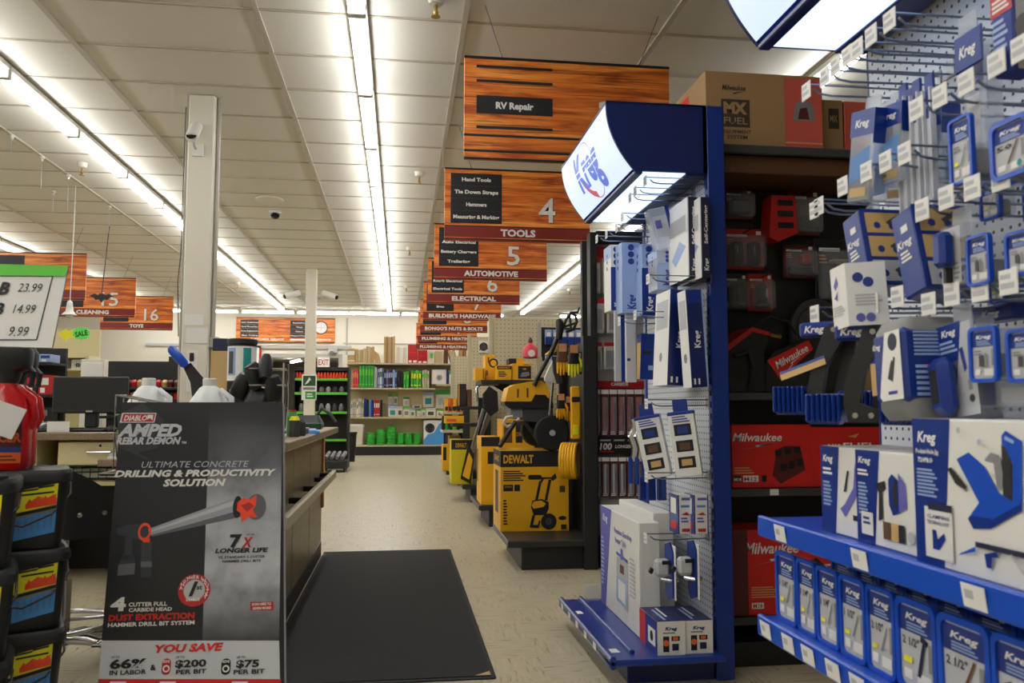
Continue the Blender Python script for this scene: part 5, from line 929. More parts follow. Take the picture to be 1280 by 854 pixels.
def blade_pack(label, x0, y0, x1, y1, kind, g):
    a, c = aY(x0, y1, YC), aY(x1, y0, YC); w_, h_ = c.x - a.x, c.z - a.z; t = thing('blade_pack', label, 'blade pack', ((a.x + c.x) / 2, YC + .03, a.z), group=g)
    b = MB(); b.box(-w_ / 2, w_ / 2, -.012, .012, 0, h_, 'offwhite' if kind == 0 else 'maroon', .004); b.T = FR(w_, .024)
    if kind == 0: b.art(w_, h_, [('r', 0, .86, 1, 1, 'red'), ('r', .18, .1, .82, .7, 'grey'), ('r', .05, .02, .95, .08, 'lightgrey')])
    else: b.art(w_, h_, [('r', 0, .9, 1, 1, 'paper'), ('r', .3, .1, .55, .84, 'red' if kind == 1 else 'lightgrey'), ('r', .62, .2, .8, .7, 'ink'), ('l', .1, .02, .9, .1, 2, 'paper')])
    b.build('card', t); b = MB(); b.box(-w_ * .4, w_ * .4, -.03, -.0125, h_ * .06, h_ * .84, 'clear', .006); b.build('blister', t)
n = 0
for r_, (y0, y1, xs, kind) in enumerate(((322, 366, ((741, 751), (755, 768), (772, 786)), 0), (373, 416, ((742, 756), (760, 774), (778, 792)), 0), (428, 462, ((741, 753), (756, 773), (777, 792)), 0), (487, 545, tuple((742 + 10.5 * k, 751 + 10.5 * k) for k in range(8)), 1), (572, 622, tuple((743 + 10.5 * k, 752 + 10.5 * k) for k in range(8)), 2))):
    for k, (x0, x1) in enumerate(xs): blade_pack('%s blade pack on the blade wall, %s row down, %s from the left' % (('white', 'white', 'white', 'dark red', 'red and grey')[r_], ORD[r_], ORD[k]), x0, y0, x1, y1, kind, 'blade packs on the blade wall')
# ---------------------------------------------------------------- blue end cap displays with lit headers
def bez(s, a=(.83, 2.345), c=(.825, 2.2), e=(.95, 2.06)):
    k = 1 - s; return (k * k * a[0] + 2 * k * s * c[0] + s * s * e[0], k * k * a[1] + 2 * k * s * c[1] + s * s * e[1])
def display(label, Y0, Y1, dz=0.0, far_post=True, base=True):
    t = thing('lit_display', label, 'display', (0, 0, 0)); L = Y1 - Y0
    b = MB(); b.box(Y0 + .03, Y1 - .005, -1.285, -1.27, .12, 2.34, 'pegwhite'); b.build('peg_panel', t, rot=(0, 0, R(90)))
    for y in ((Y0, Y1 - .04) if far_post else (Y0,)):
        b = MB(); b.box(1.262, 1.338, y, y + .04, 0, 2.352, 'kblue', .004)
        if y == Y0:
            for k in range(44): b.box(1.2585, 1.2625, y + .008, y + .016, .22 + k * .048, .245 + k * .048, 'ink')
        b.build('upright', t)
    if not far_post: MB().box(1.268, 1.29, Y1 - .006, Y1, .12, 2.34, 'kdeep').build('edge_strip', t)
    h = MB(); cv = [bez(k / 14) for k in range(15)]; sec = [(x, z + dz) for x, z in cv] + [(1.26, 2.06 + dz), (1.26, 2.35 + dz)]
    h.T = face((0, Y0, 0), (1, 0, 0), (0, 0, 1)); h.prism(sec[::-1] if 0 else [p for p in sec][::-1], -.014, .0, 'kdeep'); h.prism([p for p in sec][::-1], -L, -L + .014, 'kdeep')
    h.T = Matrix.Identity(4); h.box(.83, 1.26, Y0, Y1, 2.343 + dz, 2.351 + dz, 'kdeep'); h.box(1.245, 1.26, Y0, Y1, 2.06 + dz, 2.345 + dz, 'kdeep'); hs = h.build('header_shell', t)
    b = MB()                                    # lit front: a strip that follows the curve
    pts = [bez(.03 + .94 * k / 16) for k in range(17)]; b.add([(x, y, z + dz) for x, z in pts for y in (Y1 - .014, Y0 + .014)], [(2 * k, 2 * k + 2, 2 * k + 3, 2 * k + 1) for k in range(16)], 'lightbox'); b.build('lit_front', t)
    b = MB(); b.box(.95, .985, Y0 + .005, Y1 - .005, 2.048 + dz, 2.066 + dz, 'kdeep', .004); b.box(1.17, 1.26, Y0 + .005, Y1 - .005, 2.05 + dz, 2.066 + dz, 'kdeep', .004); b.box(.828, .842, Y0, Y1, 2.335 + dz, 2.349 + dz, 'kdeep', .003); b.build('header_trim', hs)
    b = MB(); b.box(.985, 1.17, Y0 + .014, Y1 - .014, 2.058 + dz, 2.064 + dz, 'diffuser'); b.build('lit_diffuser', t)
    # the emblem on the curved front
    S_ = .312
    def warp(p):
        s = 1 - p.y / S_; s = min(1, max(0, s)); x, z = bez(s); x2, z2 = bez(min(1, s + .01)); n = Vector((z2 - z, 0, -(x2 - x))).normalized()
        return (x + n.x * (.002 + p.z), Y1 - p.x, z + n.z * (.002 + p.z) + dz)
    b = MB(); b.W = warp; b.step = .016; c = L * .5
    b.ring(c, .15, .15, .155, 'lit_red', .0002, 48, .86); b.prism([(c + .152 * math.cos(R(a)), .15 + .131 * math.sin(R(a))) for a in range(165, 256, 6)] + [(c + .128 * math.cos(R(a)), .15 + .1 * math.sin(R(a))) for a in range(255, 164, -6)], .0002, .0006, 'lit_red', bottom=False)
    b.text('Kreg', c, .092, .165, 'lit_blue', bold=.035, sh=.16, w=.42, z=.0008, res=3)
    for y in (.15, .178): b.rect(c - .24, y, c + .24, y + .007, 'lightbox', .0014)
    b.build('emblem', t)
    if base:
        b = MB(); b.box(.8, 1.262, Y0 - .1, Y1 - .02, .1, .125, 'kblue', .006); b.box(.8, .826, Y0 - .1, Y1 - .02, .09, .138, 'kblue', .006); b.box(.9, .92, Y0 - .02, Y1 - .02, .122, .14, 'kblue', .004); sh_ = b.build('base_shelf', t)
        MB().box(.9, 1.262, Y0 + .02, Y1 - .06, 0, .1, 'kdeep', .004).build('kick', t); b = MB(); b.T = face((.80, Y1 - .02, .095), (0, -1, 0), (0, 0, 1)); b.rect(.01, .0, L - .0, .04, 'clear', -.0 + .002)
        for k in range(5): b.rect(.08 + .17 * k, .006, .13 + .17 * k, .034, 'paper', .003)
        b.build('label_strip', sh_)
    return t
K2 = display('blue end cap display with lit white emblem header, its side facing the black mat', 3.25, 4.2)
for x, y in ((723, 766), (767, 814)): p = aZ(x, y, .1255); MB().box(-.018, .018, -.025, .025, 0, .0015, 'paper').build('price_tag', K2, (p.x, p.y, .1255), (0, 0, .1))
K1 = display('nearest blue display at the right edge with two blue shelves', 1.02, 2.07, .0, False)
def shelf1(nm, z, Y0, Y1, x0=.9):
    b = MB(); b.box(x0, 1.268, Y0, Y1, z - .02, z, 'kbright', .003); b.box(x0 - .004, x0 + .012, Y0, Y1, z - .045, z + .006, 'kbright', .004); b.box(x0, 1.268, Y0, Y0 + .006, z - .03, z, 'kbright'); b.box(x0, 1.268, Y1 - .006, Y1, z - .04, z, 'kbright'); return b.build('shelf', K1)
ZU = aX(948, 640, .9).z - .02 + .006; ZL = aX(948, 770, .9).z
su = shelf1(0, ZU, 1.02, aX(948, 640, .9).y); sl = shelf1(0, ZL, 1.02, aX(948, 770, .9).y)
for s_, pts in ((su, ((1074, 684), (1217, 729), (975, 653))), (sl, ((957, 780), (985, 798), (1010, 814), (1041, 832), (1072, 850)))):
    for x, y in pts: p = aX(x, y, .893); b = MB(); b.T = face((0, 0, 0), (0, -1, 0), (0, 0, 1)); b.box(-.027, .027, -.019, .019, 0, .0012, 'paper'); b.rect(-.02, -.004, .0, .01, 'lightgrey', .0016); b.build('price_tag', s_, (p.x, p.y, (ZU if s_ is su else ZL) - .02), (0, R(-8), 0))

# ---------------------------------------------------------------- wire display hooks
def hook_parts(t, L):
    MB().tube([(0, 0, .022), (0, -L - .015, .022)], .0026, 'wire', 6).build('upper_wire', t)
    MB().tube([(0, 0, 0), (0, -L + .05, -.004), (0, -L + .02, .0), (0, -L + .005, .012)], .003, 'wire', 6).build('lower_wire', t)
    MB().box(-.02, .02, -.004, 0, -.01, .03, 'steel', .001).build('back_clip', t)
    b = MB(); b.box(-.021, .021, -L - .017, -L - .0145, -.016, .026, 'paper', .0008); b.T = face((-.021, -L - .0172, -.016), (1, 0, 0), (0, 0, 1)); b.rect(.004, .026, .028, .034, 'lightgrey', .0003); b.rect(.004, .01, .036, .02, 'lightgrey', .0003); b.build('price_tag', t)
hp = {}
def hook(label, x, y, L=.27, group=None, X0=1.27):
    p = aX(x, y, X0 - L - .016); loc = (X0 - .0008, p.y, p.z - .005)
    if L not in hp: t = thing('display_hook', label, 'hook', loc, (0, 0, FACE_L), group); hook_parts(t, L); hp[L] = t; return t
    return dup(hp[L], loc, None, label, group)
rows = {'top': ((1008, 114), (1031, 96), (1044.5, 82), (1059, 70), (1072, 61), (1089, 44.5), (1112, 25.6)), 'second': ((1146, 136), (1175, 120), (1208, 103), (1246, 79), (1276, 60)), 'third': ((1053.6, 233), (1083, 215), (1107, 202), (1131, 191.6)),
        'fourth': ((1018, 262.4), (1024, 258), (1153, 262), (1183, 247), (1215.6, 234.6), (1251, 222.5)), 'lowest': ((1018.5, 393), (1055, 386), (1091, 380), (1122, 371), (1161, 380), (1190, 368), (1225, 362), (1261, 352.6))}
HK = {}
for nm, ps in rows.items():
    for k, (x, y) in enumerate(ps): HK[nm, k] = hook('wire hook with white price tag on the nearest display, %s row, %s from the left' % (nm, ORD[k]), x, y, .27, 'hooks on the nearest display')
for k, (x, y) in enumerate(((746, 299), (758, 293), (771, 285), (778, 271), (787.5, 247.5), (794, 239), (806.5, 226.4))): hook('tagged wire hook under the lit header of the far display, %s from left' % ORD[k], x, y, .25, 'hooks under the far header')
for k, (x, y) in enumerate(((810, 349), (794, 394), (774, 402), (808, 505), (808, 596.5), (807, 673))): hook('wire hook with price tag on the far blue display, %s from the top' % ORD[k], x, y, .25, 'hooks on the far display')

# ---------------------------------------------------------------- clamshell packs
def klogo(x, y, w, h, m='paper'): return [('t', 'Kreg', x, y, h, m, {'w': w, 'bold': .028, 'sh': .2, 'res': 2})]
def clam(label, loc, w, h, d, num='1 1/4"', rot=(0, 0, FACE_L), group=None, pic=0, name='clamshell_pack'):
    t = thing(name, label, 'pack', loc, rot, group); r_ = min(w, h) * .16
    b = MB(); b.T = face((-w / 2, -d / 2, 0), (1, 0, 0), (0, 0, 1)); o, i = rr(0, w, 0, h, r_), rr(w * .09, w * .91, w * .09, h - w * .09, r_ * .7); n = len(o)
    for z0, z1 in ((-.006, .003),): b.add([(x, y, z) for z in (z0, z1) for q_ in (o, i) for x, y in q_], [(2 * n + k, 2 * n + (k + 1) % n, 3 * n + (k + 1) % n, 3 * n + k) for k in range(n)] + [(k, (k + 1) % n, 2 * n + (k + 1) % n, 2 * n + k) for k in range(n)] + [(n + k, 3 * n + k, 3 * n + (k + 1) % n, n + (k + 1) % n) for k in range(n)], 'kbright')
    b.build('blue_frame', t)
    b = MB(); b.T = face((-w / 2, -d / 2, 0), (1, 0, 0), (0, 0, 1)); b.prism(i, -.006, -.002, 'lightgrey'); x0, y0, W_, H_ = w * .09, w * .09, w * .82, h - w * .18
    b.T = face((-w / 2 + x0, -d / 2 + .002, y0), (1, 0, 0), (0, 0, 1)); it = [('r', .0, .66, 1, .97, 'kink')] + klogo(.5, .82, .66, .08) + [('l', .2, .68, .85, .79, 3, 'kpale'), ('t', num, .32, .5, .1, 'ink', {'w': .5, 'bold': .02}) if num else ('l', .1, .48, .5, .6, 2, 'grey'), ('r', .1, .08, .34, .2, 'paper'), ('r', .5, .06, .9, .2, 'white'), ('r', .84, .26, .94, .6, 'grey')]
    it += [[('p', [(.46, .26), (.72, .58), (.76, .56), (.52, .25)], 'grey'), ('r', .12, .26, .34, .32, 'lemon')], [('p', [(.5, .16), (.7, .62), (.78, .6), (.6, .15)], 'navy'), ('p', [(.62, .6), (.66, .68), (.86, .62), (.82, .56)], 'navy'), ('r', .12, .28, .36, .36, 'lemon')], [('p', [(.4, .2), (.72, .64), (.77, .62), (.46, .19)], 'brown'), ('c', .78, .14, .07, 'teal')], [('r', .3, .25, .5, .48, 'darkgrey'), ('r', .56, .22, .66, .52, 'grey')]][pic]
    b.art(W_, H_, it); b.build('printed_card', t)
    b = MB(); b.box(-w * .44, w * .44, -d / 2 + .004, d / 2, h * .04, h * .93, 'clear', .008); b.build('blister', t)
    b = MB(); b.box(-w * .34, w * .34, -d / 2 + .008, d / 2 - .008, h * .08, h * .5, 'grey', .005); b.build('packed_screws', t)
    return t
def clampx(label, x0, y0, x1, y1, X, d, num, pic=0, group=None, tilt=0):
    ym = (y0 + y1) / 2; a, c = aX(x0, ym, X), aX(x1, ym, X); xm = (x0 + x1) / 2; zt, zb = aX(xm, y0, X).z, aX(xm, y1, X).z
    return clam(label, (X + d / 2, (a.y + c.y) / 2, zb), a.y - c.y, zt - zb, d, num, (R(tilt), 0, FACE_L), group, pic)
low = [(968, 998, 687, 770, '1 1/4"', 0), (992, 1019, 700, 785, '1 1/4"', 0), (1014, 1047, 710, 806, '1 1/4"', 0), (1045, 1084, 719, 822, '1 1/2"', 0), (1078, 1119, 733, 842, '2 1/2"', 0), (1114, 1166, 748, 868, '2 1/2"', 1), (1166, 1227, 764, 900, '2 1/2"', 2), (1232, 1300, 786, 935, '4"', 2)]
edge = [aX(x0, 700, .935).y for x0 in (968, 994, 1018, 1046, 1079, 1115, 1166, 1232, 1300)]
for k in range(8):
    w_ = edge[k] - edge[k + 1] - .003; yc = (edge[k] + edge[k + 1]) / 2; h_ = .168
    clam('blue framed screw pack, lower shelf front row, %s from the left' % ORD[k], (.968, yc, ZL + .001), w_, h_, .06, low[k][4], (0, 0, FACE_L), 'front row of screw packs', low[k][5])
    clam('blue framed screw pack in the back row of the lower shelf, %s from the left' % ORD[k], (1.1, yc - .03, ZL + .001), w_, h_ + .012, .06, low[k][4], (0, 0, FACE_L), 'back row of screw packs', 0)

# ---------------------------------------------------------------- cartons on the upper shelf
def kcarton(label, x0, x1, yt, yb, X, d, front, side=(), name='jig_carton', h=None):
    a, c = aX(x0, yb, X), aX(x1, yt, X); zt = aX(x0, yt, X).z; h = h or zt - (ZU + .001)
    return carton(name, label, 'carton', (X + d / 2, (a.y + c.y) / 2, ZU + .001), a.y - c.y, d, h, 'white', front, (), side, (), (0, 0, FACE_L))
kb = lambda w: [('p', [(0, 0), (w * .72, 0), (w, 1), (0, 1)], 'kblue')]
f1 = kb(.5) + klogo(.2, .82, .26, .08) + [('l', .06, .66, .36, .76, 2, 'paper'), ('l', .06, .3, .3, .6, 7, 'kpale'), ('p', [(.5, .3), (.62, .22), (.94, .5), (.9, .86), (.84, .56), (.62, .36)], 'violet'), ('p', [(.6, .5), (.66, .5), (.74, .74), (.7, .74)], 'ink'), ('r', .82, .2, 1, .26, 'ink')]
kcarton('small white and blue clamp carton at the far end of the upper shelf', 1028, 1074, 557, 640, .95, .16, f1)
f2 = kb(.42) + klogo(.16, .86, .22, .07) + [('l', .04, .72, .26, .8, 2, 'paper'), ('l', .04, .3, .22, .66, 9, 'kpale'), ('p', [(.36, .66), (.5, .7), (.52, .62), (.46, .58), (.46, .3), (.38, .27), (.4, .56)], 'ink'), ('p', [(.56, .72), (.62, .78), (.72, .72), (.74, .4), (.62, .36), (.56, .46)], 'kblue'), ('p', [(.72, .8), (.82, .7), (.84, .46), (.72, .4)], 'violet'), ('p', [(.62, .6), (.66, .74), (.7, .7), (.69, .46), (.64, .44)], 'ink'), ('r', .46, .1, .58, .28, 'brown'), ('r', .59, .1, .7, .28, 'skin'), ('r', .71, .1, .8, .28, 'ink'), ('r', .1, .1, .3, .34, 'white'), ('l', .13, .2, .28, .3, 2, 'kink'), ('c', .9, .18, .06, 'lightgrey')]
kcarton('middle white and blue carton with a black handled clamp picture on the upper shelf', 1073, 1146, 562, 680, .945, .17, f2)
_a, _c = aX(1147, 700, .925), aX(1330, 700, .925); JT = face((.925, _a.y, ZU + .001), (0, -1, 0), (0, 0, 1))
def jp(*ps): return [(u / (_a.y - _c.y), v / .255) for u, v in (onp(JT, 1130 + x / 4.067, 510 + y / 4.067) for x, y in ps)]
f3 = kb(.3) + klogo(.115, .84, .15, .075) + [('t', 'Pocket-Hole Jig', .115, .76, .032, 'paper', {'w': .18, 'bold': .03}), ('t', '720PRO', .1, .7, .032, 'paper', {'w': .12, 'bold': .03}), ('l', .03, .46, .2, .66, 8, 'kpale'),
    ('p', jp((262, 260), (320, 225), (400, 300), (470, 430), (530, 500), (500, 560), (430, 612), (345, 612), (318, 560), (372, 480)), 'kbright'), ('p', jp((345, 612), (318, 560), (330, 545), (430, 560), (580, 470), (580, 520), (430, 612)), 'kblue'), ('p', jp((480, 140), (500, 115), (580, 170), (580, 480), (430, 570), (470, 430), (535, 470), (535, 280), (482, 190)), 'kbright'), ('p', jp((480, 185), (500, 200), (535, 285), (535, 475), (490, 440)), 'charcoal'), ('p', jp((400, 262), (430, 225), (470, 240), (490, 330), (485, 420), (460, 400), (450, 320)), 'grey'), ('p', jp((405, 270), (445, 280), (452, 330), (430, 340)), 'white'), ('p', jp((500, 140), (545, 165), (540, 182), (497, 160)), 'kpale'), ('p', jp((222, 310), (240, 300), (318, 400), (312, 420), (262, 385)), 'charcoal'),
    ('r', .09, .06, .3, .4, 'white'), ('r', .12, .38, .3, .43, 'navy'), ('t', 'CLAMPING', .195, .325, .026, 'kink', {'w': .17}), ('t', 'TECHNOLOGY', .195, .285, .026, 'kink', {'w': .17}), ('p', [(.15, .12), (.15, .25), (.18, .25), (.19, .19), (.24, .24), (.25, .2), (.2, .12)], 'kblue'), ('r', .46, .2, .84, .235, 'navy'), ('p', [(.34, .12), (.36, .14), (.46, .2), (.46, .17)], 'kbright'), ('p', [(.52, .17), (.6, .2), (.61, .17), (.57, .16), (.56, .09), (.53, .09)], 'kblue'), ('p', [(.68, .2), (.76, .1), (.77, .11), (.69, .21)], 'lightgrey'), ('c', .52, .86, .02, 'lightgrey'), ('c', .38, .93, .02, 'lightgrey')]
kcarton('large white and blue pocket hole jig carton on the upper shelf', 1147, 1330, 515, 700, .925, .22, f3, (), 'jig_carton', .255)

# ---------------------------------------------------------------- packs hanging on the nearest display
def hang(label, cx, cy, X, w, d, h, mat, front=(), side=(), yaw=0, tilt=0, name='hanging_pack', group=None, tab=True, bev=.004, cat='pack'):
    p = aX(cx, cy, X); t = thing(name, label, cat, (p.x + d / 2, p.y, p.z - h / 2), (0, R(tilt), FACE_L + R(yaw)), group)
    b = MB(); b.box(-w / 2, w / 2, -d / 2, d / 2, 0, h, mat, bev); b.T = FR(w, d); b.art(w, h, front); b.T = RT(w, d); b.art(d, h, side); b.build('pack_body', t)
    if tab:
        b = MB(); b.T = face((0, 0, h - .002), (1, 0, 0), (0, 0, 1)); b.prism(rr(-min(.025, w / 2), min(.025, w / 2), -.02, .035, .006), -.001, .001, 'clearbag'); b.build('hang_tab', t)
    return t
bagf = [('r', 0, .72, 1, 1, 'kblue')] + klogo(.5, .82, .6, .08) + [('p', [(.1, .2), (.9, .3), (.9, .6), (.1, .5)], 'blueprint'), ('r', .15, .06, .85, .16, 'kraft')]
for k, (cx, cy, X) in enumerate(((1068, 198, .99), (1108, 182, 1.03), (1092, 190, 1.1))): hang('clear blue topped bag of tan parts on the nearest display, %s' % ('farthest of three', 'nearest of three', 'between the two others')[k], cx, cy, X, .075, .05, .2 if k == 0 else .17, 'clearbag', bagf, [('r', 0, .62, 1, 1, 'kblue'), ('p', [(.2, .05), (.8, .1), (.8, .5), (.2, .4)], 'kpale')], 8, 9 if k == 0 else 3, 'parts_bag', 'clear parts bags')
for k, (cx, cy) in enumerate(((1135, 215), (1152, 212), (1168, 208), (1143, 222))):
    p = aX(cx, cy, 1.06); t = thing('metal_track', 'long silver metal track hanging on the nearest display, %s from the left' % ORD[(0, 2, 3, 1)[k]], 'track', (p.x, p.y, p.z - .16), (0, 0, FACE_L), 'silver metal tracks'); b = MB(); b.box(-.014, .014, -.006, 0, 0, .32, 'silver', .002)
    for s in (-1, 1): b.box(s * .012 - .002, s * .012 + .002, -.014, -.006, 0, .32, 'silver')
    b.build('track_body', t); b = MB(); b.box(-.013, .013, -.0065, .0005, .26, .35, 'kblue', .001); b.build('header_card', t)
for k, a in enumerate([(1187, 145, 1216, 230, .99, None, 0), (1238, 147, 1288, 222, .98, '50', 2), (1209, 293, 1238, 357, .98, None, 3), (1257, 288, 1292, 345, .99, None, 3), (1212, 408, 1247, 478, .97, None, 3), (1259, 410, 1300, 478, .97, None, 3), (1225, 225, 1250, 275, 1.08, None, 0), (1236, 330, 1256, 380, 1.1, None, 0)]):
    x0, y0, x1, y1, X, nm, pc = a; clampx('blue framed clear pack on the nearest display, %s' % ('beside the silver tracks', 'at the right edge, upper', 'left of the lowest tag row pair', 'at the right edge, middle height', 'left one above the big jig carton', 'right one above the big jig carton', 'half hidden behind upper tags', 'half hidden behind lower tags')[k], x0, y0, x1, y1, X, .075 if k < 6 else .04, nm, pc, None)
hang('blue header card with a white emblem hanging above the upper price tags', 1209, 62, 1.03, .075, .006, .07, 'kblue', klogo(.5, .35, .6, .3), (), 0, 0, 'header_card')
hang('tall white and violet clear pack below the blue header card', 1217, 130, 1.06, .06, .04, .17, 'clearbag', [('r', 0, .7, 1, 1, 'kblue'), ('r', .2, .05, .8, .6, 'lightgrey')], (), 0, 0)
hang('red topped blue pack at the top right edge of the display', 1253, 42, .99, .05, .05, .14, 'kink', [('r', 0, .74, 1, 1.0, 'red'), ('l', .1, .78, .9, .95, 3, 'paper'), ('l', .1, .3, .8, .7, 5, 'kpale')], [('r', .1, 0, 1, .9, 'lightgrey'), ('c', .6, .5, .2, 'grey')])
pic3 = [('r', .0, 0, 1, 1, 'kblue')]
for k, c in enumerate(('lemon', 'lemon', 'kpale')): y = .68 - .32 * k; pic3 += [('r', .1, y, .9, y + .27, 'skin' if k < 2 else 'lightgrey'), ('c', .32, y + .1, .045, 'kink'), ('c', .62, y + .09, .045, 'kink'), ('p', [(.5, y + .14), (.74, y + .24), (.8, y + .2), (.56, y + .1)], 'darkgrey')]
for k, (cx, cy, X) in enumerate(((1076, 312, .98), (1142, 312, .98))): hang('blue box with three yellow workbench pictures on its side, %s of two' % ('left', 'right')[k], cx, cy, X, .07, .115, .175, 'kblue', klogo(.45, .58, .7, .09) + [('r', .4, .74, .7, .82, 'paper'), ('l', .2, .4, .7, .54, 3, 'paper')], pic3, 0, -13, 'picture_box')
p = aX(1075, 358, .96); t = thing('instruction_leaflet', 'white folded leaflet with small blue drawings below the left picture box', 'leaflet', (p.x, p.y, p.z - .085), (0, R(-5), FACE_L))
b = MB(); b.box(-.055, .005, -.03, -.026, 0, .135, 'paper'); b.T = face((-.055, -.0302, 0), (1, 0, 0), (0, 0, 1)); b.art(.06, .135, [('p', [(.2, .7), (.4, .85), (.5, .72), (.3, .62)], 'violet'), ('p', [(.2, .5), (.45, .6), (.4, .44)], 'violet'), ('l', .1, .2, .9, .36, 4, 'lightgrey')]); b.build('front_leaf', t); b = MB(); b.T = face((.005, -.03, 0), (.35, 1, 0), (0, 0, 1)); b.box(0, .08, 0, .135, -.003, 0, 'paper'); b.art(.08, .135, [('c', .3, .76, .08, 'kink'), ('c', .55, .68, .08, 'kink'), ('l', .2, .3, .9, .5, 4, 'lightgrey'), ('c', .3, .12, .07, 'violet'), ('c', .55, .12, .07, 'violet')]); b.build('side_leaf', t)
t = hang('clear pack with a solid blue grip right of the picture boxes', 1189, 320, .985, .06, .05, .115, 'clear', [('r', .06, .06, .94, .94, 'lightgrey'), ('l', .6, .1, .9, .4, 4, 'grey')], ()); b = MB(); b.box(-.016, .016, -.055, -.0255, .035, .1, 'kblue', .008); b.box(-.004, .004, -.04, -.026, .008, .035, 'charcoal'); b.build('blue_grip', t)
# clamps with ribbed blue pads
for k, (cx, cy, L) in enumerate(((1036, 470, 'left'), (1084, 478, 'right'))):
    p = aX(cx, cy, .98); t = thing('ribbed_clamp', 'black armed clamp with ribbed blue pads hanging on the nearest display, %s of two' % L, 'clamp', tuple(p), (0, 0, R(-45)), 'ribbed clamps')
    b = MB(); b.T = face((0, -.01, 0), (1, 0, 0), (0, 0, 1)); b.prism([(.0, .11), (.03, .125), (.05, .1), (.0, .02), (-.012, -.045), (.03, -.06), (.02, -.085), (-.035, -.085), (-.045, -.04), (-.03, .03)][::-1], -.012, .012, 'black'); b.build('arm', t)
    b = MB(); b.T = face((0, .03, 0), (1, 0, 0), (0, 0, 1)); b.prism([(.02, .12), (.06, .1), (.05, .02), (.03, -.06), (.0, -.06), (.02, .03)][::-1], -.01, .01, 'charcoal'); b.build('arm', t)
    for s in (-1, 1):
        b = MB()
        for q_ in range(7): b.box(-.015 + s * .075 - .028 + .011 * q_ - .0035, -.015 + s * .075 - .028 + .011 * q_ + .0045, -.035, .045, -.085, -.035 + (.012 if s < 0 else 0), 'kblue', .004)
        b.box(-.015 + s * .075 - .034, -.015 + s * .075 + .036, -.015, .03, -.09, -.04, 'kblue', .006); b.build('ribbed_pad', t)
    b = MB(); b.T = face((0, -.024, 0), (1, 0, 0), (0, 0, 1)); b.poly(circ(.02, .105, .006, 12), 'chrome'); b.poly(circ(-.02, -.07, .006, 12), 'chrome', .002); b.poly(circ(.012, -.07, .006, 12), 'chrome', .002); b.build('rivet', t)
    b = MB(); b.box(-.06, .03, -.02, .02, .09, .125, 'kblue', .006); b.T = face((-.06, -.0202, .09), (1, 0, 0), (0, 0, 1)); b.art(.09, .035, klogo(.4, .3, .5, .45)); b.build('jaw_cap', t)
    b = MB(); b.T = face((-.1, -.03, -.01) if k == 0 else (.02, -.04, -.03), (1, 0, .35) if k == 0 else (1, 0, .12), (0, .3, 1)); b.rect(0, 0, .11 if k == 0 else .06, .022 if k == 0 else .1, 'skin'); b.rect(0, .015 if k == 0 else .07, .11 if k == 0 else .06, .022 if k == 0 else .1, 'kblue', .0005); b.build('hang_card', t)
# grey jig case
p = aX(1117, 462, .93); t = thing('jig_case', 'grey rounded case wrapped in a blue and white sleeve hanging on the display', 'case', (p.x + .06, p.y, p.z - .095), (0, R(-4), FACE_L - R(4))); w_, d_, h_ = .115, .13, .19
b = MB(); b.loft([rsec(w_ * .86, d_ * .8, 0, .02), rsec(w_, d_, .02, .028), rsec(w_, d_, h_ - .02, .028), rsec(w_ * .86, d_ * .8, h_, .02)], 'grey'); b.build('case_body', t, smooth=40)
b = MB(); b.box(-w_ / 2 + .006, w_ / 2 + .003, -d_ / 2 - .003, d_ / 2 - .01, .03, h_ - .02, 'kblue', .01); b.T = face((-w_ / 2 + .006, -d_ / 2 - .0032, .03), (1, 0, 0), (0, 0, 1)); H_ = h_ - .05
b.art(w_ - .003, H_, [('p', [(.28, .04), (.96, .04), (.96, .97), (.48, .97), (.2, .1)], 'paper'), ('c', .72, .82, .12, 'navy'), ('p', [(.5, .34), (.66, .28), (.78, .6), (.72, .62), (.7, .56), (.66, .58), (.62, .54)], 'charcoal'), ('l', .5, .1, .9, .18, 1, 'kink')] + klogo(.2, .76, .26, .08)); b.T = face((w_ / 2 + .0032, -d_ / 2, .03), (0, 1, 0), (0, 0, 1)); b.art(d_, H_, [('l', .15, .6, .85, .95, 7, 'kpale'), ('l', .15, .06, .7, .5, 6, 'kpale')]); b.build('printed_sleeve', t)
for k, (cx, cy, X) in enumerate(((1203, 462, .99), (1232, 474, 1.09))):
    t = hang('clear clamshell with a blue jig body, %s right of the grey case' % ('first', 'second, deeper in'[:6]) [k] if 0 else 'clear clamshell with a blue jig body right of the grey case, %s' % ('front one', 'behind the first')[k], cx, cy, X, .1, .045, .18, 'clear', [('r', .02, .6, .7, .98, 'kblue')] + klogo(.36, .86, .4, .07) + [('p', [(.3, .04), (.96, .04), (.96, .96), (.72, .96)], 'lightgrey'), ('p', [(.6, .7), (.7, .72), (.76, .5), (.68, .46)], 'kink'), ('r', .74, .28, .84, .38, 'grey'), ('c', .8, .2, .04, 'darkgrey'), ('l', .1, .68, .6, .82, 3, 'kpale')], (), 0, -7, 'jig_clamshell', None)
    b = MB(); b.box(-.045, .008, -.06, -.0245, .01, .115, 'kblue', .014); b.box(-.03, -.008, -.0615, -.055, .03, .095, 'ink', .006); b.build('jig_body', t, smooth=40); b = MB(); b.box(-.048, -.042, -.05, -.035, .095, .108, 'red', .002); b.build('red_stop', t)
hang('clear pack of blue parts lying low behind the blue framed packs', 1252, 492, 1.02, .14, .05, .05, 'clearbag', [('r', .02, .1, .4, .9, 'kblue'), ('r', .5, .2, .9, .7, 'lightgrey')], (), 0, 0)
hang('blue handled part half hidden under the lowest tag row', 1238, 392, 1.12, .12, .05, .03, 'kblue', klogo(.5, .3, .4, .4), (), 0, 0)

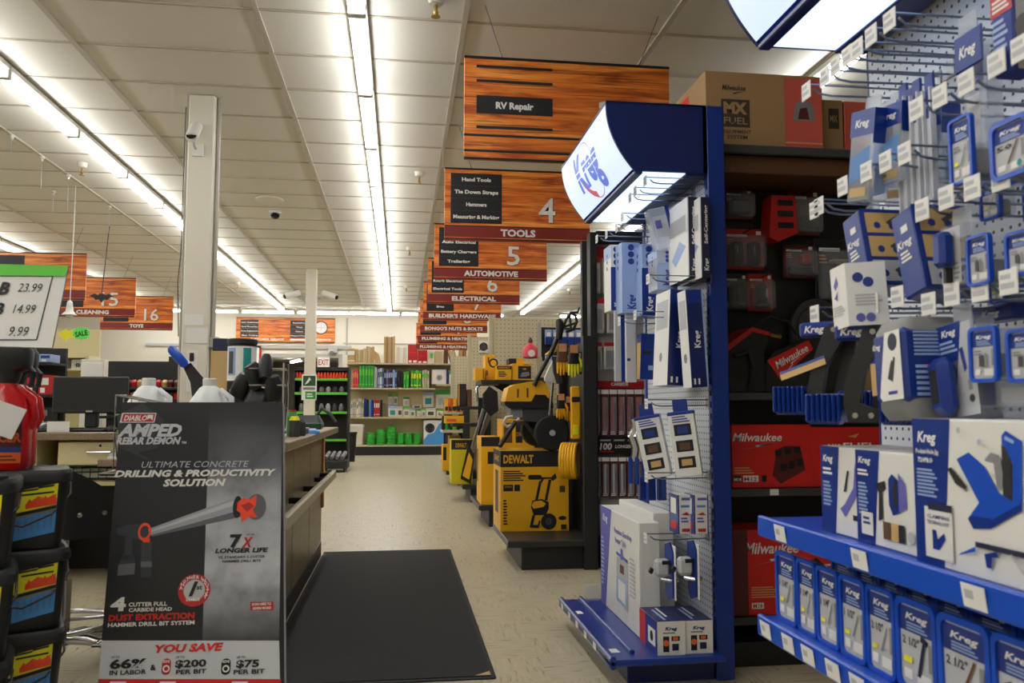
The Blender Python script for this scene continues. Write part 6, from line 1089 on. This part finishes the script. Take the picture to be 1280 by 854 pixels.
# deeper stock on the same hooks
for o in [o for o in COL.objects if o.parent is None and o.get('label', '').startswith(('blue framed clear pack on', 'clear blue topped bag'))]:
    dup(o, (o.location.x + .09, o.location.y, o.location.z), None, o['label'].replace(' on the nearest display', '') + ', rear copy behind it')
# ---------------------------------------------------------------- dark bay of red tool packs between the two displays (faces the camera)
YM = 3.46; t = thing('tool_bay', 'dark shelving bay of red tool packs between the two blue displays', 'shelving', (0, 0, 0)); ML, MR = 1.36, 4.6
MB().box(ML, MR, 3.72, 3.75, .1, 2.2, 'pegblack').build('peg_panel', t)
for x in (ML, ML + 1.22, MR - .04): MB().box(x - .015, x + .025, 3.69, 3.76, 0, 2.2, 'black').build('upright', t)
zT = aY(950, 183, 3.38).z; MB().box(ML - .02, MR, 3.38, 4.1, zT - .03, zT, 'charcoal', .008).build('top_shelf', t); MB().box(ML - .02, MR, 3.375, 3.392, zT - .035, zT + .004, 'darkgrey', .005).build('shelf_lip', t)
MB().box(ML, MR, 3.42, 3.72, zT - .11, zT - .03, 'brown', .004).build('light_baffle', t); ZM = {}
for nm, y in (('bag', 492), ('mid', 612), ('low', 772)):
    z = aY(950, y, YM).z; ZM[nm] = z; s_ = MB().box(ML, MR, YM, 3.72, z - .02, z, 'black', .003).build('shelf', t); MB().box(ML, MR, YM - .012, YM, z - .03, z + .004, 'darkgrey', .004).build('label_rail', s_)
b = MB(); b.T = face((0, YM - .013, 0), (1, 0, 0), (0, 0, 1)); p = aY(968, 616, YM - .013); b.rect(p.x - .02, ZM['mid'] - .024, p.x + .02, ZM['mid'] + .002, 'paper'); b.build('price_tag', t)
MB().box(ML, MR, 3.41, 3.72, 0, .1, 'black').build('kick', t)
MB().box(ML + .8, MR, 3.765, 4.1, .3, 2.0, 'black').build('rear_panel', t)
bolt = lambda x, y, w, h, m='paper': [('p', [(x + w * a, y + h * c) for a, c in ((0, 0), (.62, .55), (.58, .75), (1, 1), (.42, .62), (.46, .42))][::1], m)]
def script(x, y, w, h, m='paper'): return [('t', 'Milwaukee', x, y, h, m, {'w': w, 'bold': .02, 'sh': .25, 'res': 2})] + bolt(x - w * .4, y - h * 1.15, w * .85, h * 1.0, m)
def mbox(label, x0, y0, x1, y1, z, Y, d, mat, front, left=(), name='tool_carton'): return px_box(name, label, 'carton', x0, y0, x1, y1, Y, d, mat, front, z, None, left)
mbox('brown cardboard carton with black lettering and a red panel on top of the dark bay', 883, 92, 1027, 185, zT + .001, 3.43, .42, 'card', script(.24, .76, .2, .07, 'cardink') + [('r', .13, .28, .37, .64, 'cardink'), ('t', 'MX', .25, .46, .14, 'card', {'w': .2, 'bold': .06, 'res': 2}), ('t', 'FUEL', .25, .32, .09, 'card', {'w': .2, 'bold': .01}), ('t', 'EQUIPMENT', .26, .2, .045, 'cardink', {'w': .24}), ('t', 'SYSTEM', .26, .13, .045, 'cardink', {'w': .17}), ('r', .67, -.0, .99, .96, 'cardred'), ('r', .67, .1, .99, .12, 'peach'), ('p', [(.74, .4), (.76, .62), (.84, .7), (.92, .6), (.92, .4)], 'grey'), ('p', [(.78, .42), (.8, .56), (.86, .58), (.88, .42)], 'maroon')], [('r', .1, .3, .5, .9, 'brightred'), ('t', 'MX', .7, .5, .12, 'cardink', {'w': .3})])
mbox('narrow brown carton beside the big one on top of the dark bay', 1029, 125, 1053, 187, zT + .001, 3.5, .3, 'card', [('r', .3, .5, .8, .85, 'cardink'), ('t', 'MX', .55, .62, .12, 'card', {'w': .36})]); mbox('red and brown carton at the right end on top of the dark bay', 1057, 128, 1112, 190, zT + .001, 3.5, .3, 'cardred', [('r', .2, .3, .8, .7, 'peach')])
mbox('red carton with a six bay battery charger picture on the middle shelf', 916, 531, 1013, 612, ZM['mid'] + .005, YM + .01, .2, 'brightred', script(.32, .74, .62, .13) + [('p', [(.5, .2), (.56, .6), (.66, .66), (.86, .66), (.92, .28), (.6, .06)], 'maroon'), ('r', .54, .5, .62, .6, 'ink'), ('r', .66, .53, .74, .62, 'ink'), ('r', .78, .55, .86, .64, 'ink'), ('r', .6, .26, .68, .38, 'ink'), ('r', .71, .3, .78, .42, 'ink'), ('r', .81, .34, .88, .46, 'ink'), ('r', .0, .1, .1, .2, 'ink'), ('r', .13, .1, .32, .2, 'paper'), ('t', 'M12', .22, .115, .06, 'red', {'w': .16}), ('t', 'M18', .06, .115, .05, 'paper', {'w': .09}), ('l', .02, .22, .28, .34, 3, 'peach'), ('r', .36, .1, .42, .2, 'ink')])
mbox('red carton lettered M12 FUEL beside the charger carton on the middle shelf', 1014, 534, 1114, 610, ZM['mid'] + .005, YM + .012, .2, 'brightred', [('t', 'M12', .3, .62, .1, 'paper', {'w': .16, 'bold': .03}), ('r', .22, .59, .38, .6, 'ink'), ('t', 'FUEL', .6, .62, .12, 'paper', {'w': .4}), ('p', [(.46, .84), (.6, .9), (.56, .82)], 'peach'), ('l', .36, .5, .7, .56, 1, 'peach'), ('r', .92, .7, 1, .86, 'paper')])
mbox('large red carton lettered on the low shelf behind the screw packs', 917, 661, 1100, 772, ZM['low'] + .005, YM + .01, .22, 'brightred', script(.26, .72, .36, .13) + [('t', 'FUEL', .76, .46, .12, 'paper', {'w': .3}), ('p', [(.5, .3), (.5, .6), (.56, .66), (.62, .55), (.62, .3)], 'ink'), ('l', .12, .2, .32, .34, 5, 'peach'), ('r', .12, .08, .2, .15, 'paper'), ('t', 'M18', .16, .09, .05, 'red', {'w': .06}), ('r', 0, 0, .1, 1, 'maroon')])
def mpack(label, x0, y0, x1, y1, card, bits, glass=True, Y=3.64):
    a, c = aY(x0, y1, Y), aY(x1, y0, Y); w_, h_ = c.x - a.x, c.z - a.z; t = thing('battery_pack_blister', label, 'pack', ((a.x + c.x) / 2, Y + .04, a.z))
    b = MB(); b.box(-w_ / 2, w_ / 2, -.004, .004, 0, h_, card, .003); b.T = FR(w_, .008); b.art(w_, h_, [('r', .1, .8, .6, .86, 'paper'), ('r', .82, .86, .94, .95, 'paper'), ('l', .1, .6, .3, .76, 3, 'peach')]); b.build('card', t)
    b = MB()
    for x, y, ww, hh, m in bits: b.box(-w_ / 2 + x * w_, -w_ / 2 + (x + ww) * w_, -.05, -.005, y * h_, (y + hh) * h_, m, .01)
    b.build('packed_tool', t)
    if glass: b = MB(); b.box(-w_ * .46, w_ * .46, -.062, -.0045, h_ * .04, h_ * .8, 'clear', .01); b.build('blister', t)
    MB().tube([(0, .034, h_ - .02), (0, -.09, h_ - .02), (0, -.1, h_ - .005)], .003, 'charcoal', 6).build('hang_wire', t)
mpack('black battery pack on a red card, top left of the dark bay', 909, 235, 944, 272, 'maroon', [(.12, .12, .7, .5, 'ink'), (.2, .3, .5, .1, 'darkgrey')]); mpack('red card with two black batteries in blisters at the left of the dark bay', 908, 285, 958, 335, 'red', [(.14, .1, .28, .55, 'ink'), (.56, .1, .28, .55, 'ink'), (.2, .3, .12, .3, 'lightgrey'), (.62, .3, .12, .3, 'lightgrey')])
mpack('grey clamshell of black adapters, low left of the dark bay', 908, 341, 937, 386, 'darkgrey', [(.15, .15, .3, .5, 'ink'), (.55, .15, .3, .6, 'charcoal')]); mpack('red card with one small battery beside the grey clamshell', 939, 341, 969, 388, 'red', [(.3, .2, .34, .5, 'ink'), (.5, .3, .2, .3, 'lightgrey'), (.2, .08, .6, .14, 'ink')])
mpack('dark red card with a black device in the middle of the bay', 990, 236, 1028, 292, 'maroon', [(.3, .1, .6, .3, 'ink'), (.36, .2, .4, .1, 'darkgrey')]); mpack('red topped pack with black charger below the dark red card', 984, 305, 1022, 346, 'maroon', [(.1, .12, .75, .22, 'ink'), (.5, .4, .28, .3, 'red')]); mpack('tall black clamshell behind the white leaflet in the bay', 1025, 298, 1075, 376, 'ink', [(.3, .1, .5, .4, 'charcoal'), (.3, .6, .5, .06, 'lightgrey')])
Y = 3.58; p0, p1 = aY(962, 302, Y), aY(996, 245, Y); t = thing('red_charger', 'tall red charger with dark slots hanging in the middle of the bay', 'charger', (p0.x, Y, p0.z)); w_, h_ = p1.x - p0.x, p1.z - p0.z
b = MB(); b.T = face((0, 0, 0), (1, 0, 0), (0, 0, 1)); b.prism([(.0, h_ * .1), (w_ * .3, 0), (w_, h_ * .2), (w_ * .95, h_), (w_ * .12, h_)], -.1, 0, 'red'); b.build('charger_body', t); b = MB()
for y in (.3, .55, .78): b.box(w_ * .3, w_ * .85, -.006, .0, h_ * y, h_ * (y + .12), 'ink', .004)
b.build('slot', t); MB().tube([(w_ * .5, .1, h_ * .9), (w_ * .5, .118, h_ * .9), (w_ * .5, .132, h_ * .95)], .006, 'charcoal', 6).build('hang_bracket', t)
# tool bags on the shelf
def P_(pts, Y): return [(aY(x, y, Y).x, aY(x, y, Y).z) for x, y in pts]
def prismY(pts, Y0, Y1, mat):
    b = MB(); b.T = face((0, 0, 0), (1, 0, 0), (0, 0, 1)); q_ = P_(pts, Y0); ar = sum(q_[i - 1][0] * q_[i][1] - q_[i][0] * q_[i - 1][1] for i in range(len(q_))); b.prism(q_ if ar > 0 else q_[::-1], -Y1, -Y0, mat); return b
zb_ = aY(940, 489, 3.48).z
t = thing('tool_bag', 'black tool bag with a red stripe on the bay shelf beside the blue upright', 'bag', (0, 0, 0)); prismY([(912, 490), (906, 440), (914, 428), (940, 414), (962, 420), (955, 440), (957, 490)], 3.5, 3.68, 'black').build('bag_body', t); prismY([(908, 432), (940, 409), (965, 416), (966, 421), (941, 415), (909, 440)], 3.495, 3.685, 'red').build('red_stripe', t)
b = MB(); b.tube([aY(918, 445, 3.488), aY(936, 440, 3.487), aY(942, 460, 3.487), aY(938, 488, 3.49)], .012, 'charcoal', 6); b.build('strap', t); b = MB(); b.tube([aY(962, 419, 3.488), aY(976, 421, 3.488)], .01, 'brass', 8); b.build('buckle', t); b = MB(); b.tube([aY(938, 410, 3.56), aY(962, 396, 3.56), aY(985, 402, 3.56), aY(996, 418, 3.56)], .008, 'charcoal', 6); b.build('handle', t)
t = thing('tool_bag', 'black bag with a slanted red lettered patch in the middle of the bay shelf', 'bag', (0, 0, 0)); prismY([(958, 490), (956, 455), (968, 440), (1024, 420), (1052, 440), (1054, 490)], 3.52, 3.62, 'charcoal').build('bag_body', t)
a, c, e = aY(975, 474, 3.508), aY(1022, 446, 3.508), aY(965, 447, 3.508); T = face(tuple(aY(975, 474, 3.512)), tuple(c - a), tuple(e - a)); Lw = (c - a).length; b = MB(); b.T = T; b.prism([(0, 0), (Lw, .04), (Lw, .085), (-.01, .1)], -.004, 0, 'brightred'); b.text('Milwaukee', Lw * .48, .045, .034, 'paper', bold=.02, sh=.25, w=Lw * .84, z=.001); b.poly([(.03, .008), (.09, .028), (.088, .034), (.14, .04), (.08, .038), (.084, .03)], 'paper', .001); b.build('lettered_patch', t)
t = thing('grinder_guard', 'dark grey round guard standing behind the slanted red patch', 'guard', tuple(aY(1022, 410, 3.66))); b = MB(); b.T = face((0, 0, 0), (1, 0, 0), (0, 0, 1)); b.prism([(.13 * math.cos(R(a)), .14 * math.sin(R(a))) for a in range(0, 181, 12)] + [(-.13, -.2), (.13, -.2)], -.03, .0, 'darkgrey'); b.build('guard_body', t); b = MB(); b.T = face((0, -.001, 0), (1, 0, 0), (0, 0, 1)); b.ring(0, 0, .1, .108, 'charcoal', .001); b.build('ridge', t)
px_box('brown_carton', 'brown carton at the right end of the bay shelf behind the clamps', 'carton', 1067, 395, 1100, 487, 3.5, .18, 'card', [('r', .5, .7, .9, .8, 'cardink')], zb_ + .004) 

# ---------------------------------------------------------------- goods on the far blue display
def fpack(label, x0, y0, x1, y1, Y, d, mat, front=(), left=(), name='hanging_pack', tilt=0, yaw=0, cat='pack', group=None):
    a, c = aY(x0, y1, Y), aY(x1, y0, Y); w_, h_ = c.x - a.x, aY((x0 + x1) / 2, y0, Y).z - aY((x0 + x1) / 2, y1, Y).z
    return carton(name, label, cat, ((a.x + c.x) / 2, Y + d / 2, a.z), w_, d, h_, mat, front, left, (), (), (0, R(tilt), R(yaw)), group)
vt = lambda s, x, y, w, h, m: []
kleft = [('r', 0, .8, 1, 1, 'kpale'), ('c', .5, .86, .03, 'kink'), ('c', .5, .76, .03, 'kink'), ('c', .5, .66, .03, 'kink')]
def vtext(t_, o, u, v, s, x, y, h, m, w): b = MB(); b.T = face(o, u, v); b.text(s, x, y, h, m, 'l', .03, 0, w, .0008); b.build('lettering', t_)
for k, (x0, y0, x1, y1, Y, m, f_) in enumerate([(764, 306, 777, 388, 4.02, 'white', 'kblue'), (778, 303, 800, 391, 3.9, 'kpale', 'kpale'), (803, 305, 820, 394, 3.8, 'kpale', 'kblue'), (822, 312, 846, 362, 3.52, 'clearbag', 'kpale')]):
    o = fpack('slim upright pack under the lit header, %s from the left' % ORD[k], x0, y0, x1, y1, Y, .14, m, [('r', 0, 0, 1, .66, f_), ('c', .5, .93, .045, 'kink'), ('c', .5, .83, .045, 'kink'), ('c', .5, .73, .045, 'kink')], kleft, group=None)
    a, c = aY(x0, y1, Y), aY(x1, y0, Y); w_ = c.x - a.x; vtext(o, (w_ * .22, -.0705, .02), (0, 0, 1), (-1, 0, 0), 'Kreg', 0, -.0, w_ * .45, 'paper' if f_ == 'kblue' else 'kblue', .07)
for k, (x0, y0, x1, y1, Y, m) in enumerate([(769, 388, 781, 477, 4.0, 'lightgrey'), (783, 390, 795, 478, 3.92, 'silver'), (822, 362, 832, 440, 3.8, 'silver')]): fpack('long pale strip hanging below the slim packs, %s from the left' % ORD[k], x0, y0, x1, y1, Y, .02, m, [('r', .6, 0, .95, 1, 'kblue')] if k == 0 else [('r', .1, .3, .4, .34, 'kblue')], (), 'guide_strip', 0, 0, 'strip')
fpack('clear bag with pale tilted card under the header beside the dark blue boxes', 822, 258, 847, 310, 3.5, .06, 'clearbag', [('r', .1, .3, .8, .8, 'lightgrey'), ('r', .82, 0, 1, 1, 'kblue'), ('r', .2, .5, .5, .7, 'violet')], (), 'parts_bag', -14)
for k, (x0, x1, Y) in enumerate(((861, 872, 3.27), (877, 887, 3.2))):
    a = aY(x0, 347, Y); o = fpack('tall dark blue box under the header beside the upright, %s of two' % ('left', 'right')[k], x0, 246, x1, 347, Y, .26 if k == 0 else .25, 'navy', [('r', .0, .0, .06, 1, 'paper')], [('r', .0, 0, 1, 1, 'paper'), ('r', .1, .6, .9, .8, 'lightgrey'), ('p', [(.2, .3), (.6, .5), (.9, .4), (.4, .2)], 'kpale')], 'tall_box'); h_ = .36
    vtext(o, (.008, -.1305 if k == 0 else -.1255, .14), (0, 0, 1), (-1, 0, 0), 'Self-Centering', 0, 0, .014, 'paper', .16); vtext(o, (.008, -.1305 if k == 0 else -.1255, .03), (0, 0, 1), (-1, 0, 0), 'Kreg', 0, -.003, .02, 'paper', .05)
for k, (x0, y0, x1, y1, Y, tl) in enumerate(((834, 362, 858, 482, 3.38, 3), (865, 362, 884, 484, 3.22, -3))):
    o = fpack('tall blue pouch with white edge strip on the far display, %s of two' % ('left', 'right')[k], x0, y0, x1, y1, Y, .2 if k == 0 else .1, 'kdeep', [('r', 0, .86, 1, 1, 'kblue'), ('r', .9, 0, 1, 1, 'kpale'), ('r', .15, .03, .25, .09, 'paper'), ('r', .4, .03, .5, .09, 'paper')], [('r', 0, 0, 1, 1, 'paper'), ('r', .1, .6, .9, .9, 'lightgrey'), ('c', .5, .3, .05, 'grey')], 'blade_pouch', tl)
    vtext(o, (.012, -.1005 if k == 0 else -.0505, .16), (0, 0, 1), (-1, 0, 0), 'Kreg', 0, 0, .026, 'paper', .07)
fpack('blue square tool on a card low behind the left pouch', 800, 417, 819, 474, 3.85, .06, 'kblue', [('r', .1, .55, .7, .62, 'ink'), ('r', .5, .2, .8, .3, 'kpale')], [('r', 0, 0, 1, .8, 'skin')], 'square_tool', 2)
ph = [('r', .18, .66, .82, .84, 'ink'), ('r', .3, .69, .7, .8, 'kblue'), ('r', .18, .4, .82, .58, 'ink'), ('r', .3, .43, .7, .54, 'brown'), ('r', .18, .14, .82, .32, 'ink'), ('r', .3, .18, .7, .28, 'skin'), ('l', .15, .86, .85, .98, 3, 'violet')]
lf = [('p', [(0, .8), (1, .9), (1, 1), (0, 1)], 'kblue'), ('p', [(.2, .3), (.5, .6), (.9, .4), (.6, .1)], 'violet'), ('c', .65, .5, .1, 'charcoal'), ('r', 0, 0, 1, .12, 'skin'), ('l', .1, .66, .8, .76, 2, 'kink')]
for k, (cx, cy, Y) in enumerate(((830, 558, 3.36), (868, 555, 3.2))):
    p = aY(cx, cy, Y); w_ = .105; o = carton('photo_box', 'white box with three photographs hanging tilted on the far display, %s of two' % ('left', 'right')[k], 'box', (p.x, p.y + .06, p.z - .13), w_, .12, .25, 'paper', ph, lf, (), (), (0, R(-11 if k == 0 else -7), R(-22))); b = MB(); b.box(-w_ / 2 - .001, w_ / 2 + .001, -.061, .061, .245, .262, 'kblue', .004); b.build('blue_lid', o); b = MB(); b.T = face((0, .0, .26), (1, 0, 0), (0, 0, 1)); b.prism(rr(-.03, .03, -.005, .05, .006), -.002, .002, 'kblue'); b.build('hang_tab', o)
for k, x in enumerate((791, 799)):
    p = aX(x, 560, 1.05); t = thing('locking_clamp', 'chrome locking clamp with blue handles on the far display, %s of two' % ('left', 'right')[k], 'clamp', (p.x, p.y, p.z)); b = MB(); b.tube([(0, 0, .13), (.015, 0, .09), (-.01, 0, .05), (.01, 0, 0), (0, 0, -.05)], [.012, .018, .014, .018, .012], 'chrome', 8); b.build('jaw', t, smooth=40); b = MB(); b.tube([(-.01, 0, -.04), (-.012, 0, -.16)], .011, 'kblue', 8); b.tube([(.018, 0, -.04), (.022, 0, -.15)], .01, 'kblue', 8); b.build('handle', t, smooth=50)
for k, (x0, x1, Y) in enumerate(((800, 808, 3.9), (810, 820, 3.85), (823, 833, 3.8))): fpack('dark blue strip pack above the white cartons, %s from the left' % ORD[k], x0, 596, x1, 626, Y, .03, 'kblue', [('r', .1, .1, .4, .9, 'navy')], (), 'strip_pack')
for k, (x0, x1, Y) in enumerate(((848, 865, 3.25), (868, 885, 3.21))):
    fpack('small white and blue carton with red marks hanging on the far display, %s of two' % ('left', 'right')[k], x0, 619, x1, 668, Y, .11, 'white', [('r', 0, 0, .08, 1, 'kblue'), ('r', .92, 0, 1, 1, 'kblue'), ('r', .25, .86, .9, .93, 'violet'), ('r', .2, .68, .8, .74, 'blueprint'), ('p', [(.2, .5), (.6, .56), (.85, .48), (.5, .48)], 'red'), ('l', .2, .28, .8, .44, 2, 'violet'), ('r', .25, .06, .8, .14, 'red')], [('r', 0, 0, 1, 1, 'kblue'), ('r', .2, .5, .8, .9, 'paper'), ('r', .2, .1, .8, .3, 'brightred')], 'small_carton')
for k, (cx, cy, Y) in enumerate(((836, 716, 3.27), (865, 714, 3.19))):
    p = aY(cx, cy, Y); t = thing('clamp_card', 'grey clamp mounted on a blue card low on the far display, %s of two' % ('left', 'right')[k], 'clamp', (p.x, p.y + .05, p.z - .12)); t.scale = (.8, .8, 1); b = MB(); b.T = face((.02, .05, 0), (0, -1, 0), (0, 0, 1)); b.prism([(0, .03), (.04, 0), (.12, .02), (.12, .2), (.08, .235), (0, .22)], -.004, .004, 'kblue'); b.build('card', t); b = MB(); b.box(.026, .034, -.08, .06, .01, .225, 'paper', .003); b.build('white_edge', t)
    b = MB(); b.box(-.06, .012, -.05, .0, .1, .17, 'lightgrey', .012); b.box(-.03, .015, -.055, -.045, .15, .165, 'ink', .002); b.build('clamp_body', t, smooth=35); b = MB(); b.tube([(-.03, -.03, .09), (.02, -.05, .085), (.055, -.05, .088)], .009, 'chrome', 8); b.tube([(-.075, -.03, .12), (-.09, -.03, .13)], .012, 'charcoal', 8); b.build('spindle', t)
# two big white cartons and two small ones on the base shelf
bl = [('p', [(0, 0), (.14, 0), (.32, 1), (0, 1)], 'violet')] + klogo(.14, .86, .14, .07) + [('t', 'Precision Benchtop', .62, .8, .055, 'violet', {'w': .44}), ('t', 'Router Table', .56, .71, .055, 'violet', {'w': .28}), ('p', [(.44, .18), (.74, .13), (.74, .56), (.68, .6), (.46, .58)], 'lightgrey'), ('r', .46, .16, .72, .4, 'kpale'), ('p', [(.5, .2), (.68, .18), (.68, .37), (.5, .38)], 'paper'), ('r', .55, .45, .65, .53, 'brown'), ('p', [(.46, .6), (.74, .58), (.74, .61), (.46, .63)], 'violet'), ('r', .57, .58, .62, .68, 'violet'), ('l', .03, .2, .12, .7, 12, 'kpale'), ('l', .8, .3, .94, .66, 10, 'lightgrey')]
for k, (X, Y0, Y1) in enumerate(((1.0, 3.43, 4.1), (1.1, 3.55, 4.12))): carton('router_table_carton', 'big flat white router table carton on the blue base shelf, %s' % ('front one with the picture', 'rear one')[k], 'carton', (X + .045, (Y0 + Y1) / 2, .1255), Y1 - Y0, .09, .475 if k == 0 else .5, 'white', bl if k == 0 else [], (), [('r', .2, .74, .5, .84, 'white')], (), (0, 0, FACE_L))
sb = [('r', 0, .0, 1, 1, 'white'), ('r', .3, .72, .7, .86, 'kink'), ('t', 'Kreg', .5, .74, .1, 'kblue', {'w': .44, 'bold': .05, 'sh': .2}), ('l', .2, .62, .8, .7, 1, 'grey'), ('r', .2, .1, .42, .56, 'ink'), ('c', .31, .36, .09, 'orange'), ('r', .5, .42, .8, .56, 'ink'), ('r', .56, .44, .74, .54, 'orange'), ('r', .52, .14, .76, .34, 'navy')]
sb = [sb[0]] + sb[2:]
for k, (x0, x1, Y) in enumerate(((822, 856, 3.19), (857, 890.5, 3.2))):
    a, c = aY(x0, 818, Y), aY(x1, 770, Y); carton('watch_style_carton' if 0 else 'clamp_carton', 'small white carton with blue top on the base shelf, %s of two by the upright' % ('left', 'right')[k], 'carton', ((a.x + c.x) / 2, Y + .12, .1255), c.x - a.x, .24, aY(840, 777, Y).z - .1255, 'white', sb, [('r', 0, 0, .35, 1, 'brightred'), ('r', .35, 0, 1, 1, 'kink'), ('r', .5, .2, .9, .7, 'paper'), ('c', .7, .45, .16, 'ink')], (), [('r', .0, .0, 1, 1, 'kdeep'), ('r', .3, .1, .4, .8, 'kpale'), ('r', .5, .3, .58, .9, 'paper'), ('r', .65, .2, .8, .5, 'darkgrey')])
MB().box(.93, 1.0, 4.12, 4.17, .1255, .2, 'clear').build('clear_holder', K2)
bpy.data.objects.remove(_to)
